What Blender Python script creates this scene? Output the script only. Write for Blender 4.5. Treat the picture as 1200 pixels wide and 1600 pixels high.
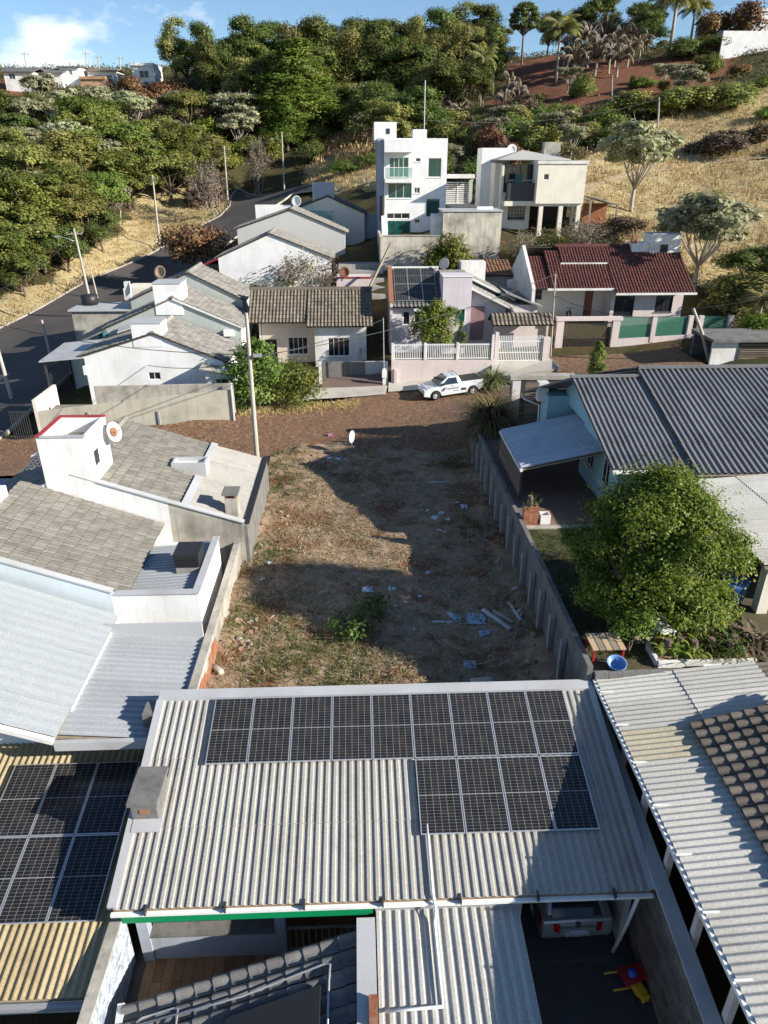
import bpy, bmesh, math, random
import numpy as np
from mathutils import Vector, Matrix
random.seed(7)
RNG = np.random.default_rng(7)
D = bpy.data
for o in list(D.objects):
    D.objects.remove(o)
scene = bpy.context.scene
COL = scene.collection

# ------------------------------------------------------------------ camera
F = 1110.0; PITCH = math.radians(26.3); YAW = math.radians(2.2); CAM_H = 15.1
cam = D.cameras.new('camera'); camo = D.objects.new('camera', cam); COL.objects.link(camo)
camo.location = (0, 0, CAM_H)
camo.rotation_euler = (math.pi / 2 - PITCH, 0, -YAW)
cam.sensor_fit = 'VERTICAL'; cam.sensor_height = 24.0
cam.lens = 24.0 * F / 1600.0
cam.clip_start = 0.2; cam.clip_end = 4000
scene.camera = camo
scene.render.resolution_x = 768; scene.render.resolution_y = 1024

# ------------------------------------------------------------------ light
SUN_EL = math.radians(24.0); SUN_AZ = math.radians(21.0)     # from +X turned towards the camera side
to_sun = Vector((math.cos(SUN_EL) * math.cos(SUN_AZ), -math.cos(SUN_EL) * math.sin(SUN_AZ), math.sin(SUN_EL)))
world = D.worlds.new('World'); scene.world = world; world.use_nodes = True
wn = world.node_tree; wn.nodes.clear()
def wnode(t, **k):
    n = wn.nodes.new(t)
    for a, b in k.items(): setattr(n, a, b)
    return n
sky = wnode('ShaderNodeTexSky', sky_type='NISHITA', sun_disc=False, sun_elevation=SUN_EL,
            sun_rotation=math.pi / 2 + SUN_AZ, altitude=500, air_density=1.0, dust_density=0.0, ozone_density=4.0)
bg = wnode('ShaderNodeBackground'); bg.inputs['Strength'].default_value = 0.08
wout = wnode('ShaderNodeOutputWorld')
tc = wnode('ShaderNodeTexCoord')
mp = wnode('ShaderNodeMapping'); mp.inputs['Scale'].default_value = (1, 1, 2.2); mp.inputs['Location'].default_value = (0.3, 0.15, 0.1)
cn = wnode('ShaderNodeTexNoise'); cn.inputs['Scale'].default_value = 3.4; cn.inputs['Detail'].default_value = 8; cn.inputs['Roughness'].default_value = .55
cr = wnode('ShaderNodeValToRGB'); cr.color_ramp.elements[0].position = .60; cr.color_ramp.elements[1].position = .70
mx = wnode('ShaderNodeMixRGB'); mx.inputs[2].default_value = (9, 9, 9.1, 1)
wn.links.new(tc.outputs['Generated'], mp.inputs[0]); wn.links.new(mp.outputs[0], cn.inputs['Vector'])
wn.links.new(cn.outputs[0], cr.inputs[0]); wn.links.new(cr.outputs[0], mx.inputs[0])
wn.links.new(sky.outputs[0], mx.inputs[1]); wn.links.new(mx.outputs[0], bg.inputs[0]); wn.links.new(bg.outputs[0], wout.inputs[0])
sun = D.lights.new('sun', 'SUN'); sun.energy = 5.0; sun.angle = math.radians(.53); sun.color = (1, .93, .82)
suno = D.objects.new('sun', sun); COL.objects.link(suno); suno.location = (40, -20, 40)
suno.rotation_euler = (-to_sun).to_track_quat('-Z', 'Y').to_euler()
vs = scene.view_settings; vs.view_transform = 'Standard'; vs.look = 'None'; vs.exposure = 0.9; vs.gamma = 1; vs.use_curve_mapping = False

# ------------------------------------------------------------------ photo pixel -> place
def pray(px, py):
    u = (px - 600) / F; v = (800 - py) / F
    sy, cy, sp, cp = math.sin(YAW), math.cos(YAW), math.sin(PITCH), math.cos(PITCH)
    return Vector((sy * cp + u * cy + v * sy * sp, cy * cp - u * sy + v * cy * sp, -sp + v * cp))
def atz(px, py, z):
    d = pray(px, py); t = (z - CAM_H) / d.z; return Vector((d.x * t, d.y * t, z))
def aty(px, py, y):
    d = pray(px, py); t = y / d.y; return Vector((d.x * t, y, CAM_H + d.z * t))
def atp(px, py, p0, n):
    d = pray(px, py); o = Vector((0, 0, CAM_H)); t = (p0 - o).dot(n) / d.dot(n); return o + d * t
def px_of(x, y, z):
    sy, cy, sp, cp = math.sin(YAW), math.cos(YAW), math.sin(PITCH), math.cos(PITCH)
    z = z - CAM_H
    a = x * sy * cp + y * cy * cp - z * sp; b = x * cy - y * sy; c = x * sy * sp + y * cy * sp + z * cp
    return 600 + F * b / a, 800 - F * c / a

# ------------------------------------------------------------------ materials
MATS = {}
def nmat(name):
    m = D.materials.new(name); m.use_nodes = True; nt = m.node_tree; nt.nodes.clear()
    out = nt.nodes.new('ShaderNodeOutputMaterial'); b = nt.nodes.new('ShaderNodeBsdfPrincipled')
    nt.links.new(b.outputs[0], out.inputs[0])
    MATS[name] = m
    return m, nt, b, out
def N(nt, t, **k):
    n = nt.nodes.new(t)
    for a, b in k.items():
        if isinstance(a, str) and hasattr(n, a): setattr(n, a, b)
    return n
def L(nt, a, b): nt.links.new(a, b)
def rgba(c): return (c[0], c[1], c[2], 1)
def noise(nt, vec, scale, detail=4, rough=.55, dist=0):
    n = N(nt, 'ShaderNodeTexNoise'); n.inputs['Scale'].default_value = scale; n.inputs['Detail'].default_value = detail
    n.inputs['Roughness'].default_value = rough; n.inputs['Distortion'].default_value = dist
    L(nt, vec, n.inputs['Vector']); return n.outputs[0]
def ramp(nt, fac, lo, hi, c0=(0, 0, 0), c1=(1, 1, 1)):
    r = N(nt, 'ShaderNodeValToRGB'); e = r.color_ramp.elements
    e[0].position = lo; e[1].position = hi; e[0].color = rgba(c0); e[1].color = rgba(c1)
    L(nt, fac, r.inputs[0]); return r.outputs[0]
def mixc(nt, fac, a, b, mode='MIX'):
    m = N(nt, 'ShaderNodeMixRGB', blend_type=mode)
    for i, v in ((0, fac), (1, a), (2, b)):
        if hasattr(v, 'links'): L(nt, v, m.inputs[i])
        elif isinstance(v, (int, float)): m.inputs[i].default_value = v if i == 0 else (v, v, v, 1)
        else: m.inputs[i].default_value = rgba(v)
    return m.outputs[0]
def math_(nt, op, a, b=None, clamp=False):
    m = N(nt, 'ShaderNodeMath', operation=op); m.use_clamp = clamp
    for i, v in ((0, a), (1, b)):
        if v is None: continue
        if hasattr(v, 'links'): L(nt, v, m.inputs[i])
        else: m.inputs[i].default_value = v
    return m.outputs[0]
def coords(nt, scale=(1, 1, 1), kind='Object'):
    t = N(nt, 'ShaderNodeTexCoord'); m = N(nt, 'ShaderNodeMapping'); m.inputs['Scale'].default_value = scale
    L(nt, t.outputs[kind], m.inputs[0]); return m.outputs[0]
def bump(nt, b, h, strength=.3, dist=.02):
    n = N(nt, 'ShaderNodeBump'); n.inputs['Strength'].default_value = strength; n.inputs['Distance'].default_value = dist
    L(nt, h, n.inputs['Height']); L(nt, n.outputs[0], b.inputs['Normal'])
def rnd(nt):
    """0..1, different for every piece: object random plus the stored attribute v"""
    a = N(nt, 'ShaderNodeAttribute'); a.attribute_name = 'v'
    o = N(nt, 'ShaderNodeObjectInfo')
    return math_(nt, 'FRACT', math_(nt, 'ADD', a.outputs['Fac'], o.outputs['Random']))
def paint(name, col, dirtcol=None, dirt=.35, rough=.75, streak=True, bscale=30, bstr=.15, dscale=.7, lo=.45, hi=.75, metallic=0):
    """painted or rendered wall: base colour with weather streaks, blotches and fine relief"""
    m, nt, b, out = nmat(name)
    v = coords(nt); dirtcol = dirtcol or tuple(c * .55 for c in col)
    big = noise(nt, v, dscale, 5, .6)
    c = mixc(nt, math_(nt, 'MULTIPLY', ramp(nt, big, lo, hi), dirt), col, dirtcol)
    if streak:
        st = noise(nt, coords(nt, (5, 5, .35)), 1.2, 5, .6)
        c = mixc(nt, math_(nt, 'MULTIPLY', ramp(nt, st, .5, .75), dirt * .8), c, dirtcol)
    fine = noise(nt, v, bscale, 4, .6)
    c = mixc(nt, .18, c, ramp(nt, fine, .3, .7, (.55,) * 3, (1.25,) * 3), 'MULTIPLY')
    L(nt, c, b.inputs['Base Color']); b.inputs['Roughness'].default_value = rough; b.inputs['Metallic'].default_value = metallic
    b.inputs['Specular IOR Level'].default_value = .3
    bump(nt, b, fine, bstr, .02)
    return m
def pieces(name, c0, c1, dark=(.05, .045, .04), darkamt=.6, rough=.8, dscale=1.3, var=1.0, lo=.5, hi=.72):
    """roof tiles and sheets: each piece its own tone, with dark weathering"""
    m, nt, b, out = nmat(name)
    g = N(nt, 'ShaderNodeNewGeometry')
    v = g.outputs['Position']
    c = mixc(nt, math_(nt, 'MULTIPLY', rnd(nt), var), c0, c1)
    big = noise(nt, v, dscale, 6, .65)
    c = mixc(nt, math_(nt, 'MULTIPLY', ramp(nt, big, lo, hi), darkamt), c, dark)
    fine = noise(nt, v, 22, 5, .7)
    c = mixc(nt, .45, c, ramp(nt, fine, .3, .7, (.45,) * 3, (1.35,) * 3), 'MULTIPLY')
    L(nt, c, b.inputs['Base Color']); b.inputs['Roughness'].default_value = rough
    b.inputs['Specular IOR Level'].default_value = .3
    bump(nt, b, fine, .25, .015)
    return m
def plain(name, col, rough=.5, metallic=0, spec=.5, nz=.12, scale=14):
    m, nt, b, out = nmat(name)
    f = noise(nt, coords(nt), scale, 4)
    c = mixc(nt, nz, col, ramp(nt, f, .3, .7, (.3,) * 3, (1.4,) * 3), 'MULTIPLY')
    L(nt, c, b.inputs['Base Color']); b.inputs['Roughness'].default_value = rough; b.inputs['Metallic'].default_value = metallic
    b.inputs['Specular IOR Level'].default_value = spec
    return m
def glassy(name, col, rough=.06):
    m, nt, b, out = nmat(name)
    f = noise(nt, coords(nt), 1.5, 2)
    L(nt, mixc(nt, .5, col, ramp(nt, f, .3, .7, (.4,) * 3, (1.5,) * 3), 'MULTIPLY'), b.inputs['Base Color'])
    b.inputs['Roughness'].default_value = rough; b.inputs['Specular IOR Level'].default_value = .7
    return m
def leafy(name, c0, c1, c2=None, trans=.35, rough=.5, spec=.25):
    """foliage: leaf-by-leaf and tree-by-tree tone, some light through the blade"""
    m, nt, b, out = nmat(name)
    a = N(nt, 'ShaderNodeAttribute'); a.attribute_name = 'v'
    o = N(nt, 'ShaderNodeObjectInfo')
    c = mixc(nt, a.outputs['Fac'], c0, c1)
    if c2: c = mixc(nt, math_(nt, 'MULTIPLY', ramp(nt, a.outputs['Fac'], .75, 1.0), .8), c, c2)
    h = N(nt, 'ShaderNodeHueSaturation'); L(nt, c, h.inputs['Color'])
    L(nt, math_(nt, 'ADD', math_(nt, 'MULTIPLY', o.outputs['Random'], .05), .475), h.inputs['Hue'])
    L(nt, math_(nt, 'ADD', math_(nt, 'MULTIPLY', o.outputs['Random'], .5), .75), h.inputs['Value'])
    c = h.outputs[0]
    L(nt, c, b.inputs['Base Color']); b.inputs['Roughness'].default_value = rough; b.inputs['Specular IOR Level'].default_value = spec
    t = N(nt, 'ShaderNodeBsdfTranslucent'); L(nt, mixc(nt, .3, c, (.9, 1.0, .3), 'MULTIPLY'), t.inputs[0])
    mx = N(nt, 'ShaderNodeMixShader'); mx.inputs[0].default_value = trans
    L(nt, b.outputs[0], mx.inputs[1]); L(nt, t.outputs[0], mx.inputs[2]); L(nt, mx.outputs[0], out.inputs[0])
    return m

white_wall = paint('white_wall', (.76, .75, .72), (.36, .33, .28), .5, lo=.42, hi=.7)
bright_wall = paint('bright_wall', (.82, .82, .81), (.46, .44, .40), .36, lo=.44, hi=.72)
grey_wall = paint('grey_wall', (.50, .50, .50), (.3, .29, .27), .35)
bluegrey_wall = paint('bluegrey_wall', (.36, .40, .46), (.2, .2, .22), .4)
pale_blue_wall = paint('pale_blue_wall', (.60, .68, .72), (.4, .42, .42), .3)
blue_wall = paint('blue_wall', (.30, .50, .58), (.2, .3, .34), .3)
pink_wall = paint('pink_wall', (.66, .57, .54), (.42, .35, .32), .45)
mauve_wall = paint('mauve_wall', (.62, .57, .60), (.4, .34, .36), .35)
lilac_door = paint('lilac_door', (.26, .16, .17), (.14, .08, .08), .3)
cream_wall = paint('cream_wall', (.78, .73, .62), (.42, .36, .28), .3)
beige_wall = paint('beige_wall', (.60, .51, .42), (.38, .3, .24), .35)
concrete = paint('concrete', (.46, .43, .37), (.15, .14, .12), .75, .85, dscale=.9, lo=.4, hi=.7, bstr=.3)
stained = paint('stained_concrete', (.62, .57, .47), (.11, .10, .085), .8, .9, dscale=.45, lo=.42, hi=.7, bstr=.3)
cement = paint('cement', (.33, .32, .30), (.16, .15, .14), .5, .9, bstr=.3)
dark_concrete = paint('dark_concrete', (.19, .185, .175), (.07, .065, .06), .7, .9, bstr=.4, dscale=1.4)
pavement = paint('pavement_concrete', (.46, .43, .37), (.22, .19, .15), .6, .9, streak=False, bstr=.3)
teal_wall = paint('teal_wall', (.06, .26, .30), (.04, .14, .16), .4)
speckle_wall = paint('speckle_wall', (.40, .44, .50), (.16, .19, .25), .8, dscale=6, lo=.5, hi=.6, streak=False)
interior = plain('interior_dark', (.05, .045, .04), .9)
wood_floor = paint('wood_floor', (.25, .14, .075), (.10, .055, .03), .6, .6, streak=False, dscale=2)
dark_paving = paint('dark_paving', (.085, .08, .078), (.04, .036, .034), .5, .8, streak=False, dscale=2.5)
brick_red = pieces('brick_red', (.27, .10, .055), (.38, .18, .10), (.12, .06, .04), .5)
fibre = pieces('fibre_cement', (.36, .345, .31), (.425, .408, .37), (.19, .175, .15), .35, dscale=1.5, var=.9, lo=.47, hi=.75)
fibre_tan = pieces('fibre_cement_tan', (.33, .26, .15), (.40, .33, .2), (.13, .10, .055), .5, dscale=1.4)
fibre_dark = pieces('fibre_cement_dark', (.17, .17, .175), (.23, .23, .235), (.06, .06, .06), .5, dscale=.8)
fibre_pale = pieces('fibre_cement_pale', (.42, .41, .375), (.51, .50, .46), (.27, .25, .22), .35, dscale=.9)
fibre_ochre = pieces('fibre_cement_ochre', (.40, .36, .26), (.46, .42, .32), (.26, .21, .12), .5)
metal_sheet = pieces('metal_sheet', (.33, .35, .37), (.38, .40, .42), (.22, .23, .24), .3, rough=.5, dscale=.8)
metal_blue = pieces('metal_sheet_bluegrey', (.42, .47, .54), (.47, .52, .58), (.2, .22, .25), .3, rough=.5)
tile_grey = pieces('concrete_tile_grey', (.26, .245, .22), (.34, .325, .29), (.08, .073, .06), .65, dscale=1.6, lo=.45, hi=.72)
tile_lightgrey = pieces('concrete_tile_weathered', (.225, .21, .18), (.285, .268, .232), (.09, .08, .067), .6, dscale=1.9, lo=.45, hi=.75)
tile_white = pieces('painted_white_tile', (.35, .378, .392), (.362, .39, .405), (.29, .312, .325), .35, rough=.65)
tile_brown = pieces('concrete_tile_brown', (.15, .125, .095), (.23, .195, .15), (.08, .065, .05), .7, dscale=1.2)
tile_dark = pieces('concrete_tile_dark', (.12, .118, .12), (.19, .185, .18), (.05, .05, .05), .55, dscale=1.6)
tile_red = pieces('red_roof_tile', (.085, .03, .026), (.135, .044, .037), (.04, .02, .018), .55, dscale=.7)
tile_drab = pieces('drab_brown_tile', (.115, .097, .08), (.19, .162, .132), (.05, .042, .034), .6, dscale=1.5)
flash = paint('grey_flashing', (.46, .47, .48), (.28, .27, .25), .5, .5, streak=False)
white_metal = plain('white_metal', (.78, .78, .76), .4)
grey_metal = plain('grey_metal', (.4, .41, .42), .45, .3)
dark_metal = plain('dark_metal', (.045, .045, .048), .5)
black_plastic = plain('black_plastic', (.02, .02, .022), .5)
alu = plain('aluminium', (.72, .73, .74), .35, .7)
glass_dark = glassy('dark_glass', (.018, .022, .026))
glass_green = glassy('green_glass', (.012, .07, .06))
glass_bluish = glassy('bluish_glass', (.03, .05, .065))
wood_old = paint('weathered_wood', (.30, .25, .19), (.12, .1, .08), .6, .9, streak=False, dscale=3)
wood_gate = pieces('slatted_wood', (.13, .10, .08), (.24, .19, .15), (.05, .04, .03), .4)
pole_conc = paint('pole_concrete', (.46, .43, .38), (.25, .22, .19), .5, .9)
rust = paint('rusty_metal', (.25, .09, .04), (.4, .3, .25), .5, .8, streak=False, dscale=5)
green_band = plain('green_awning', (.0, .24, .085), .5)
red_paint = plain('red_paint', (.35, .03, .03), .4)
bark = paint('bark', (.16, .12, .09), (.06, .045, .035), .6, .95, bstr=.6, bscale=14)
bark_pale = paint('pale_bark', (.38, .34, .28), (.18, .15, .12), .6, .95, bstr=.5, bscale=12)
cable_mat = plain('cable_black', (.03, .03, .03), .6)
# ------------------------------------------------------------------ scene helpers
def tag(o, label=None, cat=None, group=None, kind=None):
    if label: o['label'] = label
    if cat: o['category'] = cat
    if group: o['group'] = group
    if kind: o['kind'] = kind
    return o
def empty(name, loc, label=None, cat=None, group=None, rot=None):
    o = D.objects.new(name, None); COL.objects.link(o); o.location = loc
    o.empty_display_size = .3
    if rot is not None: o.rotation_euler = rot
    return tag(o, label, cat, group)
def root_of(o):
    while o.parent: o = o.parent
    return o
def link(name, me, mat=None, parent=None, loc=None):
    o = D.objects.new(name, me); COL.objects.link(o)
    if mat is not None and len(me.materials) == 0: me.materials.append(mat)
    if parent: o.parent = parent
    if loc is not None: o.location = loc
    return o
class MB:
    def __init__(s): s.v = []; s.f = []; s.smooth = False
    def add(s, vs, fs):
        k = len(s.v); s.v += [tuple(p) for p in vs]; s.f += [tuple(i + k for i in f) for f in fs]; return s
    def hexa(s, p):       # bottom 4 (ccw from above), top 4
        return s.add(p, [(3, 2, 1, 0), (4, 5, 6, 7), (0, 1, 5, 4), (1, 2, 6, 5), (2, 3, 7, 6), (3, 0, 4, 7)])
    def box(s, x0, x1, y0, y1, z0, z1):
        return s.hexa([(x0, y0, z0), (x1, y0, z0), (x1, y1, z0), (x0, y1, z0), (x0, y0, z1), (x1, y0, z1), (x1, y1, z1), (x0, y1, z1)])
    def plate(s, a, b, c, d, t):   # corners ccw seen from above; thickness t downwards along normal
        a, b, c, d = map(Vector, (a, b, c, d)); n = (b - a).cross(d - a).normalized() * t
        return s.hexa([a - n, b - n, c - n, d - n, a, b, c, d])
    def prism(s, poly, axis, lo, hi):
        """poly in the other two axes, extruded along axis"""
        n = len(poly)
        def mk(p, h):
            return {'x': (h, p[0], p[1]), 'y': (p[0], h, p[1]), 'z': (p[0], p[1], h)}[axis]
        vs = [mk(p, lo) for p in poly] + [mk(p, hi) for p in poly]
        fs = [tuple(range(n)), tuple(range(2 * n - 1, n - 1, -1))]
        for i in range(n): j = (i + 1) % n; fs.append((i, i + n, j + n, j))
        return s.add(vs, fs)
    def tube(s, pts, rs, n=8, cap=True):
        pts = [Vector(p) for p in pts]
        if not hasattr(rs, '__len__'): rs = [rs] * len(pts)
        k = len(s.v); vs = []; prev = None
        for i, p in enumerate(pts):
            d = (pts[min(i + 1, len(pts) - 1)] - pts[max(i - 1, 0)]).normalized()
            up = Vector((0, 0, 1)) if abs(d.z) < .95 else Vector((1, 0, 0))
            a = d.cross(up).normalized() if prev is None else (prev - d * prev.dot(d)).normalized()
            prev = a; b = d.cross(a)
            for j in range(n):
                t = 2 * math.pi * j / n; vs.append(p + (a * math.cos(t) + b * math.sin(t)) * rs[i])
        fs = []
        for i in range(len(pts) - 1):
            for j in range(n):
                q = (j + 1) % n; fs.append((i * n + j, i * n + q, (i + 1) * n + q, (i + 1) * n + j))
        if cap: fs += [tuple(range(n - 1, -1, -1)), tuple((len(pts) - 1) * n + j for j in range(n))]
        return s.add(vs, fs)
    def lathe(s, prof, n=20, c=(0, 0, 0), axis=Vector((0, 0, 1))):
        q = Vector((0, 0, 1)).rotation_difference(axis).to_matrix(); c = Vector(c); vs = []; fs = []
        for r, z in prof:
            for j in range(n):
                t = 2 * math.pi * j / n; vs.append(c + q @ Vector((r * math.cos(t), r * math.sin(t), z)))
        for i in range(len(prof) - 1):
            for j in range(n):
                k = (j + 1) % n; fs.append((i * n + j, i * n + k, (i + 1) * n + k, (i + 1) * n + j))
        return s.add(vs, fs)
    def mesh(s, name, mat=None, off=(0, 0, 0)):
        me = D.meshes.new(name); o = Vector(off)
        me.from_pydata([tuple(Vector(p) - o) for p in s.v], [], s.f)
        bm = bmesh.new(); bm.from_mesh(me); bmesh.ops.recalc_face_normals(bm, faces=bm.faces); bm.to_mesh(me); bm.free()
        if s.smooth:
            me.polygons.foreach_set('use_smooth', [True] * len(me.polygons))
        if mat is not None: me.materials.append(mat)
        return me
    def build(s, name, mat, parent=None, label=None, cat=None, group=None, kind=None, local=False):
        if parent is not None:
            off = (0, 0, 0) if local else root_of(parent).location
            o = link(name, s.mesh(name, mat, off), None, parent)
        else:
            xs = np.array(s.v); c = ((xs[:, 0].min() + xs[:, 0].max()) / 2, (xs[:, 1].min() + xs[:, 1].max()) / 2, xs[:, 2].min())
            o = link(name, s.mesh(name, mat, c)); o.location = c
        return tag(o, label, cat, group, kind)
def box(parent, name, mat, x0, x1, y0, y1, z0, z1, **k):
    return MB().box(min(x0, x1), max(x0, x1), min(y0, y1), max(y0, y1), min(z0, z1), max(z0, z1)).build(name, mat, parent, **k)
def frame_mat(O, u, v):
    u = Vector(u).normalized(); v = Vector(v); v = (v - u * v.dot(u)).normalized(); n = u.cross(v)
    return Matrix(((u.x, v.x, n.x, O[0]), (u.y, v.y, n.y, O[1]), (u.z, v.z, n.z, O[2]), (0, 0, 0, 1)))
def put(name, me, parent, M):
    """a shared piece, placed by world matrix M under an unrotated parent"""
    o = D.objects.new(name, me); COL.objects.link(o); o.parent = parent
    o.matrix_basis = Matrix.Translation(-Vector(root_of(parent).location)) @ M
    return o
def joined(name, me, mats_v, parent, mat, kind='stuff'):
    """many copies of one small mesh as one part; each copy gets its own tone in attribute v"""
    nv = len(me.vertices); co = np.empty(nv * 3); me.vertices.foreach_get('co', co); co = co.reshape(-1, 3)
    faces = [tuple(p.vertices) for p in me.polygons]
    V = []; Fc = []; A = []
    off = np.array(root_of(parent).location) if parent else np.zeros(3)
    for i, M in enumerate(mats_v):
        m = np.array(M); V.append(co @ m[:3, :3].T + m[:3, 3] - off)
        k = i * nv; Fc += [tuple(a + k for a in f) for f in faces]; A += [RNG.random()] * nv
    nm = D.meshes.new(name); nm.from_pydata(np.concatenate(V).tolist(), [], Fc)
    at = nm.attributes.new('v', 'FLOAT', 'POINT'); at.data.foreach_set('value', np.array(A, dtype=np.float32))
    for mm in me.materials: nm.materials.append(mm)
    if len(me.materials) > 1: nm.polygons.foreach_set('material_index', np.tile(np.array([p.material_index for p in me.polygons], np.int32), len(mats_v)))
    o = link(name, nm, None, parent); 
    if kind: o['kind'] = kind
    return o

# ---- roof coverings
deck_dark = plain('dark_deck', (.06, .052, .045), .9)
lip_dirt = plain('tile_lip_lichen', (.075, .068, .055), .95)
def tile_mesh(w, l, mat, h=.045, n=8, th=.03, dirty=True):
    """one interlocking tile: rolled profile across, thick lower lip, lies tilted on the next course"""
    vs = []; fs = []; lift = .022 + th * .8
    for r, (y, dz) in enumerate(((0, lift), (l * 1.10, 0.0))):
        for i in range(n + 1):
            t = i / n; z = h * (math.sin(math.pi * t / .62) if t < .62 else -.22 * math.sin(math.pi * (t - .62) / .38))
            vs.append((w * (.025 + .945 * t), y - (.02 * math.sin(math.pi * t) if r == 0 else 0), z + dz))
    for i in range(n + 1): vs.append((vs[i][0], vs[i][1], vs[i][2] - th - .02))
    for i in range(n):
        fs.append((i, i + 1, n + 2 + i, n + 1 + i)); fs.append((i, 2 * n + 2 + i, 2 * n + 3 + i, i + 1))
    fs += [(0, n + 1, 2 * n + 2), (n, 3 * n + 2, 2 * n + 1)]
    me = D.meshes.new('roof_tile'); me.from_pydata(vs, [], fs); me.materials.append(mat)
    if dirty:
        me.materials.append(lip_dirt)
        for k, p in enumerate(me.polygons): p.material_index = 1 if (k % 2 == 1 or k >= 2 * n) else 0
    return me
def tile_roof(parent, O, U, V, mat, w=.33, l=.36, h=.035, solo=300, clip=None, name='roof_tile', th=.03, dirty=True):
    """tiles laid from eave corner O along U and up the slope V; the nearest `solo` are objects, the rest one part"""
    O, U, V = Vector(O), Vector(U), Vector(V)
    nu = max(1, round(U.length / w)); nv = max(1, round(V.length / l)); w = U.length / nu; l = V.length / nv
    me = tile_mesh(w, l, mat, h, th=th, dirty=dirty)
    Ms = []
    for j in range(nv):
        for i in range(nu):
            if clip and not clip((i + .5) / nu, (j + .5) / nv): continue
            p = O + U * (i / nu) + V * (j / nv) + Vector((random.uniform(-.006, .006), random.uniform(-.006, .006), random.uniform(-.004, .006)))
            M = frame_mat(p, U, V) @ Matrix.Rotation(random.uniform(-.012, .012), 4, 'Z')
            Ms.append(M)
    c = Vector((0, 0, CAM_H))
    Ms.sort(key=lambda m: (m.translation - c).length)
    for M in Ms[:solo]: put(name, me, parent, M)
    if len(Ms) > solo: joined(name + '_field', me, Ms[solo:], parent, mat)
    # battens / deck below
    n = U.cross(V).normalized(); t = .03
    MB().plate(O - n * t, O + U - n * t, O + U + V - n * t, O + V - n * t, .06).build('roof_deck', deck_dark, parent)
def wave(kind, t):
    if kind == 'sine': return .5 + .5 * math.cos(2 * math.pi * t)
    t = t % 1.0     # trapezoid
    return 1.0 if t < .34 else (1 - (t - .34) / .12 if t < .46 else (0.0 if t < .88 else (t - .88) / .12))
def sheet_mesh(w, l, pitch, amp, mat, kind='trap', seg=8):
    n = max(1, round(w / pitch)); vs = []; fs = []
    ts = [0, .34, .46, .88] if kind == 'trap' else [i / seg for i in range(seg)]
    xs = [(k + t) for k in range(n) for t in ts] + [n]
    for y, dz in ((0, .02), (l + .12, 0)):
        for x in xs: vs.append((x * w / n, y, amp * wave(kind, x) + dz))
    m = len(xs)
    for x in range(m): vs.append((vs[x][0], 0, vs[x][2] - .012))
    for i in range(m - 1):
        fs.append((i, i + 1, m + i + 1, m + i)); fs.append((2 * m + i, 2 * m + i + 1, i + 1, i))
    me = D.meshes.new('roof_sheet'); me.from_pydata(vs, [], fs); me.materials.append(mat)
    return me
def sheet_roof(parent, O, U, V, mat, pitch=.2, amp=.045, kind='trap', sw=1.0, sl=1.8, name='roof_sheet', swap=None, deck=True, seg=8):
    """corrugated sheets: ribs run along V, sheets tiled along U and V, each sheet an object"""
    O, U, V = Vector(O), Vector(U), Vector(V)
    nu = max(1, round(U.length / sw)); nv = max(1, round(V.length / sl))
    w = U.length / nu; l = V.length / nv
    me = sheet_mesh(w, l, w / max(1, round(w / pitch)), amp, mat, kind, seg)
    me2 = {}
    n = U.cross(V).normalized()
    for j in range(nv):
        for i in range(nu):
            p = O + U * (i / nu) + V * (j / nv) + n * (random.uniform(0, .006) + .004 * (i % 2))
            m = me
            if swap and (i, j) in swap:
                k = swap[(i, j)]
                if k.name not in me2: me2[k.name] = sheet_mesh(w, l, w / max(1, round(w / pitch)), amp, k, kind, seg)
                m = me2[k.name]
            put(name, m, parent, frame_mat(p, U, V) @ Matrix.Rotation(random.uniform(-.002, .002), 4, 'Z'))
    if deck:
        MB().plate(O - n * .05, O + U - n * .05, O + U + V - n * .05, O + V - n * .05, .05).build('roof_deck', wood_old, parent)

# ---- walls with openings, windows
def wall(parent, mat, axis, at, th, a0, a1, z0, z1, holes=(), name='wall'):
    """wall in the plane axis=at (outer face), thickness th inwards (sign), openings [(a0,a1,z0,z1)]"""
    b = MB(); xs = sorted({a0, a1} | {h[i] for h in holes for i in (0, 1)}); zs = sorted({z0, z1} | {h[i] for h in holes for i in (2, 3)})
    for i in range(len(xs) - 1):
        run = None
        for j in range(len(zs) - 1):
            cx, cz = (xs[i] + xs[i + 1]) / 2, (zs[j] + zs[j + 1]) / 2
            inside = any(h[0] < cx < h[1] and h[2] < cz < h[3] for h in holes)
            if not inside:
                if run is None: run = [zs[j], zs[j + 1]]
                else: run[1] = zs[j + 1]
            if (inside or j == len(zs) - 2) and run:
                lo, hi = sorted((at, at + th))
                if axis == 'y': b.box(xs[i], xs[i + 1], lo, hi, *run)
                else: b.box(lo, hi, xs[i], xs[i + 1], *run)
                run = None
    o = b.build(name, mat, parent)
    bm = bmesh.new(); bm.from_mesh(o.data); bmesh.ops.remove_doubles(bm, verts=bm.verts, dist=1e-5)
    seen = {}
    kill = []
    for f in bm.faces:
        k = tuple(round(c, 4) for c in f.calc_center_median())
        if k in seen: kill += [f, seen[k]]
        else: seen[k] = f
    bmesh.ops.delete(bm, geom=list(set(kill)), context='FACES'); bm.to_mesh(o.data); bm.free()
    return o
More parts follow.
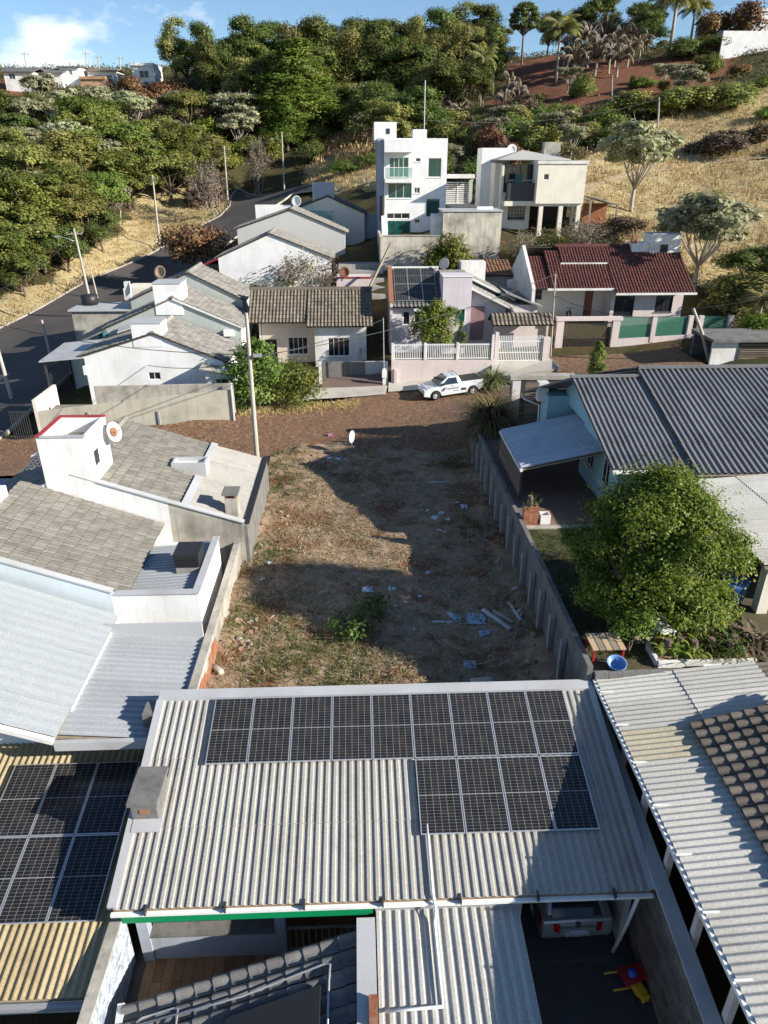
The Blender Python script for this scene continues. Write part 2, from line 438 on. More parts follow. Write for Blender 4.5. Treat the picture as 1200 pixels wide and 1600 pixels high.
def window(parent, axis, at, inw, a0, a1, z0, z1, cols=2, rows=1, fmat=None, gmat=None, fr=.045, name='window', sill=True):
    """frame set back in the opening with its panes; inw = direction into the wall (+1/-1 along axis)"""
    fmat = fmat or white_metal; gmat = gmat or glass_dark
    d0, d1 = at + inw * .05, at + inw * .10
    b = MB()
    def bx(m, p, q, r, s, e0=d0, e1=d1):
        lo, hi = sorted((e0, e1))
        if axis == 'y': m.box(p, q, lo, hi, r, s)
        else: m.box(lo, hi, p, q, r, s)
    bx(b, a0, a1, z0, z0 + fr); bx(b, a0, a1, z1 - fr, z1); bx(b, a0, a0 + fr, z0 + fr, z1 - fr); bx(b, a1 - fr, a1, z0 + fr, z1 - fr)
    w = (a1 - a0 - fr * 2) / cols; h = (z1 - z0 - fr * 2) / rows
    for i in range(1, cols): x = a0 + fr + w * i; bx(b, x - fr * .4, x + fr * .4, z0 + fr, z1 - fr, d0 + inw * .004, d1 + inw * .004)
    for i in range(1, rows): z = z0 + fr + h * i; bx(b, a0 + fr, a1 - fr, z - fr * .35, z + fr * .35, d0 + inw * .007, d1 + inw * .007)
    wdw = b.build(name, fmat, parent)
    for i in range(cols):
        g = MB(); x = a0 + fr + w * i
        bx(g, x, x + w, z0 + fr, z1 - fr, at + inw * (.07 + .006 * (i % 2)), at + inw * (.085 + .006 * (i % 2)))
        g.build('pane', gmat, wdw)
    if sill:
        s = MB(); bx(s, a0 - .06, a1 + .06, z0 - .05, z0 - .003, at - inw * .05, at + inw * .06); s.build('sill', fmat, wdw)
    return wdw
def gable(parent, mat, axis, at, th, poly, name='gable_wall'):
    lo, hi = sorted((at, at + th))
    return MB().prism(poly, axis, lo, hi).build(name, mat, parent)
def dish(loc, direction, r, label, mat, group=None, stem=None):
    e = empty('satellite_dish', loc, label, 'satellite dish', group)
    d = Vector(direction).normalized(); c = Vector(loc) + Vector((0, 0, r * 1.3))
    m = MB(); m.smooth = True
    prof = [(0.02, 0), (r * .35, r * .03), (r * .7, r * .13), (r, r * .27), (r * .985, r * .29), (r * .68, r * .16), (r * .33, r * .06), (0.02, .03)]
    m.lathe(prof, 20, c, d).build('reflector', mat, e)
    MB().tube([loc, c - d * .02], .025, 6).build('mast', grey_metal, e)
    MB().tube([c + d * .02 - Vector((0, 0, r * .8)), c + d * r * .8], .012, 5).build('feed_arm', grey_metal, e)
    MB().lathe([(.01, 0), (.04, 0), (.04, .1), (.01, .1)], 8, c + d * r * .75, d).build('feed_horn', grey_metal, e)
    return e
def text_mesh(txt, size, mat, extrude=.002):
    cu = D.curves.new('lettering', 'FONT'); cu.body = txt; cu.size = size; cu.extrude = extrude; cu.align_x = 'LEFT'
    o = D.objects.new('lettering', cu); COL.objects.link(o)
    bpy.context.view_layer.update()
    me = D.meshes.new_from_object(o.evaluated_get(bpy.context.evaluated_depsgraph_get()))
    D.objects.remove(o); D.curves.remove(cu)
    me.materials.clear(); me.materials.append(mat); me.name = 'lettering'
    return me
# ------------------------------------------------------------------ land
CP = [(-30,45,-1.2),(-20,44,-.8),(-8,44,.12),(0,40,0),(0,46,0),(5,48,0),(9,50.3,.3),(13.7,51.5,1.7),(12,42,1.9),(20,53.5,2.0),(28,54,3.2),
      (26,48,2.6),(20,46,2.5),(15,58,3.3),(26,58,3.6),(4,56,2.2),(9,56,2.6),(-3,54,.55),(-6,56,.8),(-12,50,1.0),(-17,47,.5),(-17,58,1.8),
      (-8,70,4.3),(-2,70,4.2),(-6,77,6.0),(0,85,6.5),(3,80,8.0),(9,80,8.8),(3,68,5.5),(14,70,6.0),(15,75,8.4),(22,75,8.2),(24,68,6.8),
      (40,50,4.5),(60,60,8),(-60,60,-1),(-60,40,-2),(-90,80,3),(40,40,3.0),(60,40,4)]
CP = [Vector(c) for c in CP]
for a in [(0,575,-.8),(60,520,0),(130,470,1.3),(200,430,2.6),(250,395,4.2),(330,350,7.2),(370,318,9.3),(400,302,10.4),(440,297,11.0),(475,297,11.4)]:
    CP.append(atz(*a))
for a in [(0,470,82),(200,320,118),(100,400,92),(50,330,102),(100,250,118),(200,200,142),(300,250,132),(300,180,152),(100,133,166),(0,138,160),(250,128,172),(400,128,178),
          (540,232,138),(560,265,112),(560,212,150),(480,203,150),(620,190,152),(690,200,140),(740,235,110),(700,150,172),(600,110,190),
          (1000,405,69),(960,300,88),(1100,255,100),(1100,200,112),(1100,160,122),(1000,215,112),(860,230,104),(1000,122,150),(900,90,180),(1000,78,186),(800,110,178),(1150,110,152),(1190,80,160),
          (1180,470,61),(1160,400,70),(1190,300,86),(850,160,140)]:
    CP.append(aty(*a))
for x in (-200, -100, 0, 100, 200): CP.append(Vector((x, 330, 18))); CP.append(Vector((x, 520, 10)))
CP += [Vector((-140, 170, 30)), Vector((140, 150, 34)), Vector((140, 90, 18)), Vector((-140, 100, 6)), Vector((120, 60, 12))]
cp = np.array([tuple(c) for c in CP])
def _U(r2): return np.where(r2 > 1e-9, .5 * r2 * np.log(np.maximum(r2, 1e-9)), 0)
_n = len(cp); _S = 1 / 60.0; _xy = cp[:, :2] * _S
_K = _U(((_xy[:, None] - _xy[None]) ** 2).sum(-1)) + np.eye(_n) * .004
_Pm = np.hstack([np.ones((_n, 1)), _xy]); _A = np.zeros((_n + 3, _n + 3)); _A[:_n, :_n] = _K; _A[:_n, _n:] = _Pm; _A[_n:, :_n] = _Pm.T
_w = np.linalg.solve(_A, np.concatenate([cp[:, 2], np.zeros(3)]))
def sstep(a, b, t): t = np.clip((t - a) / (b - a), 0, 1); return t * t * (3 - 2 * t)
def gz(x, y):
    x = np.atleast_1d(np.asarray(x, float)); y = np.atleast_1d(np.asarray(y, float))
    p = np.stack([x, y], -1) * _S; out = np.empty(len(x))
    for i in range(0, len(x), 4000):
        q = p[i:i + 4000]
        out[i:i + 4000] = _U(((q[:, None] - _xy[None]) ** 2).sum(-1)) @ _w[:_n] + _w[_n] + q @ _w[_n + 1:]
    near = -.35 + 0 * x
    out = near + (out - near) * sstep(36, 41, y)
    return np.where(y < 15.9, -2.62 + (out + 2.62) * sstep(15.5, 15.9, y), out)
def gz1(x, y): return float(gz(x, y)[0])
def G(px, py, y0=30, y1=330):
    """where the line of sight through a photo pixel meets the land"""
    d = pray(px, py); ys = np.linspace(y0, y1, 900); t = ys / d.y
    h = CAM_H + d.z * t - gz(d.x * t, ys); i = np.argmax(h < 0)
    if not (h < 0).any(): i = len(ys) - 1
    i = max(i, 1); f = h[i - 1] / (h[i - 1] - h[i] + 1e-9); yy = ys[i - 1] + (ys[i] - ys[i - 1]) * f
    x = d.x * yy / d.y; return Vector((x, yy, gz1(x, yy)))
def inpoly(px, py, poly):
    c = np.zeros(len(px), bool); n = len(poly)
    for i in range(n):
        x0, y0 = poly[i]; x1, y1 = poly[i - 1]
        k = ((y0 > py) != (y1 > py)) & (px < (x1 - x0) * (py - y0) / (y1 - y0 + 1e-9) + x0); c ^= k
    return c
GRASS_R = [(900,262),(960,208),(1200,138),(1400,80),(1400,440),(1200,440),(1080,445),(970,388),(918,335)]
GRASS_L = [(-200,640),(-200,560),(0,466),(70,432),(195,362),(205,300),(300,292),(362,300),(362,325),(255,388),(130,446),(0,520)]
GRASS_M = [(470,290),(500,240),(560,225),(600,230),(600,290),(520,300)]
RED = [(690,212),(760,172),(790,100),(900,80),(1000,95),(1165,78),(1150,112),(1100,152),(950,168),(870,172),(820,152),(800,190),(740,196)]
RED2 = [(470,232),(540,200),(600,186),(700,186),(690,206),(600,218),(500,244)]
RED3 = [(-60,120),(60,128),(60,150),(0,165),(-60,170)]
def region(x, y, z):
    px, py = px_of(x, y, z)
    jx = 9 * np.sin(x * .9 + y * .35) + 5 * np.sin(x * 2.3 - y * 1.1); jy = 5 * np.sin(y * .8 - x * .5) + 3 * np.sin(y * 2.1 + x * 1.7)
    px = px + jx; py = py + jy; ok = y > 52
    g = (inpoly(px, py, GRASS_R) | inpoly(px, py, GRASS_L) | inpoly(px, py, GRASS_M)) & ok
    r = (inpoly(px, py, RED) | inpoly(px, py, RED2) | inpoly(px, py, RED3)) & ok
    return g, r
xs = np.concatenate([np.arange(-600, -100, 25), np.arange(-100, -32, 2.0), np.arange(-32, 40, 1.0), np.arange(40, 100, 2.0), np.arange(100, 601, 25)])
ys = np.concatenate([np.arange(-60, 10, 10), [10, 13, 15.45, 15.93], np.arange(17, 36, 2), np.arange(36, 130, 1.0), np.arange(130, 200, 1.6), np.arange(200, 640, 20)])
X, Yg = np.meshgrid(xs, ys); gx = X.ravel(); gy = Yg.ravel(); gzv = gz(gx, gy)
rough = (gy > 62) & (gy < 210)
gzv = gzv + np.where(rough, .22 * np.sin(gx * 1.3 + 2 * np.sin(gy * .6)) * np.sin(gy * 1.1 + np.sin(gx * .7)), 0)
ROADPOLY = [(-300,680),(0,512),(130,442),(252,386),(300,360),(345,336),(360,320),(362,304),(372,292),(530,288),(530,302),(455,306),(425,327),(400,347),(350,387),(300,434),(190,522),(60,632),(-160,790)]
_px, _py = px_of(gx, gy, gzv)
_rd = (inpoly(_px, _py, ROADPOLY) & (gy > 50)).astype(float).reshape(len(ys), len(xs)); _rd = np.maximum.reduce([_rd, np.roll(_rd, 1, 0), np.roll(_rd, -1, 0), np.roll(_rd, 1, 1), np.roll(_rd, -1, 1)]).ravel()
gzv = gzv - .35 * _rd - .25 * ((gy > 36) & (gy < 53.5) & (gx > -26) & (gx < 26))     # the bed below roads, street and drives
gm = D.meshes.new('ground'); nx = len(xs); ny = len(ys)
fi = (np.arange(ny - 1)[:, None] * nx + np.arange(nx - 1)[None]).ravel()
gm.from_pydata(np.stack([gx, gy, gzv], -1).tolist(), [], np.stack([fi, fi + 1, fi + 1 + nx, fi + nx], -1).tolist())
mg, mr = region(gx, gy, gzv)
def blur(m):
    m = m.astype(float).reshape(ny, nx); k = m.copy()
    for a in (-1, 1): k += np.roll(m, a, 0) + np.roll(m, a, 1)
    return (k / 5).ravel()
cc = np.stack([blur(mg), blur(mr), np.zeros(len(gx)), np.ones(len(gx))], -1).astype(np.float32)
at = gm.attributes.new('mask', 'FLOAT_COLOR', 'POINT'); at.data.foreach_set('color', cc.ravel())
gm.polygons.foreach_set('use_smooth', [True] * len(gm.polygons))
m, nt, b, out = nmat('ground_cover')
pos = N(nt, 'ShaderNodeNewGeometry').outputs['Position']
am = N(nt, 'ShaderNodeAttribute'); am.attribute_name = 'mask'; sep = N(nt, 'ShaderNodeSeparateColor'); L(nt, am.outputs['Color'], sep.inputs[0])
n1 = noise(nt, pos, .35, 6, .65); n2 = noise(nt, pos, 2.2, 6, .7); n3 = noise(nt, pos, 9, 5, .7)
under = mixc(nt, ramp(nt, n1, .4, .6), (.075, .055, .03), (.05, .06, .022)); under = mixc(nt, ramp(nt, n2, .5, .7), under, (.13, .085, .05))
dry = mixc(nt, ramp(nt, n2, .3, .7), (.35, .275, .14), (.50, .415, .235)); dry = mixc(nt, math_(nt, 'MULTIPLY', ramp(nt, n1, .55, .68), .6), dry, (.16, .14, .055))
red = mixc(nt, ramp(nt, n2, .3, .7), (.15, .062, .036), (.23, .10, .06)); red = mixc(nt, ramp(nt, n1, .5, .62), red, (.13, .085, .05))
gsel = ramp(nt, math_(nt, 'ADD', sep.outputs[0], math_(nt, 'MULTIPLY', math_(nt, 'SUBTRACT', n2, .5), .9)), .4, .6)
rsel = ramp(nt, math_(nt, 'ADD', sep.outputs[1], math_(nt, 'MULTIPLY', math_(nt, 'SUBTRACT', n2, .5), .9)), .4, .6)
c = mixc(nt, gsel, under, dry); c = mixc(nt, rsel, c, red)
c = mixc(nt, .5, c, ramp(nt, n3, .3, .7, (.5,) * 3, (1.4,) * 3), 'MULTIPLY')
L(nt, c, b.inputs['Base Color']); b.inputs['Roughness'].default_value = .95; b.inputs['Specular IOR Level'].default_value = .1
bump(nt, b, n3, .6, .1)
ground = link('ground', gm, m); tag(ground, kind='structure')

# ---- roads
def draped(name, left, right, mat, lift=.02, seg=60, across=6):
    """a road sheet that follows the land between two edge lines"""
    def res(pl, n):
        pl = [Vector((p[0], p[1])) for p in pl]; d = [0]
        for i in range(1, len(pl)): d.append(d[-1] + (pl[i] - pl[i - 1]).length)
        o = []
        for k in range(n + 1):
            t = d[-1] * k / n; i = max(j for j in range(len(d)) if d[j] <= t + 1e-9); i = min(i, len(pl) - 2)
            o.append(pl[i].lerp(pl[i + 1], (t - d[i]) / (d[i + 1] - d[i])))
        return o
    A, B = res(left, seg), res(right, seg); V = []
    for a, c in zip(A, B):
        for j in range(across + 1): V.append(a.lerp(c, j / across))
    z = gz([v.x for v in V], [v.y for v in V]) + lift
    me = D.meshes.new(name)
    me.from_pydata([(v.x, v.y, h) for v, h in zip(V, z)], [], [(i * (across + 1) + j, i * (across + 1) + j + 1, (i + 1) * (across + 1) + j + 1, (i + 1) * (across + 1) + j) for i in range(seg) for j in range(across)])
    me.polygons.foreach_set('use_smooth', [True] * len(me.polygons))
    o = link(name, me, mat); return tag(o, kind='structure'), A, B
m, nt, b, out = nmat('asphalt')
pos = N(nt, 'ShaderNodeNewGeometry').outputs['Position']
n1 = noise(nt, pos, .3, 5, .6); n2 = noise(nt, pos, 14, 5, .7); n4 = noise(nt, pos, 1.6, 5, .6)
c = mixc(nt, ramp(nt, n1, .35, .65), (.058, .052, .05), (.085, .074, .068)); c = mixc(nt, math_(nt, 'MULTIPLY', ramp(nt, n4, .55, .75), .35), c, (.16, .11, .08))
c = mixc(nt, .4, c, ramp(nt, n2, .3, .7, (.5,) * 3, (1.4,) * 3), 'MULTIPLY'); L(nt, c, b.inputs['Base Color']); b.inputs['Roughness'].default_value = .85
bump(nt, b, n2, .3, .02); asphalt = m
m, nt, b, out = nmat('earth_and_stone_road')
pos = N(nt, 'ShaderNodeNewGeometry').outputs['Position']
n1 = noise(nt, pos, .5, 5, .65); n2 = noise(nt, pos, 3.0, 6, .7); vo = N(nt, 'ShaderNodeTexVoronoi'); vo.feature = 'DISTANCE_TO_EDGE'; vo.inputs['Scale'].default_value = 6.5; L(nt, pos, vo.inputs['Vector'])
v2 = N(nt, 'ShaderNodeTexVoronoi'); v2.inputs['Scale'].default_value = 6.5; L(nt, pos, v2.inputs['Vector'])
st = mixc(nt, ramp(nt, v2.outputs['Color'], .2, .8), (.12, .068, .040), (.28, .17, .095)); joint = ramp(nt, vo.outputs[0], .02, .10)
c = mixc(nt, joint, (.15, .07, .034), st); c = mixc(nt, math_(nt, 'MULTIPLY', ramp(nt, n1, .5, .66), .85), c, (.20, .10, .05)); c = mixc(nt, math_(nt, 'MULTIPLY', ramp(nt, n2, .55, .75), .5), c, (.28, .22, .14))
L(nt, c, b.inputs['Base Color']); b.inputs['Roughness'].default_value = .95; bump(nt, b, math_(nt, 'ADD', joint, n2), .6, .05); dirt_road = m
RL = [G(*p) for p in ((-260,640),(0,514),(130,444),(252,388),(300,362),(345,338),(360,322),(362,306),(372,294),(470,292),(520,290))]
RR = [G(*p) for p in ((-160,760),(60,630),(190,520),(300,432),(350,385),(400,345),(425,325),(445,312),(455,304),(480,299),(520,299))]
road, ea, eb = draped('asphalt_road', RL, RR, asphalt, .03, 90, 8)
def kerb(name, line, w, side):
    b = MB(); pts = []
    for i, p in enumerate(line):
        d = (line[min(i + 1, len(line) - 1)] - line[max(i - 1, 0)]); n = Vector((-d.y, d.x)).normalized() * w * side
        z = gz1(p.x, p.y); q = p + n
        pts.append([(p.x, p.y, z - .1), (q.x, q.y, z - .1), (q.x, q.y, z + .14), (p.x, p.y, z + .14)])
    V = [v for r in pts for v in r]; fs = []
    for i in range(len(pts) - 1):
        for j in range(4): k = (j + 1) % 4; fs.append((i * 4 + j, i * 4 + k, i * 4 + 4 + k, i * 4 + 4 + j))
    b.add(V, fs); return b.build(name, concrete, None, kind='structure')
kerb('kerb', ea, .15, 1); kerb('kerb', eb, .15, -1)
draped('path', [G(*p) for p in ((912, 290), (1000, 266), (1100, 252), (1210, 241), (1330, 228))], [G(*p) for p in ((912, 297), (1000, 273), (1100, 258), (1210, 246), (1330, 232))], paint('path_soil', (.42, .34, .22), (.3, .22, .13), .5, .95, False), .12, 40, 3)
street, _, _ = draped('cobbled_street', [(-24, 44.2), (-12, 43.4), (-4, 46.8), (2, 49.8), (9, 51.0), (13, 52.5), (24, 52.5)], [(-24, 36.5), (-12, 36.6), (-4, 36.4), (2, 36.6), (6.2, 36.8), (9.5, 43.2), (24, 43.5)], dirt_road, .02, 60, 14)

# ---- the vacant lot
lx = np.arange(-4.95, 6.46, .2); ly = np.arange(15.8, 40.2, .2); A, B = np.meshgrid(lx, ly); A = A.ravel(); B = B.ravel()
h = .05 * np.sin(A * 1.3 + 1.2 * np.sin(B * .9)) + .04 * np.sin(B * 2.1 + A * .8) + .025 * np.sin(A * 5.1 + B * 3.3) * np.sin(B * 4.7 - A * 2.2)
h += .22 * np.exp(-((A + 4.9) / .6) ** 2) * (.6 + .4 * np.sin(B * 2.2)) + .2 * np.exp(-((A - 6.3) / .5) ** 2) * (.6 + .4 * np.sin(B * 1.7))
fade = sstep(40.0, 38.3, B + .9 * np.sin(A * .9 + .5) + .5 * np.sin(A * 2.7 + 1) + .25 * np.sin(A * 6.1)); h = h * fade + (gz(A, B) + .005) * (1 - fade) + .02 * fade
lm = D.meshes.new('vacant_lot'); q = len(lx); fi = (np.arange(len(ly) - 1)[:, None] * q + np.arange(q - 1)[None]).ravel()
lm.from_pydata(np.stack([A, B, h], -1).tolist(), [], np.stack([fi, fi + 1, fi + 1 + q, fi + q], -1).tolist()); lm.polygons.foreach_set('use_smooth', [True] * len(lm.polygons))
LOT_Q, LOT_HT = q, h.copy()
def lot_h(x, y): i = min(len(ly) - 1, max(0, int(round((y - 15.8) / .2)))); j = min(LOT_Q - 1, max(0, int(round((x + 4.95) / .2)))); return float(LOT_HT[i * LOT_Q + j])
m, nt, b, out = nmat('lot_soil')
pos = N(nt, 'ShaderNodeNewGeometry').outputs['Position']
n1 = noise(nt, pos, .45, 5, .65); n2 = noise(nt, pos, 2.0, 6, .7); n3 = noise(nt, pos, 12, 6, .75); n5 = noise(nt, pos, .9, 4, .6)
c = mixc(nt, ramp(nt, n2, .35, .65), (.28, .182, .115), (.44, .33, .225)); c = mixc(nt, ramp(nt, n1, .50, .60), c, (.21, .10, .055))
c = mixc(nt, math_(nt, 'MULTIPLY', ramp(nt, n5, .58, .68), .45), c, (.12, .125, .05))
c = mixc(nt, .6, c, ramp(nt, n3, .3, .7, (.45,) * 3, (1.45,) * 3), 'MULTIPLY')
L(nt, c, b.inputs['Base Color']); b.inputs['Roughness'].default_value = .97; b.inputs['Specular IOR Level'].default_value = .1; bump(nt, b, n3, .8, .06); lot_soil = m
tag(link('vacant_lot', lm, lot_soil), kind='structure')

# ------------------------------------------------------------------ foliage makers
def nrm(a): return a / np.maximum(np.linalg.norm(a, axis=-1, keepdims=True), 1e-9)
def leaf_mesh(name, P, Nn, size, v, aspect=.6, rng=RNG, fold=.25, axis=None):
    """one folded blade at each point P, facing about Nn"""
    n = len(P); r = nrm(rng.normal(size=(n, 3))) if axis is None else axis
    a = nrm(r - Nn * (r * Nn).sum(-1, keepdims=True)); bq = np.cross(Nn, a)
    s = (np.asarray(size) * np.ones(n))[:, None]
    V = np.stack([P - a * s * .5, P + bq * s * aspect * .5 + Nn * s * fold * .3, P + a * s * .5 - Nn * s * fold * .4, P - bq * s * aspect * .5 + Nn * s * fold * .3], 1).reshape(-1, 3)
    me = D.meshes.new(name); me.vertices.add(4 * n); me.vertices.foreach_set('co', V.astype(np.float32).ravel())
    me.loops.add(4 * n); me.loops.foreach_set('vertex_index', np.arange(4 * n, dtype=np.int32)); me.polygons.add(n)
    me.polygons.foreach_set('loop_start', np.arange(0, 4 * n, 4, dtype=np.int32)); me.polygons.foreach_set('loop_total', np.full(n, 4, dtype=np.int32))
    me.update(calc_edges=True)
    at = me.attributes.new('v', 'FLOAT', 'POINT'); at.data.foreach_set('value', np.repeat(np.clip(v, 0, 1), 4).astype(np.float32))
    return me
def crown_points(blobs, rng, dens=1.0, per=60, clump=.32, shell=.55, low=-.55):
    """leaf clumps spread through the blobs' volume, mostly near their surface"""
    Ps = []; Ns = []; Vs = []
    for (c, r, k) in blobs:
        c = np.array(c, float); r = np.array(r, float) * np.ones(3); k = max(3, int(k * dens))
        d = nrm(rng.normal(size=(k * 2, 3))); d = d[d[:, 2] > low][:k]; k = len(d)
        rad = shell + (1 - shell) * rng.random(k) ** .6; rad *= 1 + .12 * np.clip(rng.normal(size=k), -1.5, 1.5)
        cc = c + d * r * rad[:, None]; cv = rng.normal(.45, .2, k)
        m = rng.integers(int(per * .6), int(per * 1.3), k); idx = np.repeat(np.arange(k), m)
        off = np.clip(rng.normal(size=(len(idx), 3)), -1.7, 1.7) * clump * r.mean() * (.7 + .6 * rng.random(k))[idx][:, None]; off[:, 2] *= .75
        p = cc[idx] + off; nn = nrm(d[idx] * .6 + nrm(off) * .7 + np.array([0, 0, .5]) + rng.normal(size=p.shape) * .45)
        Ps.append(p); Ns.append(nn); Vs.append(cv[idx] + rng.normal(0, .14, len(idx)))
    return np.concatenate(Ps), np.concatenate(Ns), np.concatenate(Vs)
def limbs(base, blobs, r0, rng, wob=.25, fork=.35, mb=None):
    m = mb or MB(); base = Vector(base); m.smooth = True
    top = Vector(np.mean([b[0] for b in blobs], axis=0)); f = base.lerp(top, fork); f.x += rng.normal() * .1; f.y += rng.normal() * .1
    m.tube([base - Vector((0, 0, .25)), base + Vector((0, 0, .05)), base.lerp(f, .5) + Vector((rng.normal() * .05, rng.normal() * .05, 0)), f], [r0 * 1.5, r0 * 1.15, r0, r0 * .85], 8)
    for c, r, k in blobs:
        c = Vector(c); mid = f.lerp(c, .5) + Vector((rng.normal() * wob, rng.normal() * wob, rng.normal() * wob * .4 - .1))
        m.tube([f - Vector((0, 0, .1)), mid, c, c + (c - mid) * .5], [r0 * .6, r0 * .4, r0 * .22, r0 * .06], 6)
    return m
SPEC = {}
def species(key, name, crown_me, trunk_me, H, Wd): SPEC[key] = (name, crown_me, trunk_me, H, Wd)
def measure(me):
    co = np.empty(len(me.vertices) * 3, np.float32); me.vertices.foreach_get('co', co); co = co.reshape(-1, 3)
    lo = np.percentile(co, 1.5, axis=0); hi = np.percentile(co, 98.5, axis=0); return hi[2], (hi[0] - lo[0] + hi[1] - lo[1]) / 2
def make(key, name, blobs, mat, seed, leaf=.4, per=60, clump=.3, r0=.18, bmat=None, aspect=.6, dens=1, shell=.55, fork=.35, low=-.55):
    rng = np.random.default_rng(seed); P, Nn, v = crown_points(blobs, rng, dens, per, clump, shell, low)
    k = P[:, 2] > .12; P, Nn, v = P[k], Nn[k], v[k]
    cm = leaf_mesh('crown', P, Nn, leaf * (.6 + .8 * rng.random(len(P))), v, aspect, rng); cm.materials.append(mat)
    tm = limbs((0, 0, 0), blobs, r0, rng, fork=fork).mesh('trunk', bmat or bark)
    H, Wd = measure(cm); species(key, name, cm, tm, H, Wd)
leaf_deep = leafy('leaf_deep_green', (0.072, 0.106, 0.029), (0.179, 0.212, 0.052), (0.287, 0.306, 0.082))
leaf_mid = leafy('leaf_mid_green', (0.097, 0.145, 0.032), (0.260, 0.297, 0.064), (0.394, 0.408, 0.098))
leaf_olive = leafy('leaf_olive', (0.143, 0.153, 0.046), (0.340, 0.324, 0.098), (0.503, 0.427, 0.145))
leaf_bright = leafy('leaf_bright_green', (0.081, 0.142, 0.027), (0.209, 0.304, 0.061), (0.338, 0.405, 0.095))
leaf_yellow = leafy('leaf_yellow_green', (0.088, 0.128, 0.019), (0.243, 0.284, 0.047), (0.405, 0.405, 0.081))
leaf_pale = leafy('leaf_pale_silver', (.24, .25, .13), (.47, .455, .30), (.6, .58, .44))
leaf_rust = leafy('leaf_rust', (0.121, 0.061, 0.030), (0.270, 0.149, 0.074), (0.405, 0.257, 0.135), trans=.2)
leaf_brown = leafy('leaf_brown_dry', (.10, .07, .045), (.24, .18, .12), (.36, .29, .2), trans=.2)
leaf_pine = leafy('leaf_pine_green', (0.088, 0.142, 0.024), (0.216, 0.290, 0.049), (0.284, 0.351, 0.081))
straw = leafy('straw_blade', (.40, .295, .135), (.62, .49, .25), (.7, .6, .36), trans=.3)
weed = leafy('weed_green', (.05, .085, .018), (.13, .18, .04), (.2, .24, .07))
for i in range(3):
    rg = np.random.default_rng(50 + i)
    bl = [((.4 * i - .4, .2, 7.2 + .4 * i), (1.6, 1.6, 1.5), 26)] + [((rg.uniform(1.2, 3.2) * math.cos(a + i), rg.uniform(1.2, 3.2) * math.sin(a + i), rg.uniform(3.6, 7.8)), rg.uniform(.8, 1.65), 17) for a in np.arange(0, 9.2, .92)]
    make('broad%d' % i, 'broadleaf_tree', bl, [leaf_deep, leaf_mid, leaf_olive][i], 10 + i, .28, 88, .30, .2)
rg = np.random.default_rng(5)
make('tall', 'tall_tree', [((rg.normal() * .5, rg.normal() * .5, z), (1.7 - .06 * abs(z - 9), 1.7 - .06 * abs(z - 9), 1.3), 22) for z in (5.5, 7.2, 8.6, 10.2, 11.8, 13)] + [((1.5, .3, 9), 1.0, 12), ((-1.4, -.5, 7.5), 1.1, 12)], leaf_deep, 20, .32, 70, .34, .22, fork=.3)
make('tall2', 'tall_tree', [((rg.normal() * .9, rg.normal() * .9, z), (1.5, 1.5, 1.1), 16) for z in (6, 7.8, 9.6, 11.2, 12.6)] + [((1.8, .3, 8.4), 1.0, 10), ((-1.9, -.5, 9.5), 1.1, 10)], leaf_olive, 21, .32, 60, .36, .2, fork=.3)
make('pine', 'pine_tree', [((rg.normal() * .3, rg.normal() * .3, z), (3.1 - (z / 14) * 2.3, 3.1 - (z / 14) * 2.3, .9), 26) for z in (3.2, 4.6, 6, 7.4, 8.8, 10.2, 11.6, 12.8, 13.8)], leaf_pine, 22, .36, 60, .3, .2, aspect=.35, fork=.2, low=-.8)
for i, mt in enumerate((leaf_mid, leaf_olive, leaf_rust, leaf_brown, leaf_yellow, leaf_deep)):
    rg = np.random.default_rng(70 + i)
    bl = [((rg.normal() * .9, rg.normal() * .9, rg.uniform(.9, 2.4)), rg.uniform(.8, 1.3), 16) for _ in range(5)]
    make('bush%d' % i, 'bush', bl, mt, 30 + i, .24, 62, .34, .07, fork=.25)
for i in range(2):
    rg = np.random.default_rng(90 + i)
    bl = [((rg.uniform(.3, 2.6) * math.cos(a), rg.uniform(.3, 2.6) * math.sin(a), rg.uniform(3.2, 5.2)), (rg.uniform(.8, 1.2), rg.uniform(.8, 1.2), .28), 12) for a in np.arange(0, 12.4, .85)]
    make('pale%d' % i, 'pale_crowned_tree', bl, leaf_pale, 40 + i, .32, 34, .26, .1, bark_pale, fork=.35, low=-.3)
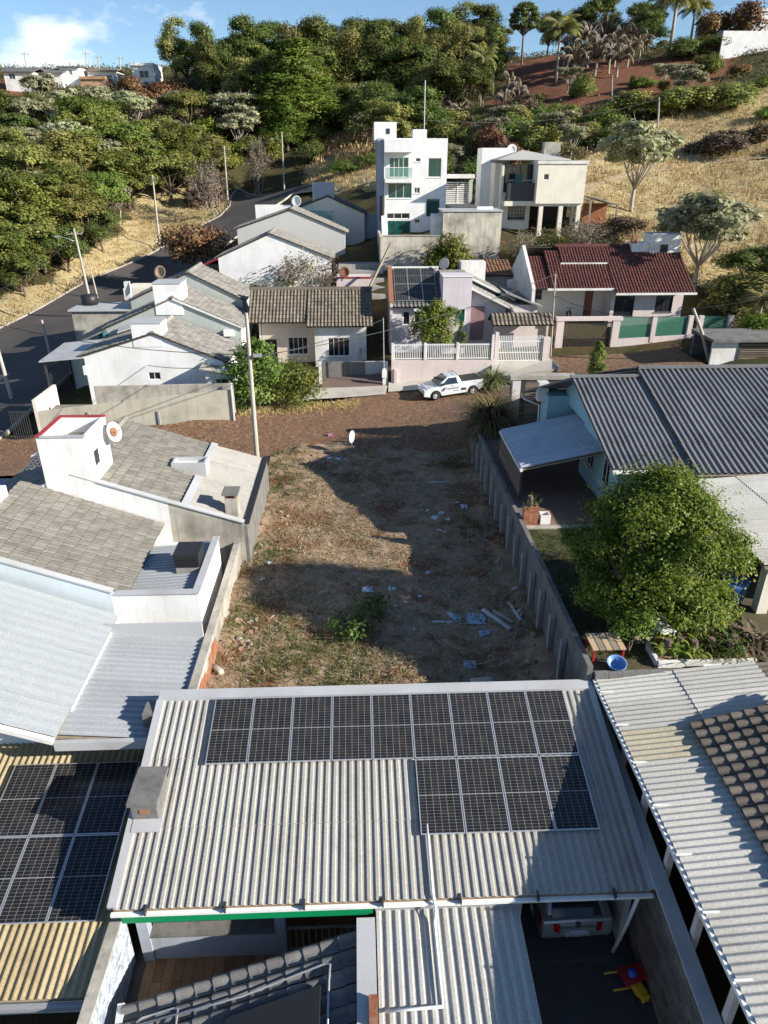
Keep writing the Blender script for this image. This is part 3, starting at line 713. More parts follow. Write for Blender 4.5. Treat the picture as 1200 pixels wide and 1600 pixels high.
# palm
def palm(key, H, nf, fl, seed, droop=1.0, mat=None, dead=0):
    rg = np.random.default_rng(seed); P = []; Nn = []; S = []; AX = []; v = []; rb = MB()
    for i in range(nf):
        az = i * 2.4 + rg.normal() * .2; el = rg.uniform(-.2, 1.25) if not dead else rg.uniform(.5, 1.4); pts = []
        for k in range(9):
            t = k / 8; a = el - droop * 1.5 * t * t; pts.append((pts[-1] + Vector((math.cos(az) * math.cos(a), math.sin(az) * math.cos(a), math.sin(a))) * fl / 8) if pts else Vector((0, 0, H)))
        rb.tube(pts, [.05 - .04 * k / 8 for k in range(9)], 4, False); cv = rg.normal(.4, .2)
        for k in range(1, 9):
            d = (pts[k] - pts[k - 1]).normalized(); s = d.cross(Vector((0, 0, 1))).normalized()
            for q in range(4):
                p0 = pts[k - 1].lerp(pts[k], q / 4)
                for sd in (-1, 1):
                    ll = fl * (.26 if not dead else .13) * math.sin(math.pi * min(1, .15 + .85 * (k - 1 + q / 4) / 8)) + .15
                    ax = (s * sd * .8 + d * .5 + Vector((0, 0, -.45 - .3 * rg.random()))).normalized()
                    P.append(p0 + ax * ll * .5); AX.append(ax); nn = ax.cross(d).normalized(); nn = nn if nn.z > 0 else -nn; Nn.append(nn); S.append(ll); v.append(cv + rg.normal() * .1)
    cm = leaf_mesh('crown', np.array([tuple(p) for p in P]), np.array([tuple(p) for p in Nn]), np.array(S), np.array(v), .11 if not dead else .24, rg, .1, np.array([tuple(p) for p in AX])); cm.materials.append(mat or leaf_olive)
    if dead < 1:
        tk = MB(); tk.smooth = True; tk.tube([(0, 0, -.3), (.05, 0, H * .5), (0, 0, H + .1)], [.2, .16, .13], 10)
    else: tk = MB(); tk.tube([(0, 0, -.3), (.1, 0, H * .6), (0, 0, H + .1)], [.16, .13, .08], 8)
    rb2 = len(tk.v); tk.add(rb.v, rb.f)
    species(key, 'palm_tree' if not dead else 'banana_plant', cm, tk.mesh('trunk', bark_pale), H + fl * .45, fl * 1.7)
palm('palm', 7, 26, 3.4, 3)
palm('banana', 1.1, 13, 2.3, 4, 1.3, leaf_brown, 1)
# araucaria: bare stem with a rounded, tiered head
make('araucaria', 'araucaria_tree', [((1.5 * math.cos(a) * q, 1.5 * math.sin(a) * q, z), (.75, .75, .45), 9) for z, q in ((8.2, 1.5), (9.4, 1.6), (10.6, 1.45), (11.7, 1.1), (12.6, .5)) for a in np.arange(z, z + 6.2, 1.05)], leaf_deep, 61, .38, 36, .34, .2, fork=.6)
# bare twiggy shrub
rg = np.random.default_rng(8); tw = MB()
def twig(p, d, l, r, n):
    q = p + d * l; tw.tube([p, p.lerp(q, .5) + Vector(rg.normal(size=3) * l * .06), q], [r, r * .75, r * .5], 4, False)
    if n:
        for _ in range(3): twig(q if rg.random() < .6 else p.lerp(q, .6), (d + Vector(rg.normal(size=3) * .5)).normalized(), l * rg.uniform(.6, .85), r * .6, n - 1)
for _ in range(6): twig(Vector((rg.normal() * .2, rg.normal() * .2, -.1)), Vector((rg.normal() * .4, rg.normal() * .4, 1)).normalized(), 1.1, .035, 4)
tips = np.array(tw.v[::7]); cm = leaf_mesh('crown', tips + rg.normal(size=tips.shape) * .1, nrm(rg.normal(size=tips.shape)), .1 + .08 * rg.random(len(tips)), rg.random(len(tips)), .5, rg); cm.materials.append(leaf_brown)
H_, W_ = measure(cm); species('twig', 'bare_shrub', cm, tw.mesh('trunk', bark_pale), H_, W_)

def plant(key, px, top, y, wpx, label, group=None, cat='tree', base=None, name=None, z0=None):
    """a tree whose axis is seen at column px and whose top shows at row `top`, standing on the land at distance y"""
    nm, cm, tm, H, Wd = SPEC[key]; p = aty(px, top, y)
    if base is not None: g = base
    else: g = gz1(p.x, y)
    if z0 is not None: g = z0
    wy = lambda yy: abs(aty(px + wpx / 2, top, yy).x - aty(px - wpx / 2, top, yy).x)
    if base is None and z0 is None:
        need = min((.8 if cat == 'tree' else .5) * H / Wd, 1.0)
        for _ in range(40):
            if p.z - g >= need * wy(y) or y < 64: break
            y -= 1.0; p = aty(px, top, y); g = gz1(p.x, y)
    hgt = max(1.2, p.z - g); a = px_of(p.x, y, p.z - hgt * .4); w = abs(aty(a[0] + wpx / 2, a[1], y).x - aty(a[0] - wpx / 2, a[1], y).x)
    r = empty(name or nm, (p.x, y, g), label, cat, group, (0, 0, random.uniform(0, 6.28)))
    sx = w / Wd; r.scale = (sx, sx, hgt / H)
    c = link('crown', cm, None, r); t = link('trunk', tm, None, r)
    return r

def plant_at(key, x, y, hgt, w, label, group, cat='tree'):
    nm, cm, tm, H, Wd = SPEC[key]; r = empty(nm, (x, y, gz1(x, y) - .05), label, cat, group, (0, 0, random.uniform(0, 6.28)))
    r.scale = (w / Wd, w / Wd, hgt / H); link('crown', cm, None, r); link('trunk', tm, None, r); return r
# ------------------------------------------------------------------ solar panels
m, nt, b, out = nmat('solar_cells')
uv = N(nt, 'ShaderNodeUVMap'); sp = N(nt, 'ShaderNodeSeparateXYZ'); L(nt, uv.outputs[0], sp.inputs[0])
def gridline(src, n, w):
    f = math_(nt, 'FRACT', math_(nt, 'ADD', math_(nt, 'MULTIPLY', src, n), .5)); d = math_(nt, 'ABSOLUTE', math_(nt, 'SUBTRACT', f, .5)); return math_(nt, 'LESS_THAN', d, w)
gx_ = gridline(sp.outputs[0], 6, .022); gy_ = gridline(sp.outputs[1], 24, .038); gc_ = math_(nt, 'LESS_THAN', math_(nt, 'ABSOLUTE', math_(nt, 'SUBTRACT', sp.outputs[1], .5)), .006)
ln = math_(nt, 'MAXIMUM', gx_, math_(nt, 'MULTIPLY', gy_, .75)); ln = math_(nt, 'MAXIMUM', ln, gc_)
nz = noise(nt, coords(nt), 3, 4)
dust = mixc(nt, ramp(nt, nz, .35, .7), (.012, .012, .014), (.032, .029, .027))
L(nt, mixc(nt, ln, dust, (.26, .26, .26)), b.inputs['Base Color']); b.inputs['Roughness'].default_value = .22; b.inputs['Specular IOR Level'].default_value = .35
solar = m
def panel_meshes(w, l):
    fr = MB(); t = .035
    for (a, c, d, e) in ((0, w, 0, .025), (0, w, l - .025, l), (0, .025, .025, l - .025), (w - .025, w, .025, l - .025)): fr.box(a, c, d, e, -t, .006)
    gl = MB().box(.022, w - .022, .022, l - .022, -.02, 0); me = gl.mesh('cells', solar)
    uvl = me.uv_layers.new(name='UVMap')
    for lp in me.loops:
        co = me.vertices[lp.vertex_index].co; uvl.data[lp.index].uv = ((co.x - .022) / (w - .044), (co.y - .022) / (l - .044))
    return fr.mesh('frame', alu), me
ORD = ['first', 'second', 'third', 'fourth', 'fifth', 'sixth', 'seventh', 'eighth', 'ninth']
def panels(O, U, V, cells, w, l, label, group, lift=.14, gap=.02):
    O, U, V = Vector(O), Vector(U).normalized(), Vector(V).normalized(); fm, gm_ = panel_meshes(w, l); n = U.cross(V).normalized()
    for (i, j) in cells:
        p = O + U * i * (w + gap) + V * j * (l + gap) + n * (lift + random.uniform(0, .004))
        r = empty('solar_panel', p, label(i, j) if callable(label) else label, 'solar panel', group); r.rotation_euler = frame_mat(p, U, V).to_euler()
        link('frame', fm, None, r); link('cells', gm_, None, r)
        rl = MB().box(.1, w - .1, l * .2, l * .2 + .04, -lift + .03, -.036).box(.1, w - .1, l * .8, l * .8 + .04, -lift + .03, -.036)
        rl.build('mounting_rail', alu, r, local=True)

# ------------------------------------------------------------------ the house in front (long ribbed roof)
YB, ZB, YE, ZE = 15.72, 1.55, 10.42, .2      # back (high) edge and eave of the roof
FX0, FX1 = -5.6, 6.46
slopeV = Vector((0, YB - YE, ZB - ZE))
fh = empty('house', (.4, 13, -2.5), 'single-storey house with wide grey ribbed roof carrying thirteen solar panels', 'house')
sheet_roof(fh, (FX0, YE, ZE), (FX1 - FX0, 0, 0), slopeV, fibre, .2, .038, 'trap', 1.005, 1.85)
def roofpt(x, y, up=0): return Vector((x, y, ZE + (y - YE) * (ZB - ZE) / (YB - YE) + up))
MB().hexa([(FX0 - .1, YB - .05, ZB - .05), (FX1 + .12, YB - .05, ZB - .05), (FX1 + .12, YB + .3, ZB - .05), (FX0 - .1, YB + .3, ZB - .05),
           (FX0 - .1, YB - .05, ZB + .1), (FX1 + .12, YB - .05, ZB + .1), (FX1 + .12, YB + .3, ZB + .13), (FX0 - .1, YB + .3, ZB + .13)]).build('ridge_flashing', flash, fh)
for s0, s1 in ((FX0 - .14, FX0 + .06), (FX1 - .02, FX1 + .14)):
    a, c = roofpt(s0, YE + .02, .085), roofpt(s1, YE + .02, .085); MB().plate(a, c, roofpt(s1, YB, .085), roofpt(s0, YB, .085), .12).build('verge_flashing', flash, fh)
wall(fh, cement, 'y', YB + .24, -.16, FX0 + .1, FX1 - .1, -2.6, ZB - .06)
wall(fh, bluegrey_wall, 'x', FX0 + .1, .15, 11.3, YB + .07, -2.6, -.1)
for j in range(4):   # gable triangle under the slope, both ends
    pass
gable(fh, bluegrey_wall, 'x', FX0 + .1, .15, [(11.3, -.1), (YB + .07, -.1), (YB + .07, ZB - .12), (11.3, .3)])
wall(fh, grey_wall, 'x', FX1 - .2, .15, 11.0, YB + .07, -2.6, 0)
gable(fh, grey_wall, 'x', FX1 - .2, .15, [(11.0, 0), (YB + .07, 0), (YB + .07, ZB - .12), (11.0, .2)])
MB().box(FX0 - .05, FX1 + .05, YE - .10, YE - .01, ZE - .10, ZE - .03).build('gutter', white_metal, fh)
MB().box(FX0, FX1, YE + .0, YE + .04, ZE - .1, ZE + .0).build('fascia', paint('fascia_brown', (.30, .20, .11), (.16, .1, .06), .5, .8, False), fh)
for k in range(7): MB().box(-4.9 + k * 1.75, -4.86 + k * 1.75, YE - .14, YE + .06, ZE - .02, ZE + .1).build('gutter_bracket', dark_metal, fh)
MB().plate((FX0 + .15, YE + .12, -.02), (.15, YE + .12, -.02), (.15, YE + .5, .08), (FX0 + .15, YE + .5, .08), .05).build('awning_band', green_band, fh)
MB().box(FX0 + .15, .15, YE - .06, YE - .03, -.16, .09).build('awning_valance', green_band, fh)
# veranda: pillars, parapet with granite top, railing
for x0, x1 in ((-5.45, -5.2), (-2.2, -1.95)): box(fh, 'pillar', bluegrey_wall, x0, x1, 10.95, 11.2, -2.5, .15)
box(fh, 'parapet', bluegrey_wall, -5.2, -2.2, 11.0, 11.15, -2.5, -1.62)
box(fh, 'parapet_cap', dark_concrete, -5.2, -2.2, 10.95, 11.3, -1.62, -1.56)
rl = MB()
for k in range(12): rl.box(-1.9 + k * .16, -1.875 + k * .16, 11.05, 11.075, -2.45, -1.6)
rl.box(-1.95, .0, 11.04, 11.085, -1.62, -1.57); rl.box(-1.95, 0, 11.04, 11.085, -2.42, -2.38); rl.build('railing', grey_metal, fh)
fl_ = box(fh, 'floor', wood_floor, -5.4, 3.4, 8.6, 15.6, -2.62, -2.52)
fpl = MB().box(.004, .236, 0, 1.19, 0, .022).mesh('plank', pieces('plank_brown', (.19, .10, .055), (.30, .18, .10), (.1, .055, .03), .4, .55))
for i in range(23):
    for j in range(3): put('plank', fpl, fl_, Matrix.Translation((-5.4 + i * .24, 8.65 + j * 1.2 + (.6 if i % 2 else 0), -2.515)))
wall(fh, beige_wall, 'y', 13.4, .15, -5.3, 3.6, -2.5, .6, [(-4.4, -2.8, -1.6, -.5), (-1.2, -.2, -2.5, -.4)])
window(fh, 'y', 13.4, 1, -4.4, -2.8, -1.6, -.5, 3, 1)
box(fh, 'door', wood_gate, -1.2, -.2, 13.45, 13.5, -2.5, -.4)
box(fh, 'counter', white_wall, -5.1, -4.2, 11.5, 12.3, -2.49, -1.6)
wall(fh, grey_wall, 'x', 3.6, .15, 11.0, 15.6, -2.5, .1)
# chimney on the left edge
ch = box(fh, 'chimney', dark_concrete, -5.62, -5.0, 12.36, 13.42, .3, 1.25)
box(ch, 'chimney_cap', dark_concrete, -5.68, -4.95, 12.3, 13.48, 1.25, 1.36)
MB().box(-5.42, -5.2, 12.34, 12.37, .98, 1.1).build('smoke_vent', brick_red, ch)
MB().plate(roofpt(-5.6, 12.05, .1), roofpt(-4.9, 12.05, .1), roofpt(-4.9, 12.36, .1), roofpt(-5.6, 12.36, .1), .03).build('chimney_flashing', flash, fh)
box(fh, 'chimney_stack', dark_concrete, -6.05, -5.72, 15.2, 15.75, -.5, 1.5)
# second, narrower roof running towards the camera
sh = empty('shelter', (1.8, 8, -2.5), 'narrow ribbed roof shelter with a white pipe joining the wide roof at its eave', 'shelter')
sheet_roof(sh, (.22, 5.6, -.5), (3.22, 0, 0), (0, 10.4 - 5.6, .4), fibre_pale, .2, .045, 'trap', 1.07, 2.4)
for x in (.3, 3.3):
    for y in (5.8, 10.2): box(sh, 'post', white_metal, x, x + .09, y, y + .09, -2.5, -.2 if y > 9 else -.6)
MB().box(.2, 3.45, 10.38, 10.43, -.2, -.02).build('beam', grey_metal, sh)
px_ = MB(); px_.smooth = True
px_.tube([roofpt(1.5, 12.0, .12), roofpt(1.5, 10.45, .13), (1.55, 10.2, .12), (1.5, 10.0, .0), (1.5, 8.6, -.12), (1.5, 8.35, -.14), (.35, 8.3, -.14)], .035, 8)
px_.build('conduit_pipe', white_metal, None, 'white conduit pipe running from the solar panels down over the narrow roof', 'pipe')
# solar panels on the long roof
ux = Vector((1, 0, 0)); p0 = roofpt(-4.07, 16.0 - 2.0)
panels(roofpt(-4.09, 13.72), ux, slopeV, [(i, 0) for i in range(9)], 1.065, 1.98, lambda i, j: 'solar panel, %s from the chimney side, top row of the wide ribbed roof' % ORD[i], 'solar panels on the wide ribbed roof, top row')
panels(roofpt(-4.09 + 1.085 * 5, 11.78), ux, slopeV, [(i, 0) for i in range(4)], 1.065, 1.96, lambda i, j: 'solar panel, %s from the chimney side, lower row of the wide ribbed roof' % ORD[i], 'solar panels on the wide ribbed roof, lower row')
# tiled roof in front of the patio (verge rises to the right)
dr = empty('patio_outbuilding', (-2.5, 7.5, -2.5), 'patio outbuilding with dark weathered tiled roof and grey parapet edge', 'outbuilding')
PO = Vector((-5.32, 9.33, -1.42)); PV = Vector((5.1, .77, 1.12)); PU = Vector((.149, -.989, 0)) * 4.4
tile_roof(dr, PO, PU, PV, tile_dark, .37, .42, .075, 300)
MB().add([PO - Vector((-.4, .1, .15)), PO + PV + Vector((0, -.1, -.12)), PO + PV + PU + Vector((0, 0, -.12)), PO + PU - Vector((-.4, 0, .15)), (-4.9, 9.3, -2.5), (-.2, 10.0, -2.5), (.4, 5.8, -2.5), (-4.3, 5.1, -2.5)], [(0, 1, 5, 4), (1, 2, 6, 5), (2, 3, 7, 6), (3, 0, 4, 7)]).build('wall', grey_wall, dr)
MB().hexa([(-.2, 10.2, -2.5), (.12, 10.2, -2.5), (.72, 5.6, -2.5), (.4, 5.6, -2.5), (-.2, 10.2, -.12), (.12, 10.2, -.12), (.2, 5.6, -.12), (.0, 5.6, -.12)]).build('parapet', cement, dr)
MB().plate((-.22, 5.6, -.08), (.19, 5.6, -.08), (.19, 10.24, -.08), (-.22, 10.24, -.08), .035).build('parapet_cap', flash, dr)
box(dr, 'rusty_flue', rust, .02, .2, 8.0, 8.5, -.08, .1)
PN = PU.cross(PV).normalized()
MB().plate(PO + Vector((-.14, .03, .03)), PO + Vector((.02, .03, .06)), PO + PU + Vector((.02, 0, .06)), PO + PU + Vector((-.14, 0, .03)), -.1).build('gutter', white_metal, dr)
def rpx(px, py, up=.12): return atp(px, py, PO + PN * up, PN)
pp = MB(); pp.smooth = True; pp.tube([rpx(213, 1598), rpx(222, 1590), rpx(272, 1575), rpx(278, 1577), rpx(275, 1600), rpx(272, 1640)], .022, 6); pp.tube([rpx(215, 1602), rpx(380, 1556), rpx(507, 1506), rpx(516, 1507), rpx(514, 1530), rpx(511, 1640)], .025, 6)
pp.build('roof_pipe', grey_metal, None, 'thin grey pipe zigzagging over the dark tiled roof by the patio', 'pipe')
qs = [rpx(355, 1590, .2), rpx(500, 1538, .2), rpx(497, 1660, .2), rpx(330, 1660, .2)]
MB().plate(qs[3], qs[2], qs[1], qs[0], .08).build('heat_collector', black_plastic, None, 'flat black solar water collector lying on the dark tiled roof', 'solar collector')
# patio walls
lw = MB().box(-5.85, -5.68, 5.0, 11.0, -2.6, -.62)
lw = lw.build('boundary_wall', speckle_wall, None, 'pale blue speckled boundary wall beside the wood-tiled patio', 'wall')
box(lw, 'wall_cap', concrete, -5.9, -5.64, 5.0, 11.02, -.62, -.56)
# paving under the carport and yard
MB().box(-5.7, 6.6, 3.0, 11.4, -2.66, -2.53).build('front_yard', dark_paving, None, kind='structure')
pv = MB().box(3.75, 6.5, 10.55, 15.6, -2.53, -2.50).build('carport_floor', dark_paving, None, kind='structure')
tm_ = MB().box(.01, .39, .01, .39, 0, .018).mesh('paving_tile', dark_paving)
for i in range(7):
    for j in range(12): 
        o = D.objects.new('paving_tile', tm_); COL.objects.link(o); o.parent = pv; o.matrix_basis = Matrix.Translation(Vector((3.77 + i * .39, 10.57 + j * .39, -2.5)) - Vector(pv.location))
MB().box(0, 1, 0, 1, 0, 1)
cpst = MB(); cpst.smooth = True; cpst.tube([(6.1, 10.75, -2.5), (6.2, 10.6, -1.2), (6.25, 10.45, .12)], [.05, .05, .05], 8)
cpst.build('carport_post', white_metal, fh)
# right-hand boundary: dark brick wall with grey cap
rw = empty('boundary_wall', (6.75, 11, -2.5), 'dark brick boundary wall with grey cap on the right of the carport', 'wall')
MB().hexa([(6.62, 4, -2.6), (6.8, 4, -2.6), (6.8, 15.95, -2.6), (6.62, 15.95, -2.6), (6.62, 4, -.5), (6.8, 4, -.5), (6.8, 15.95, 1.0), (6.62, 15.95, 1.0)]).build('core', dark_concrete, rw)
brk_mat = pieces('dark_brick', (.16, .13, .11), (.26, .21, .17), (.06, .05, .045), .5, dscale=3)
bm_ = MB().box(-.012, 0, .006, .38, .006, .19).mesh('brick', brk_mat); Ms = []
for r in range(17):
    for k in range(32):
        y = 4 + (.19 if r % 2 else 0) + k * .385; z = -2.5 + r * .196
        if y + .4 > 15.9 or z + .2 > -.5 + (y - 4) * 1.5 / 11.95: continue
        Ms.append(Matrix.Translation((6.619 + random.uniform(-.004, .003), y, z)))
Ms.sort(key=lambda M: abs(M.translation.y - 9))
for M in Ms[:300]: put('brick', bm_, rw, M)
if len(Ms) > 300: joined('brick_field', bm_, Ms[300:], rw, brk_mat)
MB().hexa([(6.55, 4, -.5), (6.9, 4, -.5), (6.9, 15.95, 1.0), (6.55, 15.95, 1.0), (6.55, 4, -.43), (6.9, 4, -.43), (6.9, 15.95, 1.07), (6.55, 15.95, 1.07)]).build('cap', flash, rw)

# ------------------------------------------------------------------ right neighbour: long ribbed lean-to and tiled roof
rn = empty('lean_to_house', (9, 11.5, -2.5), 'house with long pale corrugated lean-to roof on pink posts beside a brown tiled roof', 'house')
ZR = 1.72
sheet_roof(rn, (6.70, 15.9, ZR), (0, -10.6, 0), (4.4, 0, .5), fibre_pale, .177, .045, 'sine', 1.06, 2.1, seg=6, swap={(2, 0): fibre_ochre, (7, 1): fibre_ochre, (2, 1): fibre_pale})
MB().box(6.62, 6.70, 5.3, 15.95, ZR - .08, ZR + .02).build('gutter', white_metal, rn)
for k in range(8): MB().box(6.63, 6.97, 6.2 + k * 1.3, 6.24 + k * 1.3, ZR + .07, ZR + .1).build('gutter_strap', white_metal, rn)
for k in range(7): box(rn, 'post', pink_wall, 6.95, 7.1, 6.2 + k * 1.55, 6.35 + k * 1.55, -2.5, ZR - .05)
box(rn, 'wall', beige_wall, 8.8, 13.2, 5.2, 15.6, -2.6, 1.55)
tile_roof(rn, (8.47, 13.8, 2.02), (0, -8.8, 0), (4.3, 0, 1.25), tile_drab, .30, .34, .05, 300)
sheet_roof(rn, (9.75, 15.95, 2.0), (0, -2.1, 0), (4.0, 0, .35), tile_drab, .2, .04, 'sine', 1.1, 2.1, seg=6)
MB().box(9.8, 13.3, 15.95, 16.05, 2.0, 2.1).build('ridge_strip', white_metal, rn)
dpipe = MB(); dpipe.smooth = True; dpipe.tube([(6.7, 7.0, ZR - .1), (6.95, 6.95, 1.3), (7.0, 6.95, -2.5)], .05, 8); dpipe.build('downpipe', white_metal, rn)

# ------------------------------------------------------------------ left neighbour: tan corrugated roof with panels
ln_ = empty('house', (-9, 12.5, -2.5), 'house with mossy tan corrugated roof and solar panels next to the chimney', 'house')
LA, LB_ = Vector((-13.5, 9.25, -.95)), Vector((-13.5, 15.6, .12)); LV = LB_ - LA
sheet_roof(ln_, LA, (7.55, 0, 0), LV, fibre_tan, .18, .045, 'sine', 1.08, 1.7, seg=6)
box(ln_, 'wall', cream_wall, -13.3, -6.2, 9.9, 15.5, -2.6, -.9)
MB().box(-13.6, -5.9, 9.1, 9.22, -1.12, -1.0).build('gutter', grey_metal, ln_)
lnv = LV.normalized(); 
def lpt(x, t): return Vector((x, LA.y, LA.z)) + LV * t
panels(lpt(-9.62, .235), ux, LV, [(i, 0) for i in range(3)] + [(i, 1) for i in range(3)], 1.12, 2.1, lambda i, j: 'black solar panel, %s from the wide roof, %s row on the mossy tan roof' % (ORD[2 - i], ('eave', 'upper')[j]), 'solar panels on the tan corrugated roof')
panels(lpt(-12.2, .50), ux, LV, [(0, 0), (1, 0)], 1.0, 2.0, lambda i, j: 'black solar panel set apart on the tan roof, %s the main six' % ('farther from', 'nearer to')[i], 'separate solar panels on the tan roof', lift=.2)
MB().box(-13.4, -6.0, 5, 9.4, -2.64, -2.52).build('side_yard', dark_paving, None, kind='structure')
# ------------------------------------------------------------------ houses along the left side of the lot
def gable_house(root, x0, xr, x1, y0, y1, zb, zl, zr, z1, wmat, tmat, over=.25, solo=0, tw=.33, tl=.38, front=True, holes=(), fascia=None, fmat=None):
    """walls and a two-slope tiled roof, ridge along y; zl / zr / z1 = left eave, ridge, right eave heights"""
    th = .15
    if front: wall(root, fmat or wmat, 'y', y0, th, x0, x1, zb, min(zl, z1) - .02, holes)
    zz = min(zl, z1) - .02
    gable(root, fmat or wmat, 'y', y0, th, [(x0, zz), (x1, zz), (x1, z1 + .0), (xr, zr), (x0, zl)])
    gable(root, wmat, 'y', y1 - th, th, [(x0, zb), (x1, zb), (x1, z1), (xr, zr), (x0, zl)], 'wall')
    box(root, 'wall', wmat, x0, x0 + th, y0 + th, y1 - th, zb, zl - .05); box(root, 'wall', wmat, x1 - th, x1, y0 + th, y1 - th, zb, z1 - .05)
    # right slope
    sr = (zr - z1) / (x1 - xr); e = over
    tile_roof(root, (x1 + e, y0 - .12, z1 - e * sr + .07), (0, y1 - y0 + .24, 0), (xr - x1 - e, 0, zr - z1 + e * sr), tmat, tw, tl, .035, solo)
    sl = (zr - zl) / (xr - x0)
    tile_roof(root, (x0 - e, y1 + .12, zl - e * sl + .07), (0, -(y1 - y0 + .24), 0), (xr - x0 + e, 0, zr - zl + e * sl), tmat, tw, tl, .035, solo)
    MB().prism([(xr - .16, zr + .05), (xr + .16, zr + .05), (xr + .07, zr + .19), (xr - .07, zr + .19)], 'y', y0 - .14, y1 + .14).build('ridge_cap', tmat, root)
    if fascia:
        MB().plate((xr, y0 - .15, zr + .04), (x1 + e, y0 - .15, z1 - e * sr + .04), (x1 + e, y0 - .11, z1 - e * sr + .04), (xr, y0 - .11, zr + .04), .13).build('fascia', fascia, root)

# D3: tower and dish, next to the street
d3 = empty('house', (-9, 29, -1), 'house with white box tower, skylight and weathered grey tiled roof beside the lot', 'house')
RX, EZ, RZ = -11.2, 1.8, 3.95
tile_roof(d3, (-7.0, 25.95, 2.57), (0, 7.1, 0), (RX + 7.0, 0, RZ - 2.57), tile_lightgrey, .34, .40, .035, 300)
tile_roof(d3, (-15.5, 33.05, 2.3), (0, -7.1, 0), (RX + 15.5, 0, RZ - 2.3), tile_lightgrey, .34, .40, .035, 0)
sheet_roof(d3, (-4.7, 25.95, 1.80), (0, 7.1, 0), (-2.35, 0, .75), fibre, .125, .03, 'sine', 1.0, 2.4, seg=6)
MB().prism([(RX - .16, RZ + .04), (RX + .16, RZ + .04), (RX + .07, RZ + .17), (RX - .07, RZ + .17)], 'y', 25.9, 33.1).build('ridge_cap', tile_lightgrey, d3)
MB().plate((-7.16, 25.95, 2.76), (-6.86, 25.95, 2.66), (-6.86, 29.0, 2.66), (-7.16, 29.0, 2.76), .05).build('flashing_strip', flash, d3)
MB().plate((-7.16, 30.4, 2.76), (-6.86, 30.4, 2.66), (-6.86, 33.0, 2.66), (-7.16, 33.0, 2.76), .05).build('flashing_strip', flash, d3)
# near gable wall: white then bare render, with coping
gable(d3, bright_wall, 'y', 25.75, .16, [(-16, -1), (-7.6, -1), (-7.6, 2.95), (RX, 4.2), (-16, 2.4)])
gable(d3, concrete, 'y', 25.753, .157, [(-7.6, -1), (-4.7, -1), (-4.7, 1.98), (-7.6, 2.95)])
MB().plate((-7.6, 25.7, 3.0), (-4.66, 25.7, 2.02), (-4.66, 25.96, 2.02), (-7.6, 25.96, 3.0), .05).build('coping', flash, d3)
MB().plate((RX, 25.7, 4.26), (-7.6, 25.7, 3.0), (-7.6, 25.96, 3.0), (RX, 25.96, 4.26), .05).build('coping', flash, d3)
gable(d3, white_wall, 'y', 33.1, -.16, [(-16, -1), (-4.7, -1), (-4.7, 1.75), (RX, RZ - .1), (-16, 2.2)])
box(d3, 'wall', dark_concrete, -4.72, -4.56, 25.76, 33.1, -.6, 1.84)
box(d3, 'gutter', black_plastic, -4.7, -4.5, 25.9, 33.15, 1.845, 1.93)
tw_ = empty('x', (0, 0, 0)); D.objects.remove(tw_)
T = MB()
tx0, tx1, ty0, ty1, tz0, tz1 = -12.15, -10.35, 25.74, 28.2, 3.0, 5.75
for a in ((tx0, tx1, ty0 - .03, ty0 + .12), (tx0, tx1, ty1 - .12, ty1), (tx0, tx0 + .12, ty0 + .12, ty1 - .12), (tx1 - .12, tx1, ty0 + .12, ty1 - .12)): T.box(a[0], a[1], a[2], a[3], tz0, tz1)
tower = T.build('tower', bright_wall, d3)
box(tower, 'tower_floor', concrete, tx0 + .1, tx1 - .1, ty0 + .1, ty1 - .1, 5.0, 5.1)
rm = MB()
for a in ((tx0 - .04, tx1 + .04, ty1 - .14, ty1 + .04), (tx0 - .04, tx0 + .14, ty0 - .05, ty1 - .14)): rm.box(a[0], a[1], a[2], a[3], tz1, tz1 + .05)
rm.build('tower_rim', red_paint, tower)
box(tower, 'tower_coping', flash, tx0 + .14, tx1 + .04, ty0 - .07, ty0 + .1, tz1, tz1 + .05)
wv = MB().box(tx1, tx1 + .03, 26.2, 26.8, 4.3, 5.0).build('tower_window', white_metal, tower); box(wv, 'pane', glass_dark, tx1 + .03, tx1 + .04, 26.26, 26.74, 4.36, 4.94)
dish((-10.05, 27.9, 4.6), (1, -.35, .35), .42, 'white satellite dish with rusty centre on the white box tower', plain('dish_white', (.72, .70, .66), .5))
dsh = MB(); dsh.smooth = True; dsh.lathe([(.01, .04), (.16, .05), (.2, .07)], 16, Vector((-10.05, 27.9, 4.6 + .42 * 1.3)) + Vector((1, -.35, .35)).normalized() * .03, Vector((1, -.35, .35))); dsh.build('rust_patch', rust, D.objects['satellite_dish'])
# skylight hatch
sk = empty('roof_skylight', (-7.55, 29.6, 2.7), 'white framed skylight hatch set in the grey tiled roof', 'skylight')
for a in ((-8.25, -6.75, 29.25, 29.35), (-8.25, -6.75, 29.95, 30.05), (-8.25, -8.15, 29.35, 29.95), (-6.85, -6.75, 29.35, 29.95)): box(sk, 'skylight_frame', flash, a[0], a[1], a[2], a[3], 2.5, 3.18)
box(sk, 'skylight_pane', white_metal, -8.15, -6.85, 29.35, 29.95, 2.6, 3.0)
# small brick chimney
ck = empty('chimney', (-5.25, 26.7, 1.9), 'small rendered chimney with flat slab cap at the low edge of the roof', 'chimney')
box(ck, 'shaft', concrete, -5.5, -5.0, 26.4, 27.0, 1.9, 2.75)
for a in ((-5.48, -5.38, 26.42, 26.98), (-5.12, -5.02, 26.42, 26.98)): box(ck, 'cap_leg', brick_red, a[0], a[1], a[2], a[3], 2.75, 2.92)
box(ck, 'cap_slab', dark_concrete, -5.58, -4.92, 26.32, 27.08, 2.92, 3.02)

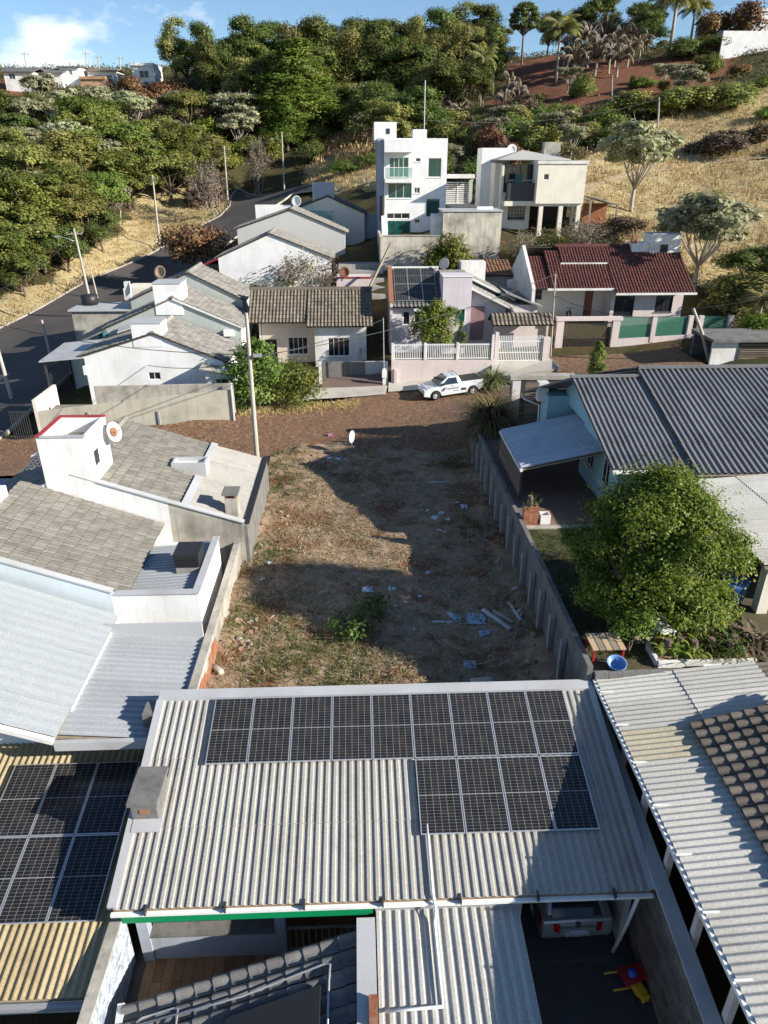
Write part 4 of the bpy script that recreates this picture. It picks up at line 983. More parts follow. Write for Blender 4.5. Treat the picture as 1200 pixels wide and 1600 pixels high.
# D2: grey tiled slope with low corrugated annex
d2 = empty('house', (-9, 23, -1), 'house with weathered grey tiled slope, low corrugated annex and white walls', 'house')
tile_roof(d2, (-7.85, 20.5, 2.02), (0, 5.2, 0), (-5.2, 0, 1.98), tile_lightgrey, .34, .40, .035, 300)
gable(d2, pale_blue_wall, 'y', 20.3, .16, [(-14, -1), (-8.3, -1), (-8.3, 2.25), (-13.05, 4.05), (-14, 3.7)])
MB().plate((-13.1, 20.26, 4.12), (-8.25, 20.26, 2.28), (-8.25, 20.5, 2.28), (-13.1, 20.5, 4.12), .05).build('coping', flash, d2)
wall(d2, bright_wall, 'y', 20.35, .16, -8.3, -5.45, -1, 2.12)
MB().box(-8.3, -5.4, 20.3, 20.56, 2.12, 2.17).build('coping', flash, d2)
box(d2, 'wall', bright_wall, -5.62, -5.45, 20.51, 24.3, -1, 2.1)
MB().box(-5.66, -5.4, 20.56, 24.35, 2.1, 2.15).build('coping', flash, d2)
box(d2, 'wall', bright_wall, -8.2, -5.62, 24.14, 24.3, -1, 1.95)
box(d2, 'wall', white_wall, -8.25, -8.1, 20.55, 25.6, -1, 1.9)
sheet_roof(d2, (-8.1, 24.15, 1.78), (0, -3.6, 0), (2.45, 0, .16), metal_sheet, .2, .04, 'trap', 1.2, 2.5)
vt = empty('roof_vent', (-6.2, 22.6, 1.9), 'black louvred vent box on the low corrugated annex roof', 'vent')
box(vt, 'curb', cement, -6.55, -5.75, 22.0, 22.9, 1.75, 2.15); 
lv = MB().box(-6.6, -5.7, 21.95, 22.95, 2.55, 2.68)
for k in range(4): lv.box(-6.58, -5.72, 21.97, 22.93, 2.17 + k * .1, 2.24 + k * .1)
lv.build('louvres', black_plastic, vt); box(vt, 'core', dark_metal, -6.5, -5.8, 22.05, 22.85, 2.15, 2.56)
box(d2, 'parapet', bright_wall, -14.2, -13.0, 24.2, 24.4, 3, 4.4); box(d2, 'parapet', bright_wall, -13.2, -13.0, 20.6, 24.2, 3.2, 4.4)
tb = MB()
bfl = box(d2, 'brick_terrace', brick_red, -14.6, -13.2, 21, 24.2, 3.6, 3.9)
MB().box(-8.35, -8.1, 25.5, 25.75, 1.9, 2.05).build('flashing', black_plastic, d2)

# D1: white painted tiles and ribbed metal annex
d1 = empty('house', (-9, 17, -2), 'house with white painted tiled slope and ribbed metal annex roof', 'house')
sheet_roof(d1, (-8.1, 14.45, 1.48), (0, 5.6, 0), (-6.0, 0, 2.45), tile_white, .34, .014, 'sine', 1.03, 1.3, seg=6)
box(d1, 'wall', pale_blue_wall, -14, -8.15, 15.68, 20.2, -2.5, 1.4)
sheet_roof(d1, (-8.35, 19.35, 1.22), (0, -4.55, 0), (3.15, 0, -.28), metal_sheet, .25, .045, 'trap', 1.2, 3.2)
MB().box(-8.35, -5.2, 19.33, 19.42, .95, 1.62).build('upstand', flash, d1)
MB().box(-5.22, -4.92, 14.7, 19.6, .9, 1.02).build('gutter', flash, d1)
box(d1, 'wall', white_wall, -8.3, -5.3, 15.68, 19.3, -2.5, .9)
MB().plate((-14.1, 14.3, 3.86), (-8.1, 14.3, 1.5), (-8.1, 14.44, 1.5), (-14.1, 14.44, 3.86), .14).build('verge_board', white_wall, d1)
MB().box(-8.3, -5.2, 14.62, 14.76, .85, 1.12).build('fascia', flash, d1)
# wall between these houses and the lot
lwz = empty('boundary_wall', (-5.0, 24, -.3), 'rough brick and render boundary wall along the left side of the lot', 'wall')
for k in range(6):
    y0 = 15.9 + k * 1.66; MB().box(-5.12, -4.95, y0, y0 + 1.655, -2.5, 1.0 + random.uniform(-.05, .04)).build('wall_panel', concrete, lwz)
bk = MB().box(0, .012, .012, .285, .012, .185).mesh('brick', brick_red)
for r in range(4):
    for k in range(20):
        y = 15.95 + (.15 if r % 2 else 0) + k * .3; z = .1 + r * .2
        if z > .72 + .3 * math.sin(y * 2.7) - max(0, (y - 18) * .25): continue
        put('brick', bk, lwz, Matrix.Translation((-4.945, y, z)))
MB().box(-5.16, -4.9, 15.9, 25.8, 1.03, 1.09).build('coping', concrete, lwz)
# ground strip left of wall and small grey roof beyond
sheet_roof(d3, (-18.5, 27.0, .8), (3.0, 0, 0), (0, 5.5, .3), metal_sheet, .25, .04, 'trap', 1, 2.7)

# ------------------------------------------------------------------ lot wall on the right with its row of posts
lr = empty('boundary_wall', (6.5, 27, 0), 'grey block boundary wall with a row of concrete posts along the right of the lot', 'wall')
yy = [15.95, 20.6, 24.2, 27.6, 31.5, 38.6]; zz = [2.2, 2.2, 2.15, 2.1, 2.1, 2.05]
for i in range(5):
    MB().hexa([(6.42, yy[i], -.6), (6.58, yy[i], -.6), (6.58, yy[i + 1], -.6), (6.42, yy[i + 1], -.6), (6.42, yy[i], zz[i]), (6.58, yy[i], zz[i]), (6.58, yy[i + 1], zz[i + 1]), (6.42, yy[i + 1], zz[i + 1])]).build('wall_panel', dark_concrete, lr)
ps = MB().box(-.11, .06, -.1, .1, -.4, 1.62).mesh('post', cement)
for k in range(14):
    o = put('post', ps, lr, Matrix.Translation((6.36, 17.9 + k * 1.42, 0)) @ Matrix.Rotation(random.uniform(-.03, .03), 4, 'X') @ Matrix.Rotation(random.uniform(-.02, .02), 4, 'Y'))
    o.scale = (1, 1, random.uniform(.93, 1.08))
# ------------------------------------------------------------------ right-hand yard (terraced up behind the lot wall) and blue house
YZ = 1.87
MB().box(6.57, 22, 16.0, 39.6, -.4, YZ).build('yard_ground', paint('shaded_yard_soil', (.10, .085, .05), (.055, .06, .025), .8, .95, False, bscale=9, bstr=.8, dscale=.6), None, kind='structure')  # soil colour darkened to carry the shade under the large tree
MB().box(6.6, 10.75, 25.2, 38.3, YZ - .1, YZ + .03).build('carport_slab', paint('red_slab', (.20, .13, .10), (.11, .075, .06), .5, .85, False), None, kind='structure')
MB().box(6.6, 10.75, 24.95, 25.2, YZ - .1, YZ + .05).build('slab_kerb', concrete, None, kind='structure')
bh = empty('house', (14, 29, YZ), 'light blue house with dark grey ribbed fibre-cement roof', 'house')
RY, RZ0, EY, EZ0 = 31.7, 6.13, 25.15, 4.28
sheet_roof(bh, (9.9, EY, EZ0), (3.5, 0, 0), (0, RY - EY, RZ0 - EZ0), fibre_dark, .25, .06, 'trap', 1.17, 1.75)
sheet_roof(bh, (13.05, EY - .5, EZ0 + .0), (10.2, 0, 0), (0, RY - EY + .92, RZ0 - EZ0 + .27), fibre_dark, .25, .06, 'trap', 1.02, 1.75)
sheet_roof(bh, (23.2, 38.8, 4.3), (-10.2, 0, 0), (0, -6.6, 2.1), fibre_dark, .25, .06, 'trap', 1.02, 2.2)
MB().plate((9.86, RY + .1, RZ0 + .02), (13.3, RY + .1, RZ0 + .02), (13.3, 37.4, 4.3), (8.5, 35.5, 4.38), .1).build('back_roof', fibre_dark, bh)
MB().box(9.8, 13.3, RY - .12, RY + .12, RZ0 + .05, RZ0 + .14).build('ridge_cap', fibre_dark, bh)
MB().box(13.05, 23.3, RY + .3, RY + .56, RZ0 + .32, RZ0 + .42).build('ridge_cap', fibre_dark, bh)
MB().box(9.86, 13.1, EY - .12, EY - .01, EZ0 - .1, EZ0 + .02).build('gutter', white_metal, bh)
wall(bh, blue_wall, 'x', 10.4, .16, 25.8, 30.7, YZ - .1, EZ0 + .05, [(26.8, 27.75, 2.7, 3.85), (28.9, 29.9, 2.7, 3.85)])
window(bh, 'x', 10.4, 1, 26.8, 27.75, 2.7, 3.85, 2, 1); window(bh, 'x', 10.4, 1, 28.9, 29.9, 2.7, 3.85, 2, 1)
gable(bh, blue_wall, 'x', 10.4, .16, [(25.8, EZ0 + .05), (34.0, EZ0 + .05), (34.0, 5.1), (RY, 5.98), (25.8, EZ0 + .12)])
wall(bh, blue_wall, 'y', 25.8, .16, 10.56, 13.3, YZ - .1, EZ0, [(11.3, 12.4, 2.7, 3.7)]); window(bh, 'y', 25.8, 1, 11.3, 12.4, 2.7, 3.7, 2)
box(bh, 'wall', blue_wall, 9.35, 12.9, 33.4, 34.6, YZ - .1, 4.75); box(bh, 'wall', blue_wall, 10.5, 22, 30.7, 30.9, YZ - .1, EZ0)
wall(bh, blue_wall, 'y', 26.0, .16, 13.3, 22, YZ - .1, EZ0, [(14.3, 15.8, 2.7, 3.7)]); window(bh, 'y', 26.0, 1, 14.3, 15.8, 2.7, 3.7, 3)
box(bh, 'chimney_block', white_wall, 9.0, 9.5, 34.0, 34.5, 4.3, 5.25)
dp = MB(); dp.smooth = True; dp.tube([(8.5, 35.45, 4.3), (8.6, 35.3, 4.05), (9.28, 34.7, 3.9), (9.3, 34.6, YZ)], .045, 8); dp.build('downpipe', white_metal, bh)
# carport roof with slatted screen
cpo = empty('carport', (8.5, 30, YZ), 'blue-grey ribbed metal carport roof with dark slatted side screen', 'carport')
sheet_roof(cpo, (6.9, 32.3, 3.4), (0, -4.75, 0), (3.5, 0, .74), metal_blue, .24, .05, 'trap', .95, 3.6)
MB().box(6.83, 6.93, 27.5, 32.35, 3.28, 3.39).build('edge_beam', white_metal, cpo)
for k in range(12): MB().box(6.87, 6.9, 27.6, 32.2, 2.12 + k * .095, 2.195 + k * .095).build('screen_slat', wood_gate, cpo)
for y in (27.6, 29.1, 30.7, 32.1): box(cpo, 'post', dark_metal, 6.91, 6.98, y, y + .07, YZ, 3.35)
# timber gate to the street, between rendered posts
gt = empty('gate', (10, 38.4, YZ), 'wide dark slatted timber gate between rendered posts behind the blue house', 'gate')
box(gt, 'gate_post', white_wall, 8.65, 9.1, 38.3, 38.6, 1.5, 4.2); box(gt, 'gate_post', dark_concrete, 11.8, 12.1, 38.3, 38.6, 1.5, 4.2)
box(gt, 'lintel', concrete, 8.5, 12.2, 38.25, 38.9, 4.202, 4.4)
box(gt, 'frame', dark_metal, 9.12, 9.38, 38.32, 38.45, YZ, 4.15)
for k in range(18): MB().box(9.39, 11.76, 38.35, 38.39, 1.95 + k * .122, 2.03 + k * .122).build('slat', wood_gate, gt)
for x in (10.55, 11.74): box(gt, 'stile', dark_metal, x, x + .05, 38.4, 38.45, 1.9, 4.15)
for k in range(16): MB().box(7.95, 8.6, 38.35, 38.39, 1.95 + k * .122, 2.03 + k * .122).build('slat', wood_gate, gt)
# veranda roof on the near right
vr = empty('veranda', (14.5, 22, YZ), 'veranda with pale corrugated roof on a thick white column beside the large tree', 'veranda')
sheet_roof(vr, (12.4, 25.0, 3.95), (0, -6.7, 0), (6.5, 0, .5), fibre_pale, .17, .045, 'sine', 1.0, 2.2, seg=6)
for y in (18.8, 23.9): MB().box(12.85, 13.2, y, y + .35, YZ - .1, 3.95).build('column', cream_wall, vr)
box(vr, 'beam', cream_wall, 12.85, 13.05, 18.6, 24.6, 3.75, 3.9)
box(vr, 'wall', cream_wall, 16.2, 16.4, 18.5, 25, YZ - .1, 4.1)
wt = MB(); wt.smooth = True; wt.lathe([(.05, 0), (.5, 0), (.6, .8), (.62, .85), (.4, 1.0), (.05, 1.05)], 20, (12.2, 19.6, YZ + .01)); wt.build('water_tank', plain('blue_plastic', (.03, .09, .28), .4), None, 'blue plastic water tank standing in the shade by the veranda', 'tank')
# low block wall at the end of the yard
bw = empty('block_wall', (10, 16.1, 0), 'low weathered concrete block wall between garden and corrugated roofs', 'wall')
blk = MB().box(.005, .385, 0, .16, .004, .19).mesh('block', dark_concrete)
for r in range(3):
    for k in range(24): put('block', blk, bw, Matrix.Translation((6.65 + (.19 if r % 2 else 0) + k * .392, 15.86 + random.uniform(-.01, .01), 1.4 + r * .197)))
box(bw, 'footing', dark_concrete, 6.62, 16.3, 15.87, 15.99, -.5, 1.4)

# ------------------------------------------------------------------ brown-roofed house (middle of the street)
bb = empty('house', (-3.6, 57, .8), 'cream house with brown ribbed tile roof and two dark windows on the street', 'house')
tile_roof(bb, (-3.75, 54.1, 3.95), (5.0, 0, 0), (0, 3.7, 2.2), tile_brown, .26, .40, .05, 0)
tile_roof(bb, (-8.2, 54.7, 4.15), (4.42, 0, 0), (0, 3.1, 2.0), tile_brown, .26, .40, .05, 0)
tile_roof(bb, (1.25, 61.6, 3.95), (-9.5, 0, 0), (0, -3.8, 2.2), tile_brown, .26, .40, .05, 0)
MB().prism([(57.6, 6.1), (58.0, 6.1), (57.8, 6.28)], 'x', -8.3, 1.3).build('ridge_cap', tile_brown, bb)
wall(bb, white_wall, 'y', 54.75, .15, -3.2, .75, -.2, 3.95, [(-2.2, -.55, 1.55, 2.95)]); window(bb, 'y', 54.75, 1, -2.2, -.55, 1.55, 2.95, 4)
wall(bb, beige_wall, 'y', 55.6, .15, -7.3, -3.2, -.2, 4.2, [(-5.3, -3.8, 1.5, 2.85), (-7.1, -6.2, .6, 2.7)]); window(bb, 'y', 55.6, 1, -5.3, -3.8, 1.5, 2.85, 4)
window(bb, 'y', 55.6, 1, -7.1, -6.2, .6, 2.7, 3, fmat=dark_metal)
box(bb, 'wall', white_wall, -7.5, -7.35, 55.6, 61, -.2, 4.2); box(bb, 'wall', white_wall, .6, .75, 54.9, 61, -.2, 4); box(bb, 'wall', white_wall, -7.35, .6, 60.85, 61, -.2, 4); box(bb, 'wall', beige_wall, -3.2, -3.05, 54.9, 55.6, -.2, 4)
for s in (.6, -7.5):
    gable(bb, white_wall, 'x', s, .15, [(55.6, 4.0), (60.9, 4.0), (57.8, 5.9)])
box(bb, 'meter_box', bluegrey_wall, .2, .38, 54.68, 54.74, 1.7, 2.2)
fw = empty('garden_wall', (-.5, 52, .2), 'low stained block wall with mesh gate before the brown-roofed house', 'wall')
wall(fw, dark_concrete, 'y', 52.4, .15, -2.7, .6, -.3, 1.7, name='wall_panel'); wall(fw, grey_wall, 'y', 52.4, .15, .6, 2.1, -.3, 1.7, name='wall_panel')
for x in (-2.8, 2.05): box(fw, 'pillar', white_wall, x, x + .2, 51.2, 51.4, -.4, 2.0)
draped('driveway_pad', [(-3.2, 52.4), (2.1, 52.4)], [(-3.2, 50.3), (2.1, 50.4)], paint('brown_pad', (.17, .12, .10), (.1, .07, .06), .5, .9, False), .10, 12, 6)
draped('driveway_apron', [(-3.2, 50.35), (2.2, 50.45)], [(-3.9, 47.9), (2.0, 49.0)], pavement, .115, 12, 6)
draped('sidewalk', [(2.3, 51.0), (9.6, 51.0)], [(2.2, 49.4), (9.6, 50.2)], pavement, .11, 14, 4)
mbx = MB().box(1.85, 2.1, 50.6, 50.8, -.2, 1.6).build('meter_post', white_wall, None, 'white electricity meter post with pipe beside the pink wall', 'meter post')
MB().box(1.8, 2.15, 50.5, 50.6, 1.0, 1.5).build('meter_box', white_metal, mbx); q = MB(); q.tube([(1.95, 50.8, 1.5), (1.9, 50.8, 5.2)], .04, 6); q.build('service_pipe', grey_metal, mbx)
anx = MB().box(-1.6, 1.3, 62.0, 64.5, 2.5, 6.3).build('outbuilding', pink_wall, None, 'small cream outbuilding with red capping behind the brown tile roof', 'outbuilding')
box(anx, 'capping', red_paint, -1.65, 1.35, 61.95, 62.12, 6.3, 6.4); 
dish((-.9, 61.9, 6.2), (-.2, -1, .3), .45, 'rust-red satellite dish behind the brown tile roof', rust)
pk = MB(); pk.tube([(1.0, 60.2, 5.6), (3.0, 62.5, 9.0)], .12, 6); pk.build('leaning_plank', wood_old, None, 'pale plank leaning against the stained retaining wall', 'plank')

# ------------------------------------------------------------------ pink house with solar panels
ph = empty('house', (7, 58, 2), 'pale mauve house with solar panels, square tower and grey gable roof', 'house')
# left wing: roof slopes to the street
LZ, LW = 5.3, 7.35
tile_roof(ph, (2.75, 54.3, LZ), (4.0, 0, 0), (0, 3.7, 2.1), tile_dark, .3, .4, .04, 0)
wall(ph, mauve_wall, 'y', 54.75, .15, 2.75, 6.45, 1.8, 5.3, [(3.55, 4.05, 3.9, 4.9), (4.4, 4.8, 4.1, 4.9)])
window(ph, 'y', 54.75, 1, 3.55, 4.05, 3.9, 4.9, 1); window(ph, 'y', 54.75, 1, 4.4, 4.8, 4.1, 4.9, 1)
box(ph, 'wall', pink_wall, 2.55, 2.75, 54.5, 58.4, 1.8, 5.3)
gable(ph, pink_wall, 'x', 2.55, .2, [(54.3, 5.3), (58.4, 5.3), (58.4, 7.75), (57.9, 7.75), (54.3, 5.6)])
box(ph, 'wall', pink_wall, 2.75, 6.5, 58.1, 58.3, 1.8, 7.6); MB().box(2.7, 6.5, 58.0, 58.4, 7.6, 7.68).build('coping', white_metal, ph)
MB().plate((2.5, 54.25, 5.66), (2.82, 54.25, 5.66), (2.82, 57.9, 7.78), (2.5, 57.9, 7.78), .04).build('verge_tiles', brick_red, ph)
panels((2.95, 54.75, 5.62), ux, (0, 3.7, 2.1), [(i, j) for i in range(3) for j in range(2)], 1.04, 1.92, lambda i, j: 'dark solar panel on the mauve house, %s from the tower, %s row' % (ORD[2 - i], ('eave', 'upper')[j]), 'solar panels on the mauve house', .1)
# tower block
box(ph, 'tower', mauve_wall, 6.45, 8.6, 54.2, 56.6, 1.8, 7.45)
MB().box(6.4, 8.65, 54.15, 54.35, 7.45, 7.53).build('tower_coping', white_metal, ph); box(ph, 'tower_roof', tile_grey, 6.5, 8.55, 54.35, 58.4, 7.3, 7.42)
wd = MB().box(7.6, 8.2, 54.14, 54.2, 4.2, 5.2).build('window', white_metal, ph); box(wd, 'pane', glass_green, 7.66, 8.14, 54.12, 54.14, 4.26, 5.14)
# gable wing on the right: slopes down to the right
box(ph, 'wall', mauve_wall, 8.6, 11.4, 55.0, 60, 1.8, 5.05); gable(ph, mauve_wall, 'y', 55.0, 5.0, [(8.6, 5.05), (11.4, 5.05), (8.6, 6.6)])
box(ph, 'entrance_panel', lilac_door, 8.65, 9.75, 54.8, 55.0, 2.7, 5.2)
tile_roof(ph, (12.2, 54.4, 4.95), (0, 3.0, 0), (-3.65, 0, 1.75), tile_grey, .33, .38, .035, 0)
tile_roof(ph, (12.6, 57.4, 5.3), (0, 4.5, 0), (-4.1, 0, 1.9), tile_grey, .33, .38, .035, 0)
MB().plate((8.55, 54.3, 6.72), (12.25, 54.3, 4.95), (12.25, 54.4, 4.95), (8.55, 54.4, 6.72), .16).build('fascia', white_wall, ph)
MB().plate((8.5, 57.3, 7.22), (12.6, 57.3, 5.3), (12.6, 57.4, 5.3), (8.5, 57.4, 7.22), .16).build('fascia', white_wall, ph)
box(ph, 'side_wing', pink_wall, 12.4, 14.2, 56.5, 62, 2.2, 5.0); MB().plate((11.6, 56.2, 6.0), (14.6, 56.2, 4.9), (14.6, 62, 4.9), (11.6, 62, 6.0), .1).build('wing_roof', fibre_dark, ph)
box(ph, 'roof_box', white_wall, 8.6, 10.6, 60.3, 61.6, 6.2, 7.75)
ac = box(ph, 'air_conditioner', white_metal, 4.35, 5.1, 54.4, 54.74, 5.0 - .02, 5.28)
dish((6.9, 57.6, 7.4), (-.5, -.8, .35), .42, 'pale satellite dish on top of the mauve tower', plain('dish_cream', (.66, .58, .5), .5))
# fence on its retaining wall
pf = empty('fence', (6.3, 51, 0), 'pink retaining wall topped by a white bar fence behind the pickup', 'fence')
MB().hexa([(2.5, 51, -.4), (10.1, 51, -.2), (10.1, 51.2, -.2), (2.5, 51.2, -.4), (2.5, 51, 2.12), (10.1, 51, 2.08), (10.1, 51.2, 2.08), (2.5, 51.2, 2.12)]).build('retaining_wall', pink_wall, pf)
for i, x in enumerate((2.5, 4.85, 7.2, 9.75)): box(pf, 'pillar', white_wall, x, x + .18, 51.0, 51.2, 2.12, 3.35 if i < 3 else 3.9)
for a, c in ((2.7, 4.84), (5.04, 7.19), (7.39, 9.74)):
    bar = MB()
    for k in range(int((c - a) / .13)): bar.box(a + k * .13, a + k * .13 + .05, 51.07, 51.11, 2.16, 3.3)
    bar.box(a, c, 51.06, 51.12, 3.18, 3.24); bar.box(a, c, 51.06, 51.12, 2.2, 2.26); bar.build('bar_panel', white_metal, pf)
box(pf, 'buttress', pink_wall, 2.7, 2.9, 50.75, 51.0, -.2, 1.5)
wg = empty('gate', (11.9, 51.4, 1.8), 'white bar gate under a small brown tiled canopy', 'gate')
bar = MB()
for k in range(26): bar.box(10.35 + k * .125, 10.4 + k * .125, 51.4, 51.44, 1.85, 3.75)
for z in (1.9, 2.5, 3.3): bar.box(10.3, 13.6, 51.39, 51.45, z, z + .06)
bar.build('bar_panel', white_metal, wg); box(wg, 'gate_post', pink_wall, 10.05, 10.3, 51.3, 51.55, 1.5, 4.0); box(wg, 'gate_post', pink_wall, 13.6, 14.1, 51.3, 51.7, .8, 3.6)
tile_roof(wg, (10.0, 52.6, 4.25), (4.6, 0, 0), (0, 1.1, .65), tile_brown, .3, .38, .05, 0); tile_roof(wg, (14.6, 54.8, 4.25), (-4.6, 0, 0), (0, -1.1, .65), tile_brown, .3, .38, .05, 0)
for x in (10.3, 14.2): box(wg, 'canopy_post', pink_wall, x, x + .2, 53.4, 53.6, 1.8, 4.4)
box(wg, 'canopy_wall', pink_wall, 10.5, 14.2, 54.5, 54.6, 2, 4.3)
MB().plate((9.6, 49.3, 1.25), (14.3, 49.5, 1.8), (14.3, 51.6, 2.0), (9.9, 51.4, 1.85), 1.8).build('drive_ramp', pavement, None, kind='structure')
MB().plate((14.5, 49.5, 1.4), (19.8, 50.2, 1.75), (19.8, 53.9, 1.85), (14.9, 53.9, 1.7), 1.8).build('drive_ramp', pavement, None, kind='structure')
box(None, 'ramp_wall', dark_concrete, 14.3, 14.5, 49.4, 53.8, .5, 1.95, label='dark low wall between the two concrete driveways', cat='wall')

# ------------------------------------------------------------------ red-roofed house
rh = empty('house', (20, 60, 3.3), 'house with dark red tiled roof, white gable end and chimney block', 'house')
tile_roof(rh, (15.4, 57.0, 6.15), (5.0, 0, 0), (0, 4.0, 2.35), tile_red, .24, .36, .045, 0, clip=lambda u, v: not (u < .0))
tile_roof(rh, (20.3, 56.4, 5.85), (6.3, 0, 0), (0, 5.0, 2.95), tile_red, .24, .36, .045, 0)
tile_roof(rh, (16.6, 59.6, 7.75), (3.75, 0, 0), (0, 1.8, 1.1), tile_red, .24, .36, .045, 0)
tile_roof(rh, (14.0, 57.2, 6.1), (1.35, 0, 0), (0, 3.6, 2.0), tile_red, .24, .36, .045, 0)
tile_roof(rh, (26.6, 66.2, 5.85), (-12.6, 0, 0), (0, -4.8, 2.95), tile_red, .24, .36, .045, 0)
MB().prism([(61.2, 8.8), (61.6, 8.8), (61.4, 9.0)], 'x', 16.4, 26.7).build('ridge_cap', tile_red, rh)
MB().box(16.5, 20.3, 59.45, 59.55, 7.62, 7.76).build('fascia', white_wall, rh); MB().box(20.25, 26.65, 56.3, 56.4, 5.72, 5.88).build('fascia', white_wall, rh); MB().box(15.0, 20.3, 56.9, 57.0, 6.0, 6.16).build('fascia', white_wall, rh)
gable(rh, white_wall, 'x', 13.7, .25, [(56.6, 2.8), (66, 2.8), (66, 5.9), (61.4, 8.9), (56.6, 6.2)])
wall(rh, cream_wall, 'y', 59.2, .15, 14.0, 20.3, 3.0, 6.6, [(14.5, 15.2, 4.9, 5.9), (18.7, 19.4, 3.3, 5.6)]); window(rh, 'y', 59.2, 1, 14.5, 15.2, 4.9, 5.9, 1); box(rh, 'door', rust, 18.7, 19.4, 59.28, 59.33, 3.3, 5.6)
wall(rh, pink_wall, 'y', 57.4, .15, 20.3, 26.1, 3.0, 6.2, [(20.6, 22.2, 3.9, 5.5), (23.9, 25.3, 4.2, 5.6)])
window(rh, 'y', 57.4, 1, 20.6, 22.2, 3.9, 5.5, 2, fmat=dark_metal); window(rh, 'y', 57.4, 1, 23.9, 25.3, 4.2, 5.6, 4, fmat=dark_metal)
box(rh, 'wall', pink_wall, 20.3, 20.45, 57.55, 59.2, 3, 6.2); box(rh, 'wall', white_wall, 25.95, 26.1, 57.55, 66, 3, 6.2); gable(rh, white_wall, 'x', 26.2, -.15, [(56.6, 5.9), (66, 5.9), (61.4, 8.6)]); box(rh, 'wall', white_wall, 13.9, 26, 65.8, 66, 3, 6)
box(rh, 'chimney_block', white_wall, 24.0, 26.5, 60.6, 62.2, 7.0, 9.75); hb = box(rh, 'side_block', white_wall, 22.6, 24.0, 60.7, 62.0, 7.8, 9.1); box(hb, 'vent_opening', glass_dark, 24.9, 25.5, 60.55, 60.6, 8.4, 9.0)
MB().box(23.95, 26.55, 60.55, 62.25, 9.75, 9.82).build('coping', flash, rh); box(rh, 'brick_patch', brick_red, 22.5, 22.9, 60.6, 60.9, 9.1, 9.7)
rf = empty('fence', (22, 54, 2), 'pink street wall with green glass panels and brown barred gate', 'fence')
for x0, x1, zb, zt in ((15.2, 15.75, 1.2, 4.25), (19.5, 20.05, 1.4, 4.25)): box(rf, 'gate_pillar', pink_wall, x0, x1, 54, 54.4, zb, zt)
box(rf, 'gate_lintel', pink_wall, 15.1, 20.2, 53.95, 54.45, 4.25, 4.5)
gb = MB()
for k in range(30): gb.box(15.8 + k * .122, 15.84 + k * .122, 54.15, 54.19, 1.75, 4.1)
gb.box(15.76, 19.48, 54.14, 54.2, 1.75, 1.85); gb.box(15.76, 19.48, 54.14, 54.2, 4.02, 4.1); gb.box(15.76, 19.48, 54.14, 54.2, 2.9, 2.96); gb.build('gate_bars', plain('brown_metal', (.09, .07, .055), .5), rf)
MB().hexa([(20.05, 54, 1.0), (28.6, 54, 2.0), (28.6, 54.2, 2.0), (20.05, 54.2, 1.0), (20.05, 54, 2.85), (28.6, 54, 3.3), (28.6, 54.2, 3.3), (20.05, 54.2, 2.85)]).build('low_wall', pink_wall, rf)
for x in (22.5, 25.3, 26.1, 28.4): box(rf, 'pillar', pink_wall, x, x + .35, 53.96, 54.24, 2.6, 4.55)
m, nt, b, out = nmat('fence_glass_green'); b.inputs['Base Color'].default_value = (.25, .55, .42, 1); b.inputs['Roughness'].default_value = .05; b.inputs['Alpha'].default_value = .6; L(nt, mixc(nt, noise(nt, coords(nt), 1.5), (.06, .2, .14), (.1, .26, .19)), b.inputs['Base Color'])
for x0, x1, z0 in ((20.1, 22.45, 2.9), (22.9, 25.25, 3.05), (26.5, 28.35, 3.3)): box(rf, 'glass_panel', m, x0, x1, 54.09, 54.105, z0, 4.5)
lawn = box(None, 'front_lawn', weed, 20.4, 28.2, 54.3, 57.3, 2.2, 3.1, kind='structure')
# dark garage at the far right, behind the blue house
gg = empty('garage', (31, 49.5, 2.8), 'low dark garage with flat roof and slatted timber door', 'garage')
box(gg, 'roof_slab', dark_concrete, 24.3, 34, 47.6, 51.2, 4.0, 4.18)
box(gg, 'wall', white_wall, 24.5, 26.3, 48, 48.2, 1.6, 4.0); box(gg, 'frame', dark_metal, 26.3, 26.5, 47.95, 48.2, 1.6, 4.0)
box(gg, 'wall', dark_concrete, 24.5, 33.8, 51.0, 51.15, 1.6, 4.0)
for k in range(14): MB().box(26.5, 30.2, 48.05, 48.1, 1.8 + k * .155, 1.9 + k * .155).build('slat', wood_gate, gg)
box(gg, 'post', grey_metal, 30.25, 30.4, 47.9, 48.1, 1.6, 4.0); box(gg, 'wall', grey_wall, 31, 33.8, 48.3, 48.5, 1.6, 4.0)
# ------------------------------------------------------------------ white terrace on the left street
a1 = empty('terrace_house', (-13, 49.5, .5), 'white gabled terrace house with small window behind the long beige wall', 'house')
gable_house(a1, -17.9, -13.2, -8.8, 47.0, 52.2, .3, 3.65, 5.05, 3.2, white_wall, tile_grey, .3, fmat=bright_wall, holes=[(-13.9, -13.1, 2.0, 2.5)])
window(a1, 'y', 47.0, 1, -13.9, -13.1, 2.0, 2.5, 2, 1, sill=False)
box(a1, 'tank_tower', bright_wall, -14.55, -12.65, 46.97, 48.6, 4.2, 5.7); MB().box(-14.6, -12.6, 46.93, 48.65, 5.7, 5.76).build('tower_coping', flash, a1)
box(a1, 'porch', white_wall, -9.9, -8.3, 45.9, 47.0, .3, 2.9); pw = MB().box(-9.2, -8.5, 45.86, 45.9, 1.2, 2.3).build('porch_opening', glass_dark, a1)
MB().plate((-10.2, 45.6, 3.1), (-8.0, 45.6, 2.7), (-8.0, 47.1, 2.7), (-10.2, 47.1, 3.1), .06).build('porch_roof', concrete, a1)
MB().plate((-20.8, 46.8, 3.35), (-17.9, 46.8, 3.6), (-17.9, 51.5, 3.75), (-20.8, 51.5, 3.5), .08).build('porch_roof', flash, a1)
